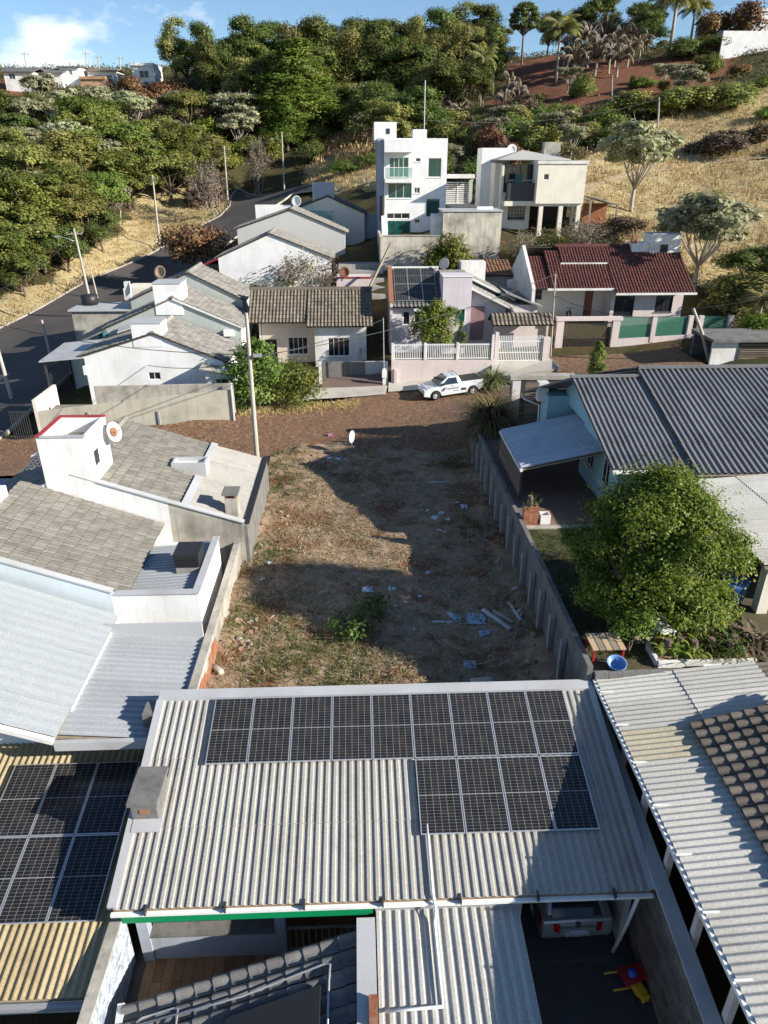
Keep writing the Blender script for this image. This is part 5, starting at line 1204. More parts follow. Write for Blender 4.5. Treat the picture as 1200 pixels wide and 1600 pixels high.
for x, y in ((-20.6, 47.0), (-20.6, 51.2)): box(a1, 'porch_post', dark_metal, x, x + .1, y, y + .1, -.5, 3.4)
sc = MB()
for k in range(14): sc.box(-20.7, -20.66, 47.1 + k * .3, 47.16 + k * .3, -.3, 2.6)
sc.box(-20.72, -20.64, 47.0, 51.2, 2.5, 2.6); sc.build('porch_screen', dark_metal, a1)
box(a1, 'porch_wall', pale_blue_wall, -20.5, -17.95, 51.3, 51.45, -.5, 3.3); box(a1, 'meter_box', white_metal, -18.05, -17.85, 46.85, 47.0, 2.4, 3.0)
shaded_greygreen = paint('shaded_grey_green_wall', (.42, .46, .43), (.28, .29, .27), .4)  # grey-green puts the shade on the two rear terrace gables into the wall colour
a2 = empty('terrace_house', (-13, 55, 1), 'middle white terrace house with tall box tower and grey tiles', 'house')
gable_house(a2, -18.0, -13.0, -8.4, 52.5, 57.4, .8, 4.3, 6.35, 4.35, white_wall, tile_grey, .3, fmat=shaded_greygreen, fascia=white_wall)
box(a2, 'tank_tower', bright_wall, -14.3, -12.35, 52.45, 54.4, 5.2, 7.35); MB().box(-14.35, -12.3, 52.4, 54.45, 7.35, 7.41).build('tower_coping', flash, a2)
box(a2, 'air_conditioner', white_metal, -9.6, -8.9, 52.15, 52.48, 3.7, 4.15)
MB().plate((-16.8, 51.0, 4.3), (-14.6, 51.6, 4.9), (-14.6, 52.4, 4.9), (-17.0, 52.3, 4.4), .06).build('awning', flash, a2)
MB().plate((-20.5, 52.4, 3.2), (-18, 52.4, 4.25), (-18, 57, 4.25), (-20.5, 57, 3.2), .1).build('porch_roof', tile_grey, a2)
box(a2, 'porch_wall', teal_wall, -18.3, -18.05, 52.4, 57, 0, 4.1); box(a2, 'porch_column', plain('turquoise', (.1, .42, .42), .6), -19.6, -19.3, 52.6, 52.9, 0, 3.4); box(a2, 'porch_end_wall', teal_wall, -20.2, -18.2, 56.8, 57, 0, 3.3)
a3 = empty('terrace_house', (-13, 60.5, 2), 'rear terrace house with shade-toned green-grey gable and grey tiles by the brown roof', 'house')
gable_house(a3, -17.6, -12.9, -8.9, 57.8, 62.8, 1.5, 5.3, 7.35, 5.35, shaded_greygreen, tile_grey, .3)
dish((-15.3, 59.0, 6.6), (-.3, -1, .3), .5, 'tan satellite dish on the street side of the rear terrace house', plain('dish_tan', (.5, .32, .2), .6))
box(a3, 'street_box', cream_wall, -19.5, -16.2, 62.5, 65.5, 2, 5.5); box(a3, 'chimney_pillar', white_wall, -18.6, -18.2, 60.0, 60.4, 3, 6.4)
tkr = empty('flat_outbuilding', (-19.5, 56.5, 1), 'flat concrete outbuilding on the terrace street front', 'outbuilding')
box(tkr, 'wall', concrete, -22.4, -17.4, 58.0, 61.0, .5, 4.5); box(tkr, 'roof_slab', flash, -22.6, -17.2, 57.8, 61.2, 4.5, 4.62)
wt = MB(); wt.smooth = True; wt.lathe([(.05, 0), (.62, 0), (.66, .75), (.05, .8)], 20, (-21.6, 60.2, 4.63)); wt.build('water_tank', black_plastic, None, 'black round water tank on the flat concrete outbuilding', 'tank')
# long beige wall along the cobbled street
lbw = empty('boundary_wall', (-14, 44, 0), 'long two-step beige boundary wall along the cobbled street', 'wall')
MB().hexa([(-20.3, 44, -1.1), (-8.0, 44, -.2), (-8.0, 44.2, -.2), (-20.3, 44.2, -1.1), (-20.3, 44, .85), (-8.0, 44, 2.15), (-8.0, 44.2, 2.15), (-20.3, 44.2, .85)]).build('lower_wall', paint('wall_buff', (.55, .52, .42), (.3, .27, .22), .6, .9), lbw)
MB().hexa([(-16.6, 44.25, .5), (-7.9, 44.25, .5), (-7.9, 44.45, .5), (-16.6, 44.45, .5), (-16.6, 44.25, 2.35), (-7.9, 44.25, 2.45), (-7.9, 44.45, 2.45), (-16.6, 44.45, 2.35)]).build('upper_wall', concrete, lbw)
box(lbw, 'corner_wall', cream_wall, -20.5, -20.3, 44, 47.5, -1.1, 1.6); box(lbw, 'inner_floor', dark_concrete, -20.3, -17.9, 44.3, 47, -.8, .35)
for x in (-17.2, -12.8): box(lbw, 'drain_slot', grey_metal, x, x + .12, 43.93, 44.0, -.4, .8)
box(lbw, 'end_post', white_metal, -7.98, -7.9, 43.9, 44.0, -.2, 2.6)
gl_ = MB()
for k in range(9): gl_.box(-21.9 + k * .14, -21.87 + k * .14, 43.6, 43.64, -1.1, 1.0)
gl_.box(-21.9, -20.75, 43.58, 43.66, .9, 1.0); gl_.box(-21.9, -20.75, 43.58, 43.66, -1.0, -.92); gl_.build('gate_leaf', dark_metal, lbw)
# ------------------------------------------------------------------ three gabled houses further up the street
w1 = empty('house', (-7.5, 73, 4), 'house with broad bright white gable wall below grey tiles', 'house')
gable_house(w1, -12.7, -7.8, -2.3, 70, 75, 3.3, 7.05, 9.1, 7.0, white_wall, tile_grey, .35, fmat=bright_wall)
MB().plate((-14.5, 69.8, 6.3), (-12.7, 69.8, 7.0), (-12.7, 75, 7.0), (-14.5, 75, 6.3), .08).build('porch_roof', red_paint, w1); box(w1, 'porch_wall', dark_concrete, -14.2, -12.8, 71, 75, 4, 6.4)
w2 = empty('house', (-6.3, 80, 6), 'house with plain light grey gable wall between two white ones', 'house')
gable_house(w2, -11.8, -6.3, -1.0, 77, 82.5, 5.0, 9.0, 10.75, 8.65, grey_wall, tile_grey, .35, fmat=paint('light_grey_wall', (.52, .51, .49), (.4, .38, .36), .3))
box(w2, 'street_parapet', bright_wall, -10.6, -6.8, 83, 83.2, 9, 10.9); 
dish((-6.0, 81, 10.6), (-.3, -1, .25), .55, 'white satellite dish above the light grey gable', plain('dish_white2', (.8, .8, .78), .5))
w3 = empty('house', (-2.7, 88, 7), 'cream house with square chimney box and glass strip in its gable', 'house')
gable_house(w3, -6.7, -2.9, 1.1, 85, 91, 5.5, 10.3, 11.6, 9.9, cream_wall, tile_dark, .35)
box(w3, 'chimney_box', grey_wall, -4.55, -2.2, 85.2, 87.2, 10.4, 13.0); box(w3, 'chimney_face', bluegrey_wall, -4.3, -2.3, 85.12, 85.2, 11.4, 12.9)
box(w3, 'glass_strip', glassy('pale_green_glass', (.35, .5, .42)), -5.3, -2.4, 84.94, 85.0, 8.6, 10.2)
# lane and steps between
ls = MB()
for k in range(5): ls.box(-1.6, 2.6, 64.5 + k * 1.6, 66.1 + k * 1.6, 3.4, 4.5 + k * .45)
ls.build('concrete_steps', cement, None, 'wide grey concrete steps between white gables and stained wall', 'steps')
box(None, 'lane_wall', bluegrey_wall, 1.0, 2.5, 86, 86.3, 6, 9.8, label='blue-grey garden wall at the head of the lane', cat='wall')

# ------------------------------------------------------------------ white three-storey block
S = 80 / 76.0
wb = empty('apartment_building', (5.8, 83, 8), 'white three-storey block with green windows and glass balcony', 'building')
def wz(px, py, y=80.0): return aty(px, py, y)
X0, X1 = wz(600, 300).x, wz(697, 300).x; ZT = wz(650, 216).z; Z0 = 7.6
xa = wz(600, 260).x; xb = wz(644, 260).x
holes = []
def rect(l, t, r, bt): a = wz(l, t); c = wz(r, bt); return (a.x, c.x, c.z, a.z)
wins = [(rect(608, 246, 638, 277), 4, glass_green), (rect(606, 286, 643, 310), 3, glass_green), (rect(649, 247, 657, 253), 1, glass_dark), (rect(647, 293, 656, 302), 2, glass_dark),
        (rect(669, 247, 689, 277), 1, glass_green), (rect(666, 310, 687, 339), 1, glass_green), (rect(648, 342, 656, 349), 2, glass_dark), (rect(603, 333, 640, 342), 3, glass_dark)]
wall(wb, bright_wall, 'y', 80, .2, xa, X1, Z0, ZT, [w[0] for w in wins])
for r, n, g in wins: window(wb, 'y', 80, 1, r[0], r[1], r[2], r[3], n, 1, gmat=g, fr=.06)
box(wb, 'wall', bluegrey_wall, xa - .6, xa, 80.3, 88, Z0 - 2, ZT); box(wb, 'wall', bright_wall, X1 - .2, X1, 80.2, 88, Z0 - 2, ZT); box(wb, 'wall', bright_wall, xa, X1, 87.8, 88, Z0 - 2, ZT); box(wb, 'roof_slab', grey_wall, xa, X1 - .2, 80.2, 87.8, ZT - .5, ZT - .3)  # left side coloured blue-grey to carry the shade on that face
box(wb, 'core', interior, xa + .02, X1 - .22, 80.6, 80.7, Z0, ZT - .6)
t = wz(645, 202).z; box(wb, 'roof_tower', bright_wall, wz(645, 210).x, wz(667, 210).x, 79.98, 82, ZT - .4, t); box(wb, 'roof_box', bright_wall, wz(591, 210).x - .3, wz(623, 210).x, 84, 87, ZT - .3, ZT + 1.6)
box(wb, 'roof_box_window', glass_dark, wz(606, 215).x, wz(612, 215).x, 83.97, 84, ZT + .5, ZT + 1.0)
r = rect(600, 218, 644, 238); box(wb, 'balcony_canopy', bright_wall, r[0], r[1], 78.9, 80, r[2], r[3])
r = rect(601, 278, 643, 285); box(wb, 'balcony_slab', bright_wall, r[0], r[1], 79.0, 80, r[2], r[2] + .35)
m, nt, b, out = nmat('balcony_glass'); L(nt, mixc(nt, noise(nt, coords(nt), 2), (.18, .36, .31), (.24, .42, .37)), b.inputs['Base Color']); b.inputs['Alpha'].default_value = .35; b.inputs['Roughness'].default_value = .05
for k in range(3): box(wb, 'balcony_glass', m, r[0] + .02 + k * (r[1] - r[0]) / 3, r[0] - .02 + (k + 1) * (r[1] - r[0]) / 3, 79.02, 79.04, r[2] + .35, r[2] + 1.35)
box(wb, 'balcony_rail', white_metal, r[0], r[1], 79.0, 79.06, r[2] + 1.35, r[2] + 1.41)
r = rect(604, 345, 640, 368); dd = box(wb, 'entrance_door', glass_green, r[0], r[1], 79.9, 79.97, r[2], r[3])
for k in range(4): box(dd, 'door_stile', dark_metal, r[0] + k * (r[1] - r[0] - .05) / 3, r[0] + .05 + k * (r[1] - r[0] - .05) / 3, 79.87, 79.9, r[2], r[3])
MB().hexa([(xa - .3, 77.5, 7), (xa + .3, 77.5, 7), (xa + .3, 80, 7), (xa - .3, 80, 7), (xa - .3, 77.5, 8.6), (xa + .3, 77.5, 8.6), (xa + .3, 80, 10.6), (xa - .3, 80, 10.6)]).build('side_parapet', bright_wall, wb)
fl = MB(); fl.tube([(xa - .2, 79.5, 9.5), (xa - .2, 79.5, 11.9)], .25, 10); fl.build('water_flue', black_plastic, wb)
mast = MB(); mast.tube([(7.6, 86, ZT), (7.6, 86, ZT + 5.5)], .05, 6); mast.build('antenna_mast', grey_metal, wb)
# stained retaining wall and concrete box in front
sw = MB().box(2.6, 8.3, 70, 70.3, 2.5, 8.85).build('retaining_wall', stained, None, 'black-streaked concrete retaining wall below the white block', 'wall')
box(sw, 'coping', concrete, 2.55, 8.3, 69.95, 70.35, 8.85, 8.95); box(sw, 'return_wall', stained, 2.35, 2.6, 70, 79, 3, 8.7)
cb = empty('concrete_garage', (10.8, 72, 6), 'tall bare concrete box with mould stains in front of the white block', 'outbuilding')
box(cb, 'wall', stained, 8.1, 13.5, 69.9, 73.5, 3.5, 10.95); box(cb, 'side_wall', white_wall, 7.3, 8.098, 70.4, 73.5, 8, 10.6); box(cb, 'coping', flash, 8.0, 13.6, 69.8, 73.6, 10.95, 11.05); box(cb, 'roof_pipe', white_metal, 11.4, 12.9, 71.3, 71.6, 11.05, 11.3)
# white slatted gate at the end of the lane
sg = empty('gate', (11, 88, 10.5), 'white slatted gate under a flat canopy beside the white block', 'gate')
gl0, gl1 = aty(697, 300, 88).x, aty(732, 300, 88).x; gzt, gzb = aty(700, 283, 88).z, aty(700, 318, 88).z
for k in range(11): MB().box(gl0, gl1, 88, 88.05, gzb + k * (gzt - gzb) / 11, gzb + k * (gzt - gzb) / 11 + .12).build('slat', white_metal, sg)
box(sg, 'stile', white_metal, (gl0 + gl1) / 2 - .05, (gl0 + gl1) / 2 + .05, 87.95, 88, gzb, gzt); box(sg, 'post', grey_wall, gl1, gl1 + .4, 87.8, 88.2, gzb - 1, gzt + .2); box(sg, 'canopy', white_wall, gl0 - .2, gl1 + .5, 87.0, 89.0, gzt + .3, gzt + .7)
MB().box(gl0 - .3, gl1 + 1.5, 80.5, 88.5, 5, gzb - .02).build('lane', pavement, None, kind='structure')
# ------------------------------------------------------------------ cream house on stilts
bg_ = empty('house', (17.5, 77, 8.5), 'cream two-storey house on concrete stilts with hipped pale roof', 'house')
def by(px, py, y=75.0): return aty(px, py, y)
a = by(842, 256); c = by(911, 318); a2_ = by(843, 318)
wall(bg_, cream_wall, 'y', 75, .2, a.x, c.x, c.z, a.z, [(by(850, 272).x, by(858, 272).x, by(850, 281).z, by(850, 272).z)]); window(bg_, 'y', 75, 1, by(850, 272).x, by(858, 272).x, by(850, 281).z, by(850, 272).z, 1, sill=False)
box(bg_, 'wall', cream_wall, c.x - .2, c.x, 75.2, 82, c.z, a.z); box(bg_, 'wall', cream_wall, a.x, a.x + .2, 75.2, 77.2, c.z, a.z); box(bg_, 'floor_slab', cream_wall, a.x, c.x, 75.2, 82, c.z - .25, c.z - .01); box(bg_, 'roof_edge', white_wall, a.x - .1, c.x + .15, 74.9, 82, a.z, a.z + .28)
for px in (846, 877, 905): x = by(px, 330).x; MB().box(x - .2, x + .2, 75.2, 75.6, gz1(x, 75.2) - .5, c.z - .25).build('stilt', cream_wall, bg_)
x = by(908, 330).x; MB().box(x - .15, x + .15, 78, 78.3, gz1(x, 78) - .5, c.z - .25).build('stilt', cream_wall, bg_)
b0, b1 = by(776, 260, 77.2), by(836, 260, 77.2)
wall(bg_, cream_wall, 'y', 77.2, .2, b0.x + .8, a.x, 7.5, by(800, 318, 77.2).z + 1.0, [(by(794, 320, 77.2).x, by(822, 320, 77.2).x, by(800, 344, 77.2).z, by(800, 321, 77.2).z)])
window(bg_, 'y', 77.2, 1, by(794, 320, 77.2).x, by(822, 320, 77.2).x, by(800, 344, 77.2).z, by(800, 321, 77.2).z, 6, 4, fmat=grey_metal, fr=.04)
zz0 = by(800, 318, 77.2).z + 1.0; zz1 = by(800, 257, 77.2).z
box(bg_, 'veranda_screen', glass_dark, b0.x + .9, a.x, 77.4, 77.5, zz0, zz1)
for k in range(7): box(bg_, 'veranda_mullion', dark_metal, b0.x + .9 + k * .75, b0.x + .97 + k * .75, 77.32, 77.4, zz0, zz1)
rr = MB()
for k in range(12): rr.box(b0.x + 1.4 + k * .25, b0.x + 1.43 + k * .25, 77.1, 77.13, zz0 + .1, zz0 + 1.1)
rr.box(b0.x + 1.3, b0.x + 4.4, 77.08, 77.15, zz0 + 1.1, zz0 + 1.16); rr.build('veranda_rail', white_metal, bg_)
box(bg_, 'balcony', dark_metal, a.x - 2.6, a.x - .02, 75.9, 77.1, c.z + .2, c.z + 1.8); box(bg_, 'balcony_slab', cream_wall, a.x - 2.9, a.x - .02, 75.8, 77.15, c.z - .25, c.z + .18); box(bg_, 'hung_cloth', plain('teal_cloth', (.04, .11, .11), .8), a.x - 2.0, a.x - 1.3, 75.84, 75.88, c.z + 1.8, c.z + 2.6)
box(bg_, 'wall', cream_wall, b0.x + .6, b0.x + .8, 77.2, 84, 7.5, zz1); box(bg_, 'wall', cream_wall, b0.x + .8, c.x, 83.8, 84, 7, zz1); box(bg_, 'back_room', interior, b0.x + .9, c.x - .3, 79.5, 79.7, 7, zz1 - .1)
box(bg_, 'side_wing', cream_wall, by(770, 300, 79).x, by(782, 300, 79).x, 78.5, 84, 7.5, by(775, 255, 79).z); wq = by(771, 285, 78.5)
box(bg_, 'stair_tower', bright_wall, by(750, 300, 81).x, by(798, 240, 81).x, 81, 84, 8, by(770, 231, 81).z)
pk0 = by(823, 234, 79); ev = a.z + .3
hp = [(by(779, 257, 76.8).x, 76.8, ev + .1), (a.x + 3.6, 76.8, ev + .1), (a.x + 3.6, 84, ev + .1), (by(779, 257, 76.8).x, 84, ev + .1)]; pkv = (pk0.x - .2, 80, pk0.z)
for i in range(4):
    p, q_ = Vector(hp[i]), Vector(hp[(i + 1) % 4]); MB().add([p, q_, pkv, p - Vector((0, 0, .08)), q_ - Vector((0, 0, .08)), Vector(pkv) - Vector((0, 0, .08))], [(0, 1, 2), (5, 4, 3), (0, 3, 4, 1), (1, 4, 5, 2), (2, 5, 3, 0)]).build('hip_roof', fibre_pale, bg_)
box(bg_, 'chimney', concrete, pk0.x + 2.5, pk0.x + 4.2, 82, 83, ev, ev + 1.7)
dish((by(799, 240, 81.5).x, 81.5, by(799, 233, 81.5).z - .7), (-.2, -1, .35), .5, 'white satellite dish on the stair tower of the stilt house', plain('dish_white3', (.8, .8, .78), .5))
sd = empty('shed', (25, 77, 9), 'rough open shed with dark sheet roof beside the stilt house', 'shed')
MB().plate((23.2, 75.5, 12.0), (26.2, 75.5, 11.2), (26.2, 79, 11.2), (23.2, 79, 12.0), .1).build('roof', fibre_dark, sd)
for x in (23.3, 26.0): box(sd, 'post', wood_old, x, x + .15, 75.6, 75.75, gz1(x, 75.6) - .3, 11.3 if x > 25 else 11.9)
box(sd, 'wall', rust, 23.5, 26, 78.5, 78.6, 8.5, 11.2)
# low tiled outbuildings behind the pink and red houses
ob = empty('tiled_shed', (11.5, 65, 4), 'small brick shed with orange-brown tiles behind the red roof', 'shed')
box(ob, 'wall', concrete, 9.8, 13.6, 64.2, 67, 3, 6.2); tile_roof(ob, (9.6, 63.9, 6.2), (4.2, 0, 0), (0, 3.4, .9), pieces('mossy_clay_tile', (.2, .085, .045), (.3, .16, .09), (.06, .05, .035), .85, dscale=1.6), .3, .38, .04, 0)
box(ob, 'white_tank', white_wall, 13.0, 13.7, 62.2, 63, 4, 6.0)

# ------------------------------------------------------------------ houses on the hill crest, far left and far right
def hill_house(name, label, l, t, r, bt, y, wm, rm_, rt, wins=(), slope=1, group=None):
    p0 = aty(l, bt, y); p1 = aty(r, t, y); z0 = min(p0.z, gz1((p0.x + p1.x) / 2, y)) - 1; pr = aty(l, rt, y)
    e = empty(name, ((p0.x + p1.x) / 2, y + 3, z0), label, 'house', group)
    hs = [(aty(a, t, y).x, aty(c, t, y).x, aty(l, d, y).z, aty(l, b_, y).z) for a, b_, c, d in wins]
    wall(e, wm, 'y', y, .2, p0.x, p1.x, z0, p1.z, hs)
    for h_ in hs: window(e, 'y', y, 1, *h_, 2, 1, fr=.07)
    for xx in (p0.x, p1.x - .2): box(e, 'wall', wm, xx, xx + .2, y + .2, y + 7, z0, p1.z)
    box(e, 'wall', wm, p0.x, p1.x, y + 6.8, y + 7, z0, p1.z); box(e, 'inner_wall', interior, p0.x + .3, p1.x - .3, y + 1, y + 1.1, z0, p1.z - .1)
    if rm_: 
        MB().plate((p0.x - .4, y - .5, p1.z + .02), (p1.x + .4, y - .5, p1.z + .02), (p1.x + .4, y + 3.5, pr.z), (p0.x - .4, y + 3.5, pr.z), .15).build('roof', rm_, e)
        MB().plate((p1.x + .4, y + 7.5, p1.z + .02), (p0.x - .4, y + 7.5, p1.z + .02), (p0.x - .4, y + 3.5, pr.z), (p1.x + .4, y + 3.5, pr.z), .15).build('roof', rm_, e)
    else: box(e, 'roof_slab', wm, p0.x, p1.x, y - .3, y + 7, p1.z, p1.z + .5)
    return e
hill_house('hill_house', 'white house with long grey tiled roof at the left end of the hill', 8, 112, 50, 128, 158, white_wall, tile_dark, 102, [(12, 114, 22, 124)])
hill_house('hill_house', 'house with low grey roof and pale front between white hill houses', 48, 114, 96, 130, 163, white_wall, tile_dark, 104, [(72, 115, 78, 123)])
hill_house('hill_house', 'tall white hill house with flat eave and green shutter', 97, 104, 122, 135, 165, bright_wall, tile_dark, 101, [(106, 109, 111, 117)])
hill_house('hill_house', 'white hill house with brown roof over two square windows', 138, 111, 180, 124, 168, white_wall, tile_brown, 104, [(146, 117, 156, 122), (165, 117, 174, 122)])
hill_house('hill_house', 'orange brick annex below the brown-roofed hill house', 127, 124, 165, 136, 164, pieces('hill_brick', (.42, .25, .15), (.5, .3, .2)), None, 0)
hill_house('hill_house', 'modern white cube house with large dark window on the hill', 208, 103, 240, 128, 168, bright_wall, None, 0, [(216, 110, 231, 122)])
hill_house('hill_house', 'low white wall of a house seen between tree trunks on the hill', 300, 123, 345, 135, 182, white_wall, tile_brown, 119)
hill_house('hill_house', 'pale house half hidden by trunks of the tall wood', 350, 122, 400, 134, 186, white_wall, tile_brown, 118)
hill_house('hill_house', 'small blue-grey house roof showing between the wood and the palms', 780, 83, 805, 95, 200, bluegrey_wall, tile_dark, 76)
hill_house('hill_house', 'grey hill house with dark hip roof right of the palms', 1105, 30, 1135, 55, 192, grey_wall, tile_dark, 20, [(1110, 34, 1118, 44)])
hill_house('hill_house', 'large white hilltop house with tall grey block at the right edge', 1170, 18, 1260, 60, 188, bright_wall, None, 0, [(1184, 25, 1192, 40)])
tg = MB(); p = aty(1128, 66, 160); q_ = aty(1260, 66, 160); tg.hexa([(p.x, 160, p.z - 4), (q_.x, 160, p.z - 4), (q_.x, 160.4, p.z - 4), (p.x, 160.4, p.z - 4), (p.x, 160, aty(1128, 48, 160).z), (q_.x, 160, aty(1128, 48, 160).z), (q_.x, 160.4, aty(1128, 48, 160).z), (p.x, 160.4, aty(1128, 48, 160).z)])
tg.build('garden_wall', bright_wall, None, 'long white garden wall of the hilltop house', 'wall')
# ------------------------------------------------------------------ vehicles
def bevelled(mb, name, mat, parent, w=.05, seg=3):
    me = mb.mesh(name, mat); bm = bmesh.new(); bm.from_mesh(me)
    bmesh.ops.remove_doubles(bm, verts=bm.verts, dist=1e-4)
    ed = [e for e in bm.edges if len(e.link_faces) == 2 and e.calc_face_angle(0) > .5]
    bmesh.ops.bevel(bm, geom=ed, offset=w, segments=seg, profile=.6, affect='EDGES', clamp_overlap=True)
    for f in bm.faces: f.smooth = True
    bm.to_mesh(me); bm.free()
    return link(name, me, None, parent)
def arch(cx, cz, r, n=9): return [(cx + r * math.cos(t), cz + r * math.sin(t)) for t in np.linspace(math.pi, 0, n)]
tyre_m = plain('tyre_rubber', (.018, .018, .018), .9); rim_m = plain('wheel_silver', (.62, .63, .64), .35, .4)
glass_car = glassy('car_glass', (.02, .03, .04), .04); lamp_red = plain('lamp_red', (.35, .01, .01), .2); lamp_clear = plain('lamp_clear', (.7, .72, .75), .15)
def wheel(root, x, y, side, r=.3):
    w = MB(); w.smooth = True; ax = Vector((0, side, 0)); c = (x, y - side * .19, r)
    w.lathe([(r * .6, 0), (r * .96, .0), (r, .04), (r, .15), (r * .95, .19), (r * .62, .2)], 24, c, ax); wo = w.build('wheel', tyre_m, root, local=True)
    q = MB(); q.lathe([(.01, .17), (r * .2, .175), (r * .25, .165), (r * .58, .16), (r * .64, .2), (r * .64, .03)], 20, c, ax); q.build('rim', rim_m, wo, local=True)
    h = MB()
    for k in range(5):
        a = k * 1.2566; h.lathe([(.012, .168), (.05, .172), (.045, .176), (.005, .177)], 8, Vector(c) + Vector((math.cos(a) * r * .42, 0, math.sin(a) * r * .42)), ax)
    h.build('rim_holes', dark_metal, wo, local=True)
def carpaint(name, col, metallic=.3):
    m, nt, b, out = nmat(name); f = noise(nt, coords(nt), 6, 4)
    L(nt, mixc(nt, .2, col, ramp(nt, f, .3, .7, (.6,) * 3, (1.2,) * 3), 'MULTIPLY'), b.inputs['Base Color']); b.inputs['Roughness'].default_value = .35; b.inputs['Metallic'].default_value = metallic; b.inputs['Coat Weight'].default_value = .6; b.inputs['Coat Roughness'].default_value = .08
    return m
truck_white = carpaint('pickup_white_paint', (.66, .71, .74), .05); silver = carpaint('silver_car_paint', (.42, .43, .44), .55)
def cabin(root, prof_b, prof_t, zb, zt, wb_, wt_, mat):
    """greenhouse: bottom and top outlines joined, roof cambered"""
    x0, x1 = prof_b; t0, t1 = prof_t
    return MB().hexa([(x0, -wb_, zb), (x1, -wb_, zb), (x1, wb_, zb), (x0, wb_, zb), (t0, -wt_, zt), (t1, -wt_, zt), (t1, wt_, zt), (t0, wt_, zt)])
pc = atz(706, 622, .18)
tk = empty('pickup_truck', (pc.x, pc.y + .75, gz1(pc.x, pc.y + .75) + .03), 'white company pickup truck with blue and red lettering parked by the pink wall', 'pickup truck')
tk.rotation_euler = (0, math.radians(4.0), math.radians(180 + 12))
side = [(-2.18, .5), (-2.2, 1.02), (-.30, 1.06), (-.28, .98), (1.0, .98), (1.95, .84), (2.18, .66), (2.22, .36), (1.78, .25)] + arch(1.36, .3, .37)[::-1] + [(.9, .25), (-.98, .27)] + arch(-1.38, .3, .37)[::-1] + [(-1.85, .32)]
bevelled(MB().prism(side, 'y', -.83, .83), 'body', truck_white, tk, .05)
bevelled(cabin(tk, (-.62, 1.22), (-.38, .42), .94, 1.47, .78, .62, truck_white), 'cabin', truck_white, tk, .06)
for s in (1, -1):
    MB().add([(-.28, s * .775, 1.0), (.86, s * .775, 1.0), (.34, s * .655, 1.4), (-.22, s * .655, 1.4), (-.28, s * .80, 1.0), (.86, s * .80, 1.0), (.34, s * .672, 1.4), (-.22, s * .672, 1.4)], [(0, 1, 2, 3), (7, 6, 5, 4), (0, 4, 5, 1), (1, 5, 6, 2), (2, 6, 7, 3), (3, 7, 4, 0)]).build('side_window', glass_car, tk, local=True)
    for x in (1.36, -1.38): wheel(tk, x, s * .83, s, .31)
    ar = MB()
    for cx in (1.36, -1.38):
        pts = arch(cx, .3, .40, 13); inn = arch(cx, .3, .345, 13)
        for k in range(12): ar.add([(pts[k][0], s * .84, pts[k][1]), (pts[k + 1][0], s * .84, pts[k + 1][1]), (inn[k + 1][0], s * .84, inn[k + 1][1]), (inn[k][0], s * .84, inn[k][1]), (pts[k][0], s * .78, pts[k][1]), (pts[k + 1][0], s * .78, pts[k + 1][1])], [(0, 1, 2, 3), (0, 4, 5, 1)])
    ar.build('wheel_arch', black_plastic, tk, local=True)
    MB().box(1.9, 2.16, s * .62 - .16, s * .62 + .18, .64, .80).build('headlight', lamp_clear, tk, local=True)
    MB().box(-2.23, -2.15, s * .74 - .07, s * .74 + .1, .62, .98).build('tail_light', lamp_red, tk, local=True)
    MB().box(.72, .92, s * .88 - .07, s * .88 + .07, 1.0, 1.14).build('mirror', black_plastic, tk, local=True)
    MB().box(.05, .22, s * .828, s * .845, .86, .89).build('door_handle', black_plastic, tk, local=True)
    MB().box(-.88, -.5, s * .822, s * .838, .46, .62).build('side_vent', black_plastic, tk, local=True)
MB().add([(1.16, -.70, 1.0), (1.16, .70, 1.0), (.44, .57, 1.44), (.44, -.57, 1.44), (1.19, -.70, 1.01), (1.19, .70, 1.01), (.47, .57, 1.455), (.47, -.57, 1.455)], [(0, 1, 2, 3), (7, 6, 5, 4), (0, 4, 5, 1), (1, 5, 6, 2), (2, 6, 7, 3), (3, 7, 4, 0)]).build('windscreen', glass_car, tk, local=True)
MB().box(-2.1, -.62, -.72, .72, 1.03, 1.075).build('bed_cover', plain('black_vinyl', (.035, .033, .032), .7), tk, local=True)
MB().box(2.15, 2.24, -.7, .7, .34, .5).build('front_grille', black_plastic, tk, local=True)
rk = MB(); rk.tube([(-.3, -.5, 1.47), (-.3, -.5, 1.56), (-.3, .5, 1.56), (-.3, .5, 1.47)], .02, 6); rk.build('roof_bar', black_plastic, tk, local=True)
an = MB(); an.tube([(.35, .3, 1.46), (.15, .3, 1.95)], .008, 5); an.build('antenna', black_plastic, tk, local=True)
navy = plain('navy_lettering', (.02, .03, .16), .5); redl = plain('red_lettering', (.4, .02, .03), .5)
def side_text(txt, size, x, z, mat, y=.836, root=tk):
    o = link('lettering', text_mesh(txt, size, mat), None, root); o.matrix_basis = Matrix(((-1, 0, 0, x), (0, 0, 1, y), (0, 1, 0, z), (0, 0, 0, 1))); return o
side_text('Tomazoni', .235, .62, .64, navy); side_text('Imóveis', .125, .05, .48, navy)
MB().box(.68, .80, .832, .842, .62, .74).add([(.92, .84, .68), (.66, .84, .68), (.66, .84, .84)], [(0, 1, 2)]).build('logo', navy, tk, local=True)
MB().box(.80, .92, .832, .843, .55, .67).build('logo', redl, tk, local=True)
side_text('Tomazoni', .08, -1.35, .92, navy)
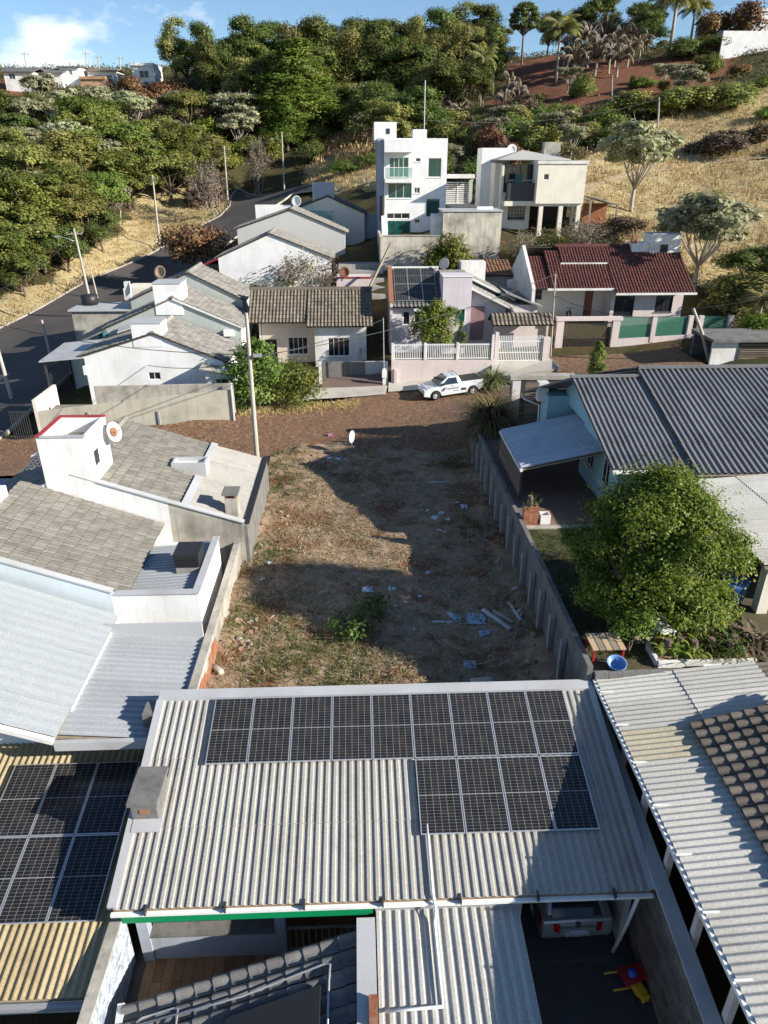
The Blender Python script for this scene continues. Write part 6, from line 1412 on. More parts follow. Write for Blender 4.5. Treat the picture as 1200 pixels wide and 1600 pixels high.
# silver car under the carport, tail towards the camera
sc_ = empty('car', (5.12, 13.0, -2.48), 'silver hatchback parked tail out under the wide ribbed roof', 'car'); sc_.rotation_euler = (0, 0, math.radians(91))
side = [(-2.12, .42), (-2.16, .62), (-2.08, .98), (-1.75, 1.02), (.95, .98), (1.9, .84), (2.12, .62), (2.1, .3), (1.75, .22)] + arch(1.3, .3, .36)[::-1] + [(.85, .22), (-.9, .22)] + arch(-1.3, .3, .36)[::-1] + [(-1.78, .26)]
bevelled(MB().prism(side, 'y', -.87, .87), 'body', silver, sc_, .11, 4)
bevelled(cabin(sc_, (-1.98, 1.2), (-1.25, .35), .96, 1.45, .78, .58, silver), 'cabin', silver, sc_, .09, 3)
MB().add([(-2.0, -.62, 1.02), (-2.0, .62, 1.02), (-1.36, .5, 1.42), (-1.36, -.5, 1.42), (-1.94, -.62, 1.0), (-1.94, .62, 1.0), (-1.3, .5, 1.4), (-1.3, -.5, 1.4)], [(0, 1, 2, 3), (7, 6, 5, 4), (0, 4, 5, 1), (1, 5, 6, 2), (2, 6, 7, 3), (3, 7, 4, 0)]).build('rear_window', glass_car, sc_, local=True)
for s in (1, -1):
    for x in (1.3, -1.3): wheel(sc_, x, s * .86, s, .31)
    tl = MB().hexa([(-2.20, s * .46, .70), (-2.10, s * .46, .70), (-1.7, s * .89, .74), (-2.02, s * .89, .70), (-2.16, s * .46, .90), (-2.06, s * .46, .92), (-1.66, s * .885, .98), (-1.98, s * .885, .98)]); tl.build('tail_light', lamp_red, sc_, local=True)
    MB().add([(-1.5, s * .78, 1.03), (.8, s * .78, 1.03), (.3, s * .64, 1.38), (-1.2, s * .64, 1.38), (-1.5, s * .8, 1.03), (.8, s * .8, 1.03), (.3, s * .66, 1.38), (-1.2, s * .66, 1.38)], [(0, 1, 2, 3), (7, 6, 5, 4), (0, 4, 5, 1), (1, 5, 6, 2), (2, 6, 7, 3), (3, 7, 4, 0)]).build('side_window', glass_car, sc_, local=True)
pl = MB().box(-2.20, -2.175, -.2, .2, .62, .75).build('number_plate', plain('plate_white', (.7, .74, .8), .5), sc_, local=True)
o = link('lettering', text_mesh('JZM4E53', .105, navy), None, sc_); o.matrix_basis = Matrix(((0, 0, -1, -2.204), (-1, 0, 0, .2), (0, 1, 0, .65), (0, 0, 0, 1)))
MB().box(-2.19, -2.15, -.42, .42, .79, .83).build('chrome_strip', alu, sc_, local=True); MB().box(-2.20, -2.14, -.3, .3, .55, .59).build('bumper_strip', alu, sc_, local=True)
eb_ = MB(); eb_.lathe([(.001, .02), (.06, .02), (.07, 0)], 14, (-2.13, 0, .9), Vector((-1, 0, .3))); eb_.build('emblem', dark_metal, sc_, local=True)

# ------------------------------------------------------------------ toys in the front yard
yel = plain('toy_yellow', (.75, .40, .02), .4); redp = plain('toy_red', (.42, .02, .025), .4); blup = plain('toy_blue', (.03, .12, .5), .4)
p = atz(985, 1530, -2.4)
wbw = empty('toy_wheelbarrow', (p.x, p.y, -2.52), 'red toy wheelbarrow with yellow handles on dark paving', 'toy', rot=(0, 0, .25))
tub = MB(); tub.hexa([(-.18, -.12, .12), (.2, -.12, .12), (.2, .12, .12), (-.18, .12, .12), (-.3, -.24, .34), (.36, -.2, .34), (.36, .2, .34), (-.3, .24, .34)]); bevelled(tub, 'tub', redp, wbw, .03)
for s in (-1, 1):
    h_ = MB(); h_.smooth = True; h_.tube([(-.62, s * .2, .32), (-.2, s * .2, .2), (.25, s * .08, .12)], .025, 8); h_.build('handle', yel, wbw, local=True)
wl = MB(); wl.smooth = True; wl.lathe([(.02, -.04), (.1, -.04), (.12, -.02), (.12, .02), (.1, .04), (.02, .04)], 16, (.32, 0, .12), Vector((0, 1, 0))); wl.build('wheel', yel, wbw, local=True)
bl_ = MB(); bl_.smooth = True; bl_.lathe([(.01, 0), (.1, .0), (.12, .05), (.09, .12), (.01, .14)], 14, (.02, 0, .32)); bl_.build('toy_ball', blup, None, 'blue ball lying in the red toy wheelbarrow', 'ball'); D.objects['toy_ball'].location = (p.x, p.y, -2.2); 
p = atz(998, 1548, -2.4)
tt = empty('toy_truck', (p.x, p.y, -2.52), 'small yellow toy truck next to the red wheelbarrow', 'toy', rot=(0, 0, -1.2))
bevelled(MB().box(-.22, .14, -.12, .12, .08, .26), 'truck_bed', yel, tt, .025); bevelled(MB().box(.14, .26, -.11, .11, .08, .24), 'truck_cab', yel, tt, .03)
for x in (-.14, .16):
    for s in (-1, 1):
        w = MB(); w.smooth = True; w.lathe([(.01, -.03), (.06, -.03), (.075, 0), (.06, .03), (.01, .03)], 12, (x, s * .13, .075), Vector((0, 1, 0))); w.build('wheel', black_plastic, tt, local=True)

# ------------------------------------------------------------------ poles, lamps and cables
def pole(base, top, r0=.15, r1=.09, label=None, group=None, arm=None, cross=None, drop=1.2):
    e = empty('utility_pole', base, label, 'pole', group); b_ = Vector(base); t_ = Vector(top)
    MB().tube([b_ - Vector((0, 0, .5)), b_.lerp(t_, .5), t_], [r0, (r0 + r1) / 2, r1], 10).build('shaft', pole_conc, e)
    if cross:
        c = t_ - Vector((0, 0, .5)); d = Vector(cross).normalized() * .75
        MB().tube([c - d, c + d], .05, 6).build('crossarm', wood_old, e)
        for k in (-1, -.35, .35, 1):
            q_ = c + d * k * .9; ins = MB(); ins.lathe([(.02, .05), (.05, .08), (.035, .14), (.05, .18), (.01, .22)], 8, q_); ins.build('insulator', grey_metal, e)
    if arm:
        s_ = t_ - Vector((0, 0, drop)); e_ = s_ + Vector(arm); a_ = MB(); a_.smooth = True
        a_.tube([s_, s_.lerp(e_, .6) + Vector((0, 0, .25)), e_ + Vector((0, 0, .3))], .03, 6); ao = a_.build('lamp_arm', grey_metal, e)
        bevelled_l = MB().box(-.1, .1, -.1, .1, 0, 0); h_ = e_ + Vector((0, 0, .3)); MB().box(h_.x - .3, h_.x + .12, h_.y - .12, h_.y + .12, h_.z - .07, h_.z + .06).build('lamp_head', grey_metal, ao)
    return t_
b1 = Vector((-5.8, 38.0, gz1(-5.8, 38))); t1 = pole(b1, (-5.72, 38.0, 8.0), label='concrete pole at the corner of the lot beside the cobbled street', arm=(.5, -.1, -.1), drop=2.4)
b2 = G(146, 492); t2 = pole(b2, aty(115, 357, b2.y), label='concrete pole with street lamp arm and crossarm behind the black tank', arm=(-1.6, -.2, .2), cross=(1, .4, 0))
b3 = G(250, 388); t3 = pole(b3, aty(238, 273, b3.y), label='concrete pole left of the rust-leaved tree on the grassy verge', cross=(1, -.4, 0))
b4 = G(356, 317); t4 = pole(b4, aty(350, 228, b4.y), label='thin concrete pole at the road bend beside the bare shrub', cross=(1, -.3, 0))
b5 = G(444, 294); t5 = pole(b5, aty(440, 206, b5.y), label='concrete pole standing against the pine at the end of the road', arm=(-1.5, .2, 0))
b6 = atz(22, 634, -.8); t6 = pole(b6, (b6.x - .4, b6.y, 7.4), label='concrete pole on the near kerb beside the beige corner wall', cross=(0, 1, 0))
b7 = G(80, 560); t7 = pole(b7, aty(65, 500, b7.y), .11, .09, label='short concrete service post before the teal porch')
b8 = G(153, 466); pole(b8, aty(140, 415, b8.y), .09, .06, label='short thin post next to the tall lamp pole')
b9 = Vector((25.2, 49.3, gz1(25.2, 49.3))); t9 = pole(b9, aty(1083, 482, 49.3), .12, .1, label='leaning grey service post near the low dark garage')
b10 = Vector((14.75, 53.2, 1.6)); t10 = pole(b10, aty(868, 428, 53.2), .06, .05, label='thin service mast between white gate and brown barred gate')
b11 = G(1028, 200); t11 = pole(b11, aty(1030, 152, b11.y), label='wooden pole on the dry grass slope above the stilt house')
b12 = G(1138, 62, 30); 
b13 = G(955, 178); t13 = pole(b13, aty(957, 118, b13.y), .1, .07, label='thin wooden pole in the scrub below the red earth')
b14 = G(246, 262); t14 = pole(b14, aty(244, 226, b14.y), .12, .09, label='short pole with crossarm in front of the wooded slope', cross=(1, 0, 0))
for px, tp, bt, y in ((38, 80, 96, 170), (134, 80, 104, 175), (153, 85, 103, 176), (187, 87, 103, 177)):
    a_ = aty(px, bt, y); pole((a_.x, y, gz1(a_.x, y)), aty(px, tp, y), .15, .1, label='far utility pole on the crest behind the hill houses', group='utility poles on the crest', cross=(1, .2, 0))
def cable(a, c, sag, label, r=.022, group=None):
    a, c = Vector(a), Vector(c); n = 16
    pts = [a.lerp(c, k / n) - Vector((0, 0, sag * 4 * (k / n) * (1 - k / n))) for k in range(n + 1)]
    return MB().tube(pts, r, 5).build('overhead_cable', cable_mat, None, label, 'cable', group)
dz = Vector((0, 0, .6))
cable(t6 - dz, t2 - dz, .5, 'overhead cable from the near kerb pole to the lamp pole'); cable(t2 - dz, t3 - dz, .7, 'overhead cable from the lamp pole to the pole on the verge')
cable(t3 - dz, t4 - dz, .5, 'overhead cable along the verge to the road bend'); cable(t4 - dz, t5 - dz, .4, 'overhead cable at the far end of the road')
cable(t1 - Vector((0, 0, 2.4)), (1.9, 50.8, 5.1), .25, 'service cable from the corner pole to the meter post'); cable(t1 - Vector((0, 0, 2.5)), (-13.8, 46.9, 3.0), .3, 'service cable from the corner pole to the white terrace house')
cable(t1 - Vector((0, 0, 2.3)), t10, .7, 'service cable crossing the street to the thin mast'); cable(t10 - Vector((0, 0, 1.5)), t9 - Vector((0, 0, .3)), .8, 'pale service cable running past the barred gate')
cable(t9, (40, 47, 11), .8, 'service cable rising from the leaning post'); cable(t6 - Vector((0, 0, 2.2)), t1 - Vector((0, 0, 2.2)), .5, 'cable along the beige wall to the corner pole')
cable(t11 - Vector((0, 0, .2)), (7.6, 86, 19), 1.2, 'cable sagging from the slope pole to the white block'); cable(t11 - Vector((0, 0, .2)), (75, 100, 30), 1.0, 'cable climbing the dry grass slope')
# ------------------------------------------------------------------ on the lot
sg_ = empty('sign', (-.37, 38.4, .0), 'white oval sign board on a short stake at the street end of the lot', 'sign')
bd = MB(); bd.prism([(.14 * math.cos(t), .98 + .38 * math.sin(t)) for t in np.linspace(0, 2 * math.pi, 24, endpoint=False)], 'x', -.015, .015)
bd2 = MB().prism([(.30 * math.cos(t), .95 + .36 * math.sin(t)) for t in np.linspace(0, 2 * math.pi, 28, endpoint=False)], 'y', -.012, .012); o = bd2.build('board', white_metal, sg_, local=True); o.rotation_euler = (0, 0, math.radians(60))
MB().box(-.025, .025, -.025, .025, -.3, .64).build('stake', wood_old, sg_, local=True)
sg_.rotation_euler = (0, 0, 0)
def slab(name, label, px, py, l, w, h_, ang, mat, cat, group=None, tilt=0):
    q_ = atz(px, py, 0.04); r = MB().box(-l / 2, l / 2, -w / 2, w / 2, 0, h_)
    o = bevelled(r, name, mat, None, min(w, h_) * .15, 1); o.location = (q_.x, q_.y, lot_h(q_.x, q_.y) + .01); o.rotation_euler = (random.uniform(-.03, .03), tilt, ang); return tag(o, label, cat, group)
gp = plain('pale_plank', (.5, .51, .5), .7)
slab('plank', 'long pale plank in the heap by the post wall', 775, 968, 1.5, .16, .07, -1.02, gp, 'plank'); slab('plank', 'shorter grey plank beside the long pale plank', 786, 964, 1.0, .14, .06, -.95, concrete, 'plank')
slab('plank', 'narrow upright-lying pale batten near the wall posts', 804, 957, 1.25, .12, .05, 1.72, gp, 'plank'); slab('plank', 'thin plank lying under the pale heap', 781, 972, 1.2, .1, .05, -.85, cement, 'plank')
slab('plank', 'short white board on bare soil left of the plank heap', 691, 970, .75, .12, .03, -.08, gp, 'board'); slab('plank', 'thin pale board on the dark soil near the far posts', 683, 752, 1.2, .1, .04, .02, gp, 'board')
slab('concrete_lump', 'flat grey concrete piece at the back edge of the lot', 753, 1068, .7, .4, .15, .1, concrete, 'rubble')
slab('plank', 'small tilted board halfway along the dark soil', 690, 828, .45, .12, .03, -.7, gp, 'board')
def scrap(px, py, s, mat, label, group, cat='litter'):
    q_ = atz(px, py, .05); rg = np.random.default_rng(int(px * 7 + py)); n = 9; V = []; Fq = []; st = rg.uniform(.45, 1.0)
    for i in range(n):
        for j in range(n):
            a, c = i / (n - 1) - .5, j / (n - 1) - .5; r = 1 - .35 * rg.random() * (abs(a) + abs(c))
            V.append((a * s * r + rg.normal() * .02 * s, c * s * st * r + rg.normal() * .02 * s, .012 + s * .20 * rg.random() * max(0, .55 - abs(a)) * 1.6))
    for i in range(n - 1):
        for j in range(n - 1):
            if rg.random() < .9: Fq.append((i * n + j, (i + 1) * n + j, (i + 1) * n + j + 1, i * n + j + 1))
    m_ = MB().add(V, Fq); o = m_.build('plastic_scrap', mat, None, label, cat, group); o.location = (q_.x, q_.y, lot_h(q_.x, q_.y) + .005); o.rotation_euler = (0, 0, rg.random() * 6)
bag = plain('plastic_white', (.62, .66, .7), .5); bagb = plain('plastic_bluish', (.32, .40, .5), .5); rub = pieces('rubble_mat', (.26, .13, .075), (.36, .30, .24), (.2, .12, .08), .4)
for px, py, s in ((705, 958, .5), (838, 800, .4), (690, 800, .5), (680, 808, .45), (725, 792, .5), (612, 921, .35), (574, 922, .5), (560, 905, .3), (515, 715, .4), (528, 717, .4), (818, 880, .35), (770, 770, .3), (668, 795, .25), (700, 812, .3), (715, 785, .25), (805, 925, .3), (795, 912, .25), (735, 905, .25), (668, 892, .25), (655, 930, .2), (830, 840, .2), (760, 745, .25), (540, 718, .3), (505, 720, .25), (645, 985, .2), (420, 880, .35), (412, 905, .3)): scrap(px, py, s, bag, 'crumpled white plastic scrap on the bare soil of the lot', 'white plastic scraps on the lot')
for px, py, s in ((745, 965, .8), (760, 987, .6), (715, 962, .5), (735, 1035, .5)): scrap(px, py, s, bagb, 'bluish grey crumpled sheet on the soil near the planks', 'bluish sheets near the planks')
pkp = atz(516, 680, 0); o = MB().box(-.12, .12, -.1, .1, 0, .12).build('plastic_bottle_bag', plain('pink_plastic', (.6, .2, .45), .5), None, 'small pink bag lying on the cobbled street', 'bag'); o.location = (pkp.x, pkp.y, gz1(pkp.x, pkp.y) + .025)
def lump(seed, r):
    bm = bmesh.new(); bmesh.ops.create_icosphere(bm, subdivisions=2, radius=r); rg = np.random.default_rng(seed)
    for v in bm.verts: v.co *= 1 + rg.normal() * .16; v.co.z *= .6
    me = D.meshes.new('rubble'); bm.to_mesh(me); bm.free(); me.materials.append(rub); return me
lumps = [lump(i, .16) for i in range(5)]
pts = [(404 + random.uniform(-10, 14), 830 + random.uniform(-60, 40)) for _ in range(10)] + [(350 + random.uniform(-8, 50), 1000 + random.uniform(-35, 30)) for _ in range(26)] + [(425 + random.uniform(-30, 60), 790 + random.uniform(-20, 100)) for _ in range(14)] + [(520 + random.uniform(-35, 35), 716 + random.uniform(-12, 10)) for _ in range(12)] + [(760 + random.uniform(-30, 60), 820 + random.uniform(-60, 200)) for _ in range(18)] + [(758 + (k_ / 40) * 80 + random.uniform(-22, 10), 690 + (k_ / 40) * 340 + random.uniform(-12, 12)) for k_ in range(46)]
for i, (px, py) in enumerate(pts):
    q_ = atz(px, py, .05)
    if not (-4.85 < q_.x < 6.2): continue
    o = link('rubble_stone', lumps[i % 5]); o.location = (q_.x, q_.y, lot_h(q_.x, q_.y) + .03); o.rotation_euler = (0, 0, random.random() * 6); s = random.uniform(.25, .85); o.scale = (s, s * random.uniform(.6, 1.2), s)
    tag(o, 'loose lump of brick and stone rubble lying on the lot', 'rubble', 'rubble lumps on the lot')
for k, (px, py) in enumerate(((345, 962), (350, 968), (340, 1050))): slab('concrete_block', 'broken concrete block tumbled against the rough left wall', px, py, .55, .2, .2, .3 + k, concrete, 'rubble', 'concrete blocks by the left wall', .1)
# ------------------------------------------------------------------ garden on the right
gb_ = empty('garden_bed', (10, 16.7, YZ), 'white edged raised vegetable bed with leafy greens', 'garden bed')
for a in ((8.6, 11.5, 16.2, 16.3), (8.6, 11.5, 17.1, 17.2), (8.55, 8.66, 16.3, 17.1)): box(gb_, 'bed_edge', white_wall, a[0], a[1], a[2], a[3], 1.8, 2.08)
box(gb_, 'bed_soil', lot_soil, 8.66, 11.5, 16.3, 17.1, 1.8, 2.02)
pt = empty('crate_table', (7.2, 16.6, YZ), 'low red-legged table with weathered board top by the garden', 'table')
for k in range(5): MB().box(6.68 + k * .2, 6.85 + k * .2, 16.4, 17.2, 2.4, 2.44).build('board', wood_old if k % 2 else plain('tan_board%d' % k, (.5, .36, .22), .8), pt)
for x in (6.72, 7.58):
    for y in (16.42, 17.1): box(pt, 'leg', redp, x, x + .05, y, y + .05, YZ, 2.4)
bsn = MB(); bsn.smooth = True; bsn.lathe([(.02, .0), (.2, 0), (.27, .22), (.29, .24), (.26, .22), (.18, .02), (.02, .02)], 20, (7.35, 16.25, YZ + .02), Vector((0, -.25, 1))); bsn.build('basin', plain('blue_basin', (.12, .25, .5), .4), None, 'blue plastic basin under the red-legged table', 'basin')
chr_ = empty('garden_chair', (9.25, 17.5, YZ), 'white plastic garden chair under the large tree', 'chair', rot=(0, 0, .35))
bevelled(MB().box(-.25, .25, -.22, .22, .40, .44), 'seat', white_metal, chr_, .015); bevelled(MB().hexa([(-.24, .18, .44), (.24, .18, .44), (.24, .23, .44), (-.24, .23, .44), (-.22, .32, .9), (.22, .32, .9), (.22, .36, .9), (-.22, .36, .9)]), 'backrest', white_metal, chr_, .015)
for x in (-.22, .19):
    for y in (-.2, .17): MB().box(x, x + .04, y, y + .04, 0, .4).build('leg', white_metal, chr_, local=True)
    MB().box(x, x + .04, -.2, .22, .6, .63).build('armrest', white_metal, chr_, local=True)
wp = empty('board_stack', (8.6, 17.7, YZ), 'rough grey boards leaning against the large tree', 'boards')
for k in range(4): MB().hexa([(8.35 + k * .16, 17.4, YZ), (8.49 + k * .16, 17.4, YZ), (8.49 + k * .16, 17.45, YZ), (8.35 + k * .16, 17.45, YZ), (8.4 + k * .14, 17.85, 2.95 - k * .1), (8.54 + k * .14, 17.85, 2.95 - k * .1), (8.54 + k * .14, 17.9, 2.95 - k * .1), (8.4 + k * .14, 17.9, 2.95 - k * .1)]).build('board', wood_old, wp)
pb = empty('brick_planter', (6.85, 25.5, YZ), 'small orange brick planter with spiky plant at the end of the wall', 'planter')
pbk = MB().box(.004, .19, 0, .1, .003, .085).mesh('brick', brick_red)
for r in range(9):
    for k in range(3):
        put('brick', pbk, pb, Matrix.Translation((6.6 + k * .195, 25.3, YZ + r * .09)));
    for k in range(2): put('brick', pbk, pb, Matrix.Translation((7.18, 25.32 + k * .2, YZ + r * .09)) @ Matrix.Rotation(math.pi / 2, 4, 'Z'))
box(pb, 'planter_core', concrete, 6.61, 7.07, 25.4, 25.7, YZ, 2.62)
bx_ = empty('storage_bin', (7.55, 25.5, YZ + .03), 'white plastic bin with red content on the slab edge', 'bin'); b_ = MB()
for a in ((7.3, 7.7, 25.3, 25.34), (7.3, 7.7, 25.66, 25.7), (7.3, 7.34, 25.34, 25.66), (7.66, 7.7, 25.34, 25.66)): b_.box(a[0], a[1], a[2], a[3], YZ + .03, 2.3)
b_.build('bin_side', white_metal, bx_); box(bx_, 'bin_content', redp, 7.34, 7.66, 25.34, 25.66, YZ + .04, 2.15)
bk_ = empty('motorbike', (17.2, 58.0, 3.35), 'small dark motorbike parked under the red roof porch', 'motorbike', rot=(0, 0, 1.1))
for x in (-.6, .62):
    w = MB(); w.smooth = True; w.lathe([(.2, -.04), (.28, -.05), (.31, 0), (.28, .05), (.2, .04)], 20, (x, 0, .31), Vector((0, 1, 0))); w.build('wheel', tyre_m, bk_, local=True)
bevelled(MB().hexa([(-.5, -.1, .45), (.4, -.1, .45), (.4, .1, .45), (-.5, .1, .45), (-.75, -.09, .85), (.35, -.12, .82), (.35, .12, .82), (-.75, .09, .85)]), 'body', dark_metal, bk_, .04); bevelled(MB().box(-.75, .05, -.12, .12, .84, .93), 'seat', black_plastic, bk_, .03)
f_ = MB(); f_.tube([(.62, .0, .31), (.4, 0, 1.0)], .03, 6); f_.tube([(.4, -.33, 1.05), (.4, .33, 1.05)], .02, 6); f_.build('handlebar', dark_metal, bk_, local=True)
# ------------------------------------------------------------------ nearby trees and garden plants
def near_tree(name, label, base, blobs, mat, seed, leaf, per, clump, r0, dens=1.0, cat='tree', group=None, shell=.5, aspect=.5, bmat=None, low=-.6, fork=.35):
    rng = np.random.default_rng(seed); b0 = Vector(base); P, Nn, v = crown_points(blobs, rng, dens, per, clump, shell, low)
    k = P[:, 2] > .1; P, Nn, v = P[k], Nn[k], v[k]
    me = leaf_mesh('crown', P, Nn, leaf * (.6 + .8 * rng.random(len(P))), v, aspect, rng); me.materials.append(mat)
    r = empty(name, base, label, cat, group); link('crown', me, None, r); link('trunk', limbs((0, 0, 0), blobs, r0, rng, fork=fork).mesh('trunk', bmat or bark), None, r)
    return r
rg = np.random.default_rng(11)
leaf_garden = leafy('leaf_garden_tree', (.075, .11, .016), (.22, .255, .04), (.34, .34, .07), trans=.4, spec=.2)
bl = [((.6, 1.3, 3.1), (1.8, 1.7, 1.4), 80), ((.6, 1.3, 2.2), (2.0, 1.9, 1.2), 70)]
for k in range(30):
    a = k * 2.399; rr_ = 1.98 * math.sqrt((k + .5) / 30) * rg.uniform(.88, 1.1); z = 4.0 - .44 * rr_ ** 1.4 + rg.normal() * .24
    bl.append(((.6 + rr_ * math.cos(a), 1.3 + rr_ * math.sin(a), z), rg.uniform(.42, .8), 22))
for k in range(15): a = k * .419; q_ = 2.0 + rg.normal() * .15; bl.append(((.6 + q_ * math.cos(a), 1.3 + q_ * math.sin(a), 1.6 + rg.uniform(-.5, .7)), rg.uniform(.45, .75), 20))
bl += [((.6 + 1.7 * math.cos(a), 1.0 + 1.8 * math.sin(a), .95 + .25 * math.sin(3 * a)), rg.uniform(.55, .8), 26) for a in np.arange(3.3, 6.3, .36)]
near_tree('garden_tree', 'large round glossy green tree in the garden of the blue house', (8.72, 18.1, YZ), bl, leaf_garden, 12, .115, 62, .25, .17, shell=.7, low=-.3)
c = aty(700, 402, 68.0)
near_tree('round_tree', 'bright round tree in front of the stained concrete wall', (c.x, 68, 5.2), [((0, 0, 2.0), (1.7, 1.4, 1.7), 46), ((-1.1, 0, 1.6), 1.15, 26), ((1.2, 0, 1.5), 1.15, 26), ((.2, -.3, 3.1), 1.1, 22)], leaf_yellow, 13, .24, 44, .26, .12, 1.2)
c = aty(678, 520, 53.0)
near_tree('front_garden_tree', 'yellow-green tree in front of the mauve house behind the white fence', (c.x, 52.8, 2.2), [((-.1, 0, 2.1), (1.3, 1.1, 1.2), 40), ((-1.0, 0, 1.5), .75, 18), ((1.0, 0, 2.6), .75, 18), ((.0, 0, 3.0), .8, 18), ((.4, -.2, 1.2), .8, 16), ((-.7, 0, 2.5), .7, 14)], leaf_yellow, 14, .2, 40, .26, .1, 1.2)
c = aty(720, 530, 53.2)
near_tree('topiary_shrub', 'narrow spiral cypress beside the mauve door', (c.x, 53.4, 2.2), [((0, 0, .5), (.4, .4, .4), 14), ((.05, 0, 1.2), (.3, .3, .35), 12), ((.0, 0, 1.9), (.2, .2, .4), 10), ((.35, 0, 1.0), (.14, .14, .5), 8)], leaf_bright, 15, .1, 34, .3, .05, cat='shrub')
c = G(412, 640)
near_tree('street_tree', 'dense bright green street tree behind the concrete pole', (-6.6, 46.2, .1), [((-.2, .2, 3.3), (1.1, 1.0, 1.3), 36), ((.5, 0, 2.4), 1.2, 30), ((-1.1, 0, 2.2), 1.2, 30), ((-.3, -.3, 1.2), (1.6, 1.2, 1.0), 34), ((.2, 0, 4.2), .7, 16), ((-1.0, .2, 3.2), .9, 18)], leaf_bright, 16, .2, 42, .26, .1, 1.2)
near_tree('street_bush', 'lower olive-green bushy tree beside the street tree', (-4.3, 46.8, .1), [((0, .2, 2.0), (1.3, 1.0, 1.0), 34), ((1.0, 0, 1.5), 1.0, 24), ((-.8, 0, 1.3), 1.0, 24), ((.3, -.2, .8), (1.3, 1, .7), 20)], leaf_mid, 17, .18, 42, .3, .08, 1.2)
c = G(300, 425)
near_tree('rust_tree', 'tree with rust-brown leaves at the roadside fence', (aty(307, 395, 84).x, 84, gz1(aty(307, 395, 84).x, 84)), [((0, 0, 4.4), (2.2, 2, 1.3), 40), ((-2.3, 0, 3.5), 1.6, 26), ((2.3, 0, 3.5), 1.7, 26), ((.8, -.8, 3.0), 1.6, 22), ((-1.0, -.5, 2.8), 1.4, 20), ((3.3, 0, 2.9), 1.0, 14)], leafy('leaf_copper', (.12, .05, .03), (.25, .125, .075), (.14, .13, .045), trans=.2), 18, .36, 34, .3, .16, 1.1)
# spiky agave-like palm clump on the wall end
def grass_fan(name, label, base, n, l0, l1, mat, seed, w=.05, cat='plant', spread=1.0, group=None):
    rng = np.random.default_rng(seed); b_ = MB(); A = []
    for i in range(n):
        az = rng.random() * 6.283; el = rng.uniform(.15, 1.45); l = rng.uniform(l0, l1); p = Vector((rng.normal() * .18 * spread, rng.normal() * .18 * spread, rng.uniform(0, .35))); sd = Vector((-math.sin(az), math.cos(az), 0)); pts = [p]
        for k in range(5): e = el - .38 * (k + .5) * (.6 + .4 * rng.random()); pts.append(pts[-1] + Vector((math.cos(az) * math.cos(e), math.sin(az) * math.cos(e), math.sin(e))) * l / 5)
        k0 = len(b_.v); vv = []
        for k, q_ in enumerate(pts): ww = w * (1 - k / 5.3); vv += [q_ - sd * ww, q_ + sd * ww]
        b_.add(vv, [(2 * k, 2 * k + 1, 2 * k + 3, 2 * k + 2) for k in range(5)]); A += [rng.random()] * len(vv)
    me = D.meshes.new('leaves'); me.from_pydata(b_.v, [], b_.f); at = me.attributes.new('v', 'FLOAT', 'POINT'); at.data.foreach_set('value', np.array(A, np.float32)); me.materials.append(mat)
    r = empty(name, base, label, cat, group); link('leaves', me, None, r); MB().tube([(0, 0, -.1), (0, 0, .5)], [.16, .1], 8).build('stem', bark, r, local=True); return r
leaf_spike = leafy('leaf_spike', (.13, .14, .045), (.32, .27, .11), (.36, .18, .11), trans=.2)
grass_fan('spiky_clump', 'large spiky reddish-green clump at the end of the post wall', (7.35, 37.0, YZ + .1), 900, 1.7, 3.0, leaf_spike, 31, .055)
grass_fan('spiky_clump', 'smaller olive spiky bush between pickup and concrete driveway', (9.7, 49.0, .8), 420, 1.1, 1.9, leafy('leaf_spike_olive', (.09, .11, .045), (.22, .23, .1), None, trans=.2), 32, .045)
grass_fan('dry_banana', 'withered plant with hanging dry leaves beside the veranda column', (11.8, 16.9, YZ), 60, .9, 1.9, leaf_brown, 33, .09)
for k, (x, y) in enumerate(((9.0, 16.7), (9.4, 16.8), (9.75, 16.6))): grass_fan('lettuce_plant', 'pale lettuce-like plant in the vegetable bed', (x, y, 2.02), 60, .25, .45, leafy('leaf_lettuce%d' % k, (.14, .2, .03), (.32, .36, .08), None), 40 + k, .07, group='greens in the bed')
for k, (x, y) in enumerate(((10.3, 16.7), (10.8, 16.55), (11.05, 16.8))): grass_fan('leek_plant', 'upright dark green leafy plant in the vegetable bed', (x, y, 2.02), 70, .4, .8, weed, 50 + k, .03, group='leeks in the bed')
grass_fan('planter_plant', 'spiky little plant growing in the orange brick planter', (6.85, 25.5, 2.6), 30, .3, .5, weed, 60, .03)
near_tree('cypress_shrub', 'small upright conifer behind the grey ridge of the blue house', (aty(931, 585, 47).x, 47, 1.9), [((0, 0, .6), (.55, .55, .6), 44), ((0, 0, 1.4), (.42, .42, .6), 34), ((0, 0, 2.0), (.2, .2, .4), 20)], leaf_mid, 19, .12, 50, .2, .06, cat='shrub')
near_tree('climber_bush', 'leafy climbing bush against the bright white gable', (aty(460, 440, 68).x, 67.6, 4.2), [((-.9, 0, 1.2), (1.0, .5, .7), 20), ((.9, 0, 1.6), (.9, .5, 1.1), 10), ((1.6, 0, 2.4), (.8, .4, .8), 7)], leaf_olive, 23, .18, 22, .4, .06, cat='bush')
near_tree('hedge_bush', 'yellow-green bush left of the climbing bush behind the brown roof', (aty(405, 440, 65).x, 65, 3.5), [((0, 0, 1.3), (1.2, 1, 1.0), 26), ((-.8, 0, .9), .8, 14)], leaf_yellow, 24, .2, 34, .3, .06, cat='bush')
near_tree('dark_bush', 'dark evergreen bush under the stilt house', (aty(858, 375, 70).x, 70, 6.2), [((0, 0, 1.6), (1.9, 1.4, 1.2), 40), ((-1.3, 0, 1.1), 1.2, 20), ((1.5, 0, 1.0), 1.2, 20)], leaf_deep, 25, .22, 40, .3, .1, cat='bush')
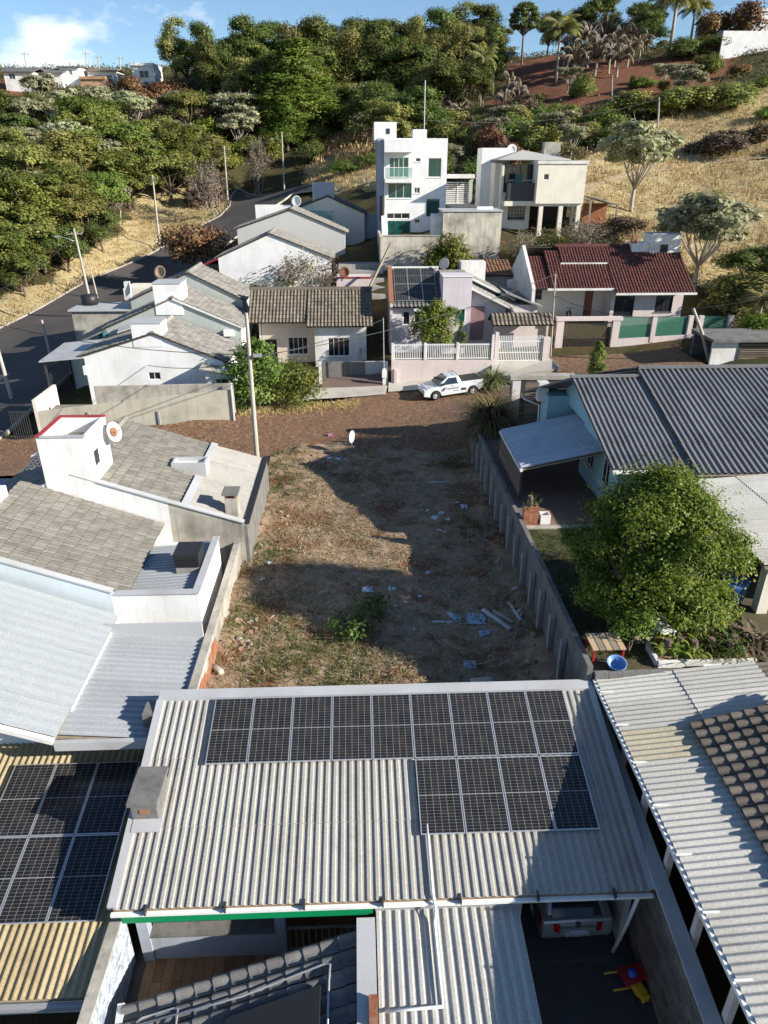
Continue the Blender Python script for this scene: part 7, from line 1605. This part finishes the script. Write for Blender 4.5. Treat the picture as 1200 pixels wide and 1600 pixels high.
near_tree('green_bush', 'tall bright bush beside the white gate mast', (aty(740, 290, 92).x, 92, 10.2), [((0, 0, 2.6), (1.5, 1.2, 2.2), 44), ((.6, 0, 4.2), 1.0, 16)], leaf_bright, 26, .3, 36, .3, .1, cat='bush')
for k, (px, py, a) in enumerate(((745, 1035, .3), (690, 1010, 2.0), (800, 1015, 1.2), (705, 930, 2.6), (760, 905, .9), (640, 1000, 1.7), (780, 860, 2.3), (720, 870, .2))):
    q_ = atz(px, py, .05); b_ = MB(); rg = np.random.default_rng(400 + k); d_ = Vector((math.cos(a), math.sin(a), 0)); c_ = Vector((q_.x, q_.y, lot_h(q_.x, q_.y) + .04)); pts_ = [c_ + d_ * .28 * i + Vector((rg.normal() * .04, rg.normal() * .04, abs(rg.normal()) * .03)) for i in range(6)]
    b_.tube(pts_, [.022, .02, .017, .014, .01, .006], 5)
    for i in (1, 2, 3, 4):
        e_ = pts_[i] + (d_ * .3 + Vector((-d_.y, d_.x, .25)) * rg.choice([-1, 1]) * rg.uniform(.25, .5)); e_.z = max(e_.z, c_.z); b_.tube([pts_[i], pts_[i].lerp(e_, .5) + Vector((0, 0, .05)), e_], [.011, .009, .004], 4)
    b_.build('dead_branch', bark_pale, None, 'forked dead branch lying on the dark soil of the lot', 'branch', 'dead branches on the lot')
near_tree('undergrowth_bush', 'small green bush growing from soil behind the wood-slat heap', (-.2, 21.3, .05), [((-.3, -.5, .28), (.75, .7, .3), 22), ((.5, .5, .35), (.7, .7, .4), 18)], weed, 27, .12, 40, .3, .03, cat='bush')
near_tree('garden_shrub', 'small yellow-green shrub below the large tree by the boards', (7.95, 17.0, YZ), [((0, 0, .7), (.5, .4, .6), 18), ((.3, 0, 1.2), .4, 10)], leaf_yellow, 28, .1, 34, .3, .04, cat='shrub')
plant('pale0', 1112, 305, 66, 150, 'pale-leaved spreading tree on the grass behind the red roof', name='pale_tree')
plant('twig', 815, 362, 70, 70, 'bare pale shrub beside the concrete box', cat='shrub')
plant('twig', 930, 345, 72, 90, 'brown leafless shrub thicket right of the stilts', cat='shrub'); plant('bush3', 960, 340, 74, 70, 'dry brown bush on the slope edge below the shed', cat='bush')
plant('twig', 480, 395, 68.5, 90, 'leafless climber twigs against the bright white gable', cat='shrub')
plant('broad0', 1195, 385, 62, 110, 'dark green tree at the right edge above the glass fence'); plant('bush1', 1165, 430, 58, 90, 'olive bush on the slope beyond the glass fence', cat='bush')
plant('bush4', 1190, 490, 53, 70, 'yellowish bush at the foot of the slope by the garage', cat='bush')
plant('palm', 1195, 455, 54, 70, 'young palm fan at the right edge above the dark garage', cat='palm')
# ------------------------------------------------------------------ trees on the hill, left slope
def T_(key, lst, label, group, cat='tree'):
    for px, tp, y, w in lst: plant(key, px, tp, y, w, label, group, cat)
T_('broad1', [(30, 275, 94, 110), (105, 262, 104, 95), (15, 365, 88, 85), (150, 272, 114, 75)], 'dense green tree in the thicket beside the left road', 'trees of the roadside thicket')
T_('broad2', [(55, 345, 92, 75), (125, 312, 104, 75), (85, 285, 108, 80), (0, 310, 98, 90)], 'olive green tree in the thicket beside the left road', 'olive trees of the roadside thicket')
T_('broad0', [(95, 355, 94, 62), (50, 310, 98, 75), (150, 325, 108, 60), (25, 395, 88, 60)], 'dark green tree low in the thicket beside the left road', 'dark trees of the roadside thicket')
T_('broad1', [(115, 155, 148, 95), (150, 160, 146, 80), (200, 195, 138, 90), (270, 195, 140, 80), (190, 240, 126, 80), (285, 225, 132, 70), (130, 205, 136, 90)], 'green rounded tree on the slope below the hill houses', 'rounded trees on the left slope')
T_('broad2', [(240, 185, 142, 70), (90, 210, 128, 90), (30, 225, 124, 90), (225, 215, 132, 70), (260, 240, 126, 70), (320, 215, 138, 70)], 'olive tree on the slope below the hill houses', 'olive trees on the left slope')
T_('pale0', [(55, 115, 156, 55), (150, 135, 152, 60), (100, 185, 140, 80), (140, 215, 132, 75), (285, 190, 140, 60), (180, 285, 110, 50)], 'silvery pale tree among green ones on the left slope', 'pale trees on the left slope')
T_('pale1', [(45, 200, 138, 60), (170, 215, 134, 70), (365, 145, 152, 70), (185, 155, 150, 50), (380, 165, 148, 60), (75, 245, 118, 60), (160, 190, 140, 55), (215, 205, 134, 50), (110, 225, 126, 60), (60, 215, 128, 50)], 'flat-topped silvery tree on the left slope', 'flat-topped pale trees on the left slope')
T_('bush2', [(15, 150, 146, 70), (198, 120, 158, 40), (245, 130, 156, 50), (275, 125, 158, 45), (225, 140, 152, 40), (60, 320, 95, 50)], 'rust-brown bush on the left slope', 'rust bushes on the left slope', 'bush')
T_('bush3', [(80, 160, 146, 40), (240, 160, 148, 50), (330, 170, 146, 60), (310, 280, 118, 50)], 'dry brown bush on the left slope', 'brown bushes on the left slope', 'bush')
T_('twig', [(330, 252, 112, 70), (240, 165, 146, 50), (395, 215, 126, 40)], 'bare twiggy shrub near the road bend', 'bare shrubs near the road bend', 'shrub')
T_('bush0', [(300, 240, 132, 50), (375, 215, 138, 50)], 'green bush at the foot of the wooded slope', 'green bushes at the slope foot', 'bush')
# the tall wood on the crest
T_('broad0', [(288, 66, 168, 55), (350, 62, 164, 55), (330, 90, 160, 50), (395, 75, 168, 50), (660, 75, 176, 90), (740, 60, 178, 80), (620, 85, 172, 80), (545, 85, 170, 80), (700, 95, 168, 80), (580, 130, 160, 80), (660, 140, 156, 80)], 'dark broad tree of the wood on the crest', 'dark trees of the crest wood')
T_('tall', [(420, 35, 172, 50), (470, 45, 172, 55), (505, 40, 176, 55), (560, 30, 178, 60), (600, 35, 180, 60), (635, 40, 180, 50), (690, 15, 182, 50), (760, 12, 186, 50), (375, 52, 170, 40), (590, 60, 168, 55), (520, 70, 165, 60)], 'tall dark tree of the wood on the crest', 'tall trees of the crest wood')
T_('tall2', [(405, 45, 176, 45), (535, 50, 172, 50), (575, 42, 175, 50), (650, 30, 184, 50), (720, 5, 186, 55), (740, 40, 180, 50), (785, 45, 186, 40), (610, 110, 164, 50), (505, 110, 158, 50)], 'tall olive tree of the wood on the crest', 'tall olive trees of the crest wood')
T_('pine', [(455, 65, 146, 105), (492, 90, 150, 70)], 'tall bright pine in front of the dark wood', 'bright pines'); T_('pine', [(418, 150, 142, 40), (445, 150, 140, 50)], 'young bright pine at the foot of the tall pines', 'young pines')
T_('broad2', [(600, 160, 150, 80), (680, 105, 162, 70), (540, 130, 156, 60), (640, 100, 168, 70), (560, 160, 150, 50)], 'olive tree at the edge of the crest wood', 'olive trees of the crest wood')
T_('palm', [(755, 70, 150, 55), (690, 60, 168, 50), (640, 80, 166, 45), (502, 60, 168, 50)], 'feathery palm rising at the edge of the crest wood', 'palms of the crest wood', 'palm')
T_('palm', [(878, 25, 158, 70)], 'palm alone before the dry banana clump', None, 'palm'); T_('palm', [(1062, -25, 168, 90)], 'tall palm with hanging skirt near the white hilltop wall', None, 'palm'); T_('palm', [(1090, -5, 186, 60)], 'slender palm behind the tall skirted palm', None, 'palm')
T_('araucaria', [(822, 5, 182, 42)], 'araucaria with tiered round head on bare stem', None)
T_('broad0', [(940, -5, 196, 60), (1005, 5, 194, 60), (1020, 20, 192, 50), (860, 20, 200, 40), (905, 15, 198, 50)], 'dark tree behind the banana clump on the crest', 'dark trees behind the bananas')
T_('bush2', [(1165, 5, 182, 60), (1010, 20, 188, 40), (1115, 20, 184, 40)], 'reddish tree by the hilltop house', 'reddish trees by the hilltop house')
T_('banana', [(925, 35, 168, 45), (950, 30, 172, 50), (975, 38, 168, 45), (905, 45, 172, 40), (995, 40, 174, 40), (940, 50, 164, 45), (965, 55, 164, 45), (890, 60, 170, 40), (915, 58, 160, 50), (935, 64, 158, 50), (957, 66, 158, 50), (985, 58, 162, 48), (1003, 56, 166, 45), (900, 70, 158, 45), (970, 72, 154, 48), (800, 115, 140, 40), (812, 130, 136, 35), (790, 140, 134, 35), (720, 160, 140, 40), (690, 150, 146, 35)], 'withered banana plant with hanging dry leaves', 'dry banana plants on the hill', 'banana plant')
T_('pale0', [(1005, 195, 88, 125)], 'large pale flowering tree on the dry slope beside the stilt house', None)
T_('pale1', [(870, 175, 112, 60), (1080, 110, 140, 50), (1065, 100, 144, 50), (1040, 100, 146, 40), (790, 165, 122, 50), (890, 105, 150, 40), (575, 130, 150, 40), (705, 225, 100, 40)], 'pale silvery small tree in the scrub below the red earth', 'pale trees in the right scrub')
T_('bush0', [(905, 118, 138, 40), (1010, 120, 142, 35), (950, 200, 104, 70), (820, 185, 110, 60), (750, 180, 124, 50), (725, 200, 118, 50), (1125, 85, 150, 35), (1185, 120, 132, 40), (1195, 165, 118, 40)], 'green bush in the scrub below the red earth', 'green bushes in the right scrub', 'bush')
T_('bush1', [(850, 195, 108, 60), (760, 205, 110, 50), (800, 170, 116, 50), (700, 175, 134, 50), (690, 195, 122, 50), (985, 145, 128, 60), (1050, 140, 132, 60), (1100, 135, 134, 60), (1150, 130, 134, 60)], 'olive bush in the scrub below the red earth', 'olive bushes in the right scrub', 'bush')
T_('bush3', [(830, 150, 128, 60), (780, 215, 108, 40), (910, 195, 108, 50), (1150, 205, 104, 70), (1110, 210, 102, 60), (1190, 195, 106, 60), (620, 165, 140, 60), (560, 180, 138, 50), (735, 195, 112, 30), (620, 180, 130, 50)], 'dry brown bush on the right slope', 'brown bushes on the right slope', 'bush')
T_('bush2', [(800, 225, 96, 50), (770, 200, 100, 40), (1160, 100, 146, 40)], 'dark red-brown bush behind the stilt house', 'red-brown bushes behind the stilt house', 'bush')
T_('bush5', [(500, 195, 142, 40), (485, 220, 134, 40), (540, 250, 118, 50), (575, 240, 112, 40), (690, 235, 98, 40), (1075, 60, 178, 60), (1110, 55, 180, 60)], 'dark green low bush at the wood edge', 'dark low bushes at the wood edge', 'bush')
# ---- the rest of the growth on the hill, filled in by kind
LBL = {'b1': ('broad1', 'green rounded tree on the slope below the hill houses', 'rounded trees on the left slope', 'tree', 4, 7, 1.05),
       'b2': ('broad2', 'olive tree on the slope below the hill houses', 'olive trees on the left slope', 'tree', 4, 7, 1.05),
       'b0': ('broad0', 'dark tree on the slope below the hill houses', 'dark trees on the left slope', 'tree', 4, 7, 1.05),
       'p0': ('pale0', 'silvery pale tree among green ones on the left slope', 'pale trees on the left slope', 'tree', 4, 6.5, 1.1),
       'u2': ('bush2', 'rust-brown bush on the left slope', 'rust bushes on the left slope', 'bush', 2.5, 4.5, 1.1),
       'u0': ('bush0', 'green bush at the foot of the wooded slope', 'green bushes at the slope foot', 'bush', 2.5, 4.5, 1.2),
       'u3': ('bush3', 'dry brown bush on the left slope', 'brown bushes on the left slope', 'bush', 2.0, 4.0, 1.2),
       'u4': ('bush4', 'yellow-green bush on the left slope', 'yellow-green bushes on the left slope', 'bush', 2.5, 4.5, 1.2),
       'ta': ('tall', 'tall dark tree of the wood on the crest', 'tall trees of the crest wood', 'tree', 11, 16, .45),
       't2': ('tall2', 'tall olive tree of the wood on the crest', 'tall olive trees of the crest wood', 'tree', 11, 16, .45),
       'd0': ('broad0', 'dark broad tree of the wood on the crest', 'dark trees of the crest wood', 'tree', 7, 11, .8),
       'o2': ('broad2', 'olive tree at the edge of the crest wood', 'olive trees of the crest wood', 'tree', 7, 11, .85),
       'r0': ('bush0', 'green bush in the scrub below the red earth', 'green bushes in the right scrub', 'bush', 1.5, 3.2, 1.3),
       'r1': ('bush1', 'olive bush in the scrub below the red earth', 'olive bushes in the right scrub', 'bush', 1.5, 3.2, 1.3),
       'r3': ('bush3', 'dry brown bush on the right slope', 'brown bushes on the right slope', 'bush', 1.2, 2.4, 1.5),
       'rp': ('pale1', 'pale silvery small tree in the scrub below the red earth', 'pale trees in the right scrub', 'tree', 3, 5, 1.1)}
def fill(poly, n, gap, kinds, seed, y0=60, y1=200, red_ok=False, cap=None):
    rg = np.random.default_rng(seed); xs_ = rg.uniform(-110, 110, 9000); ys_ = rg.uniform(y0, y1, 9000); zs_ = gz(xs_, ys_); px, py = px_of(xs_, ys_, zs_); g, r = region(xs_, ys_, zs_)
    ok = inpoly(px, py, poly) & ~g & ~inpoly(px, py, ROADPOLY)
    if not red_ok: ok &= ~r
    done = []
    for x, y in zip(xs_[ok], ys_[ok]):
        if any((x - a) ** 2 + (y - c) ** 2 < gap * gap for a, c in done): continue
        k, lab, grp, cat, h0, h1, asp = LBL[kinds[int(rg.integers(len(kinds)))]]; hh = rg.uniform(h0, h1)
        if cap:      # keep what stands behind on the crest in sight
            qx, qy = px_of(x, y, gz1(x, y) + hh); hh2 = hh
            if qy < cap: hh = hh * .55; qx, qy = px_of(x, y, gz1(x, y) + hh)
            if qy < cap: continue
        done.append((x, y))
        plant_at(k, float(x), float(y), hh, hh * asp * rg.uniform(.8, 1.2), lab, grp, cat)
        if len(done) >= n: break
fill([(-90, 160), (60, 160), (330, 150), (470, 205), (430, 262), (360, 272), (160, 292), (120, 335), (0, 405), (-120, 450)], 95, 4.9, ['b1', 'b2', 'b0', 'b2', 'p0', 'p0', 'p0', 'u2', 'u0', 'u3', 'u4', 'u4'], 301, cap=138)
fill([(265, 150), (800, 105), (790, 170), (600, 186), (470, 215), (330, 175)], 52, 5.2, ['ta', 't2', 'd0', 't2', 'o2', 'ta'], 302, cap=28)
fill([(610, 190), (700, 190), (800, 172), (950, 172), (1150, 120), (1290, 110), (1290, 140), (940, 215), (900, 258), (740, 238)], 44, 3.8, ['r0', 'r1', 'r3', 'r3', 'rp', 'r1'], 303, cap=150)
fill([(780, 100), (1200, 60), (1200, 110), (940, 172), (760, 185)], 8, 6.0, ['r3', 'r3', 'r1'], 304, red_ok=True)
def fill_grass(n, seed):
    rg = np.random.default_rng(seed); xs_ = rg.uniform(15, 75, 4000); ys_ = rg.uniform(66, 125, 4000); zs_ = gz(xs_, ys_); px, py = px_of(xs_, ys_, zs_); ok = inpoly(px, py, GRASS_R) & (px < 1300); k = 0
    for x, y in zip(xs_[ok], ys_[ok]):
        plant_at(['bush1', 'bush3', 'bush4'][k % 3], float(x), float(y), rg.uniform(.5, 1.3), rg.uniform(.8, 2.0), 'small weed shrub standing in the dry grass of the open slope', 'weed shrubs in the dry grass', 'bush'); k += 1
        if k >= n: break
fill_grass(14, 305)
# ------------------------------------------------------------------ ground cover (uncountable)
def scatter_px(n, box_, y0=55, y1=205, keep=None, rng=RNG):
    """points on the land spread evenly over the part of the hill the photo shows"""
    X_ = rng.uniform(-110, 110, n * 6); Y_ = y0 + (y1 - y0) * rng.random(n * 6) ** 1.0; Z_ = gz(X_, Y_); px, py = px_of(X_, Y_, Z_)
    ok = (px > box_[0]) & (px < box_[2]) & (py > box_[1]) & (py < box_[3]); 
    if keep is not None: ok &= keep(X_, Y_, Z_, px, py)
    return X_[ok][:n], Y_[ok][:n], Z_[ok][:n]
ROADPOLY_ = [(-300,680),(0,512),(130,442),(252,386),(300,360),(345,336),(360,320),(362,304),(372,292),(530,288),(530,302),(455,306),(425,327),(400,347),(350,387),(300,434),(190,522),(60,632),(-160,790)]
def notroad(X_, Y_, Z_, px, py): return ~inpoly(px, py, ROADPOLY) & ~((px > 330) & (px < 915) & (py > 262)) & ~((px < 420) & (py > 400) & (px > 140))
def kgreen(X_, Y_, Z_, px, py): g, r = region(X_, Y_, Z_); return ~g & ~r & notroad(X_, Y_, Z_, px, py) & ~((Y_ < 68) & (X_ < 30))
X_, Y_, Z_ = scatter_px(3600, (-150, 20, 1350, 520), keep=kgreen)
k = len(X_); per = 26; idx = np.repeat(np.arange(k), per); r_ = RNG.uniform(.5, 1.3, k)
P = np.stack([X_, Y_, Z_ + r_ * .4], -1)[idx] + RNG.normal(size=(k * per, 3)) * r_[idx][:, None] * np.array([.6, .6, .38]); Nn = nrm(RNG.normal(size=P.shape) + np.array([0, -.2, .8]))
me = leaf_mesh('undergrowth', P, Nn, .26 + .26 * RNG.random(len(P)), np.clip(RNG.normal(.45, .28, k)[idx] + RNG.normal(0, .12, len(P)), 0, 1), .5); me.materials.append(leafy('leaf_scrub', (.065, .08, .028), (.18, .155, .075), (.28, .21, .12)))
tag(link('undergrowth', me), 'tangled green and brown undergrowth covering the hillside', 'undergrowth', kind='stuff')
def kgrass(X_, Y_, Z_, px, py): g, r = region(X_, Y_, Z_); return g & ~inpoly(px, py, ROADPOLY) & (Y_ > 60)
def blades(name, X_, Y_, Z_, per, hmin, hmax, mat, wid=.05, spread=.35, label=None, cat=None):
    k = len(X_); idx = np.repeat(np.arange(k), per); hh = RNG.uniform(hmin, hmax, len(idx)); P = np.stack([X_, Y_, Z_], -1)[idx] + RNG.normal(size=(len(idx), 3)) * np.array([spread, spread, .0])
    P[:, 2] += hh * .42; ax = nrm(np.stack([RNG.normal(0, .35, len(idx)), RNG.normal(0, .35, len(idx)), np.ones(len(idx))], -1)); rn_ = RNG.normal(size=P.shape); rn_[:, 2] = .3; nn = nrm(rn_ - ax * (rn_ * ax).sum(-1, keepdims=True))
    me = leaf_mesh(name, P, nn, hh, np.clip((.45 + .3 * np.sin(X_ * .31 + 1.7 * np.sin(Y_ * .17)) * np.sin(Y_ * .23 - X_ * .11) + RNG.normal(0, .14, k))[idx] + RNG.normal(0, .15, len(idx)), 0, 1), wid, axis=ax); me.materials.append(mat)
    return tag(link(name, me), label, cat, kind='stuff')
X_, Y_, Z_ = scatter_px(9000, (-120, 130, 1320, 600), keep=kgrass)
_px, _py = px_of(X_, Y_, Z_); _l = _px < 420
blades('mown_verge_grass', X_[_l], Y_[_l], Z_[_l], 14, .12, .34, straw, .3, .5, 'short pale dry grass on the verge beside the asphalt road', 'grass')
X_, Y_, Z_ = X_[~_l], Y_[~_l], Z_[~_l]
blades('dry_grass', X_, Y_, Z_, 12, .2, .55, straw, .24, .5, 'dry straw-coloured grass on the open slopes', 'grass')
# on the lot: straw litter, tufts of green
n = 9000; X_ = RNG.uniform(-4.85, 6.3, n); Y_ = RNG.uniform(16.4, 39.5, n); dens = .5 + .5 * np.sin(X_ * .7 + Y_ * .33) * np.sin(Y_ * .5 - X_ * .2) + .35 * (X_ < 2); kk = RNG.random(n) < dens; X_, Y_ = X_[kk], Y_[kk]; Z_ = np.array([lot_h(a, b_) for a, b_ in zip(X_, Y_)])
nl = len(X_) * 5; idx = np.repeat(np.arange(len(X_)), 5); P = np.stack([X_, Y_, Z_ + .02], -1)[idx] + RNG.normal(size=(nl, 3)) * np.array([.14, .14, .012]); P[:, 2] = np.maximum(P[:, 2], Z_[idx] + .008)
ax = nrm(RNG.normal(size=(nl, 3)) * np.array([1, 1, .25])); nn = nrm(np.array([0, 0, 1]) + RNG.normal(size=(nl, 3)) * .25); nn = nrm(nn - ax * (nn * ax).sum(-1, keepdims=True))
me = leaf_mesh('straw_litter', P, nn, .10 + .22 * RNG.random(nl), RNG.random(nl), .12, axis=ax); me.materials.append(leafy('straw_litter_mat', (.16, .11, .065), (.36, .28, .17), (.46, .38, .26), trans=.1)); tag(link('straw_litter', me), 'dry straw and twigs strewn over the lot', 'straw', kind='stuff')
cl = [(atz(430, 760, 0), 1.2, 90), (atz(420, 720, 0), .8, 60), (atz(440, 1030, 0), .9, 60), (atz(390, 960, 0), .8, 50), (atz(800, 735, 0), .6, 40), (atz(560, 1050, 0), .8, 50), (atz(410, 870, 0), .7, 40), (atz(500, 1040, 0), .9, 50), (atz(700, 725, 0), .6, 30), (atz(740, 830, 0), .5, 25)]
X_ = np.concatenate([RNG.normal(c.x, s, k * 4) for c, s, k in cl] + [RNG.uniform(-4.8, 4, 350)]); Y_ = np.concatenate([RNG.normal(c.y, s * 1.2, k * 4) for c, s, k in cl] + [RNG.uniform(17, 38, 350)]); ok = (X_ > -4.85) & (X_ < 6.3) & (Y_ < 39.5) & (Y_ > 16.3); X_, Y_ = X_[ok], Y_[ok]; Z_ = np.array([lot_h(a, b_) for a, b_ in zip(X_, Y_)])
blades('weeds', X_, Y_, Z_, 7, .06, .20, weed, .16, .09, 'low green weeds in patches on the lot', 'weeds')
# lawn and shade garden on the right
n = 3200; X_ = RNG.uniform(6.7, 12.3, n); Y_ = RNG.uniform(16.6, 24.8, n); Z_ = np.full(n, YZ); blades('lawn', X_, Y_, Z_, 8, .05, .14, weed, .14, .12, 'short lawn under the large garden tree', 'grass')
# street edge weeds
n = 500; X_ = RNG.uniform(-8, 0, n); Y_ = RNG.normal(45.2, .5, n) + (X_ + 8) * .28; Z_ = gz(X_, Y_); blades('street_weeds', X_, Y_, Z_, 6, .08, .3, straw, .12, .15, 'dry weeds along the edge of the cobbled street', 'weeds')
# corn-like dry stalks behind the cream gable house
X_, Y_, Z_ = scatter_px(420, (470, 215, 600, 262), 112, 150); blades('dry_stalks', X_, Y_, Z_, 7, .9, 2.0, straw, .10, .4, 'stand of dry pale stalks above the cream gable house', 'dry stalks')
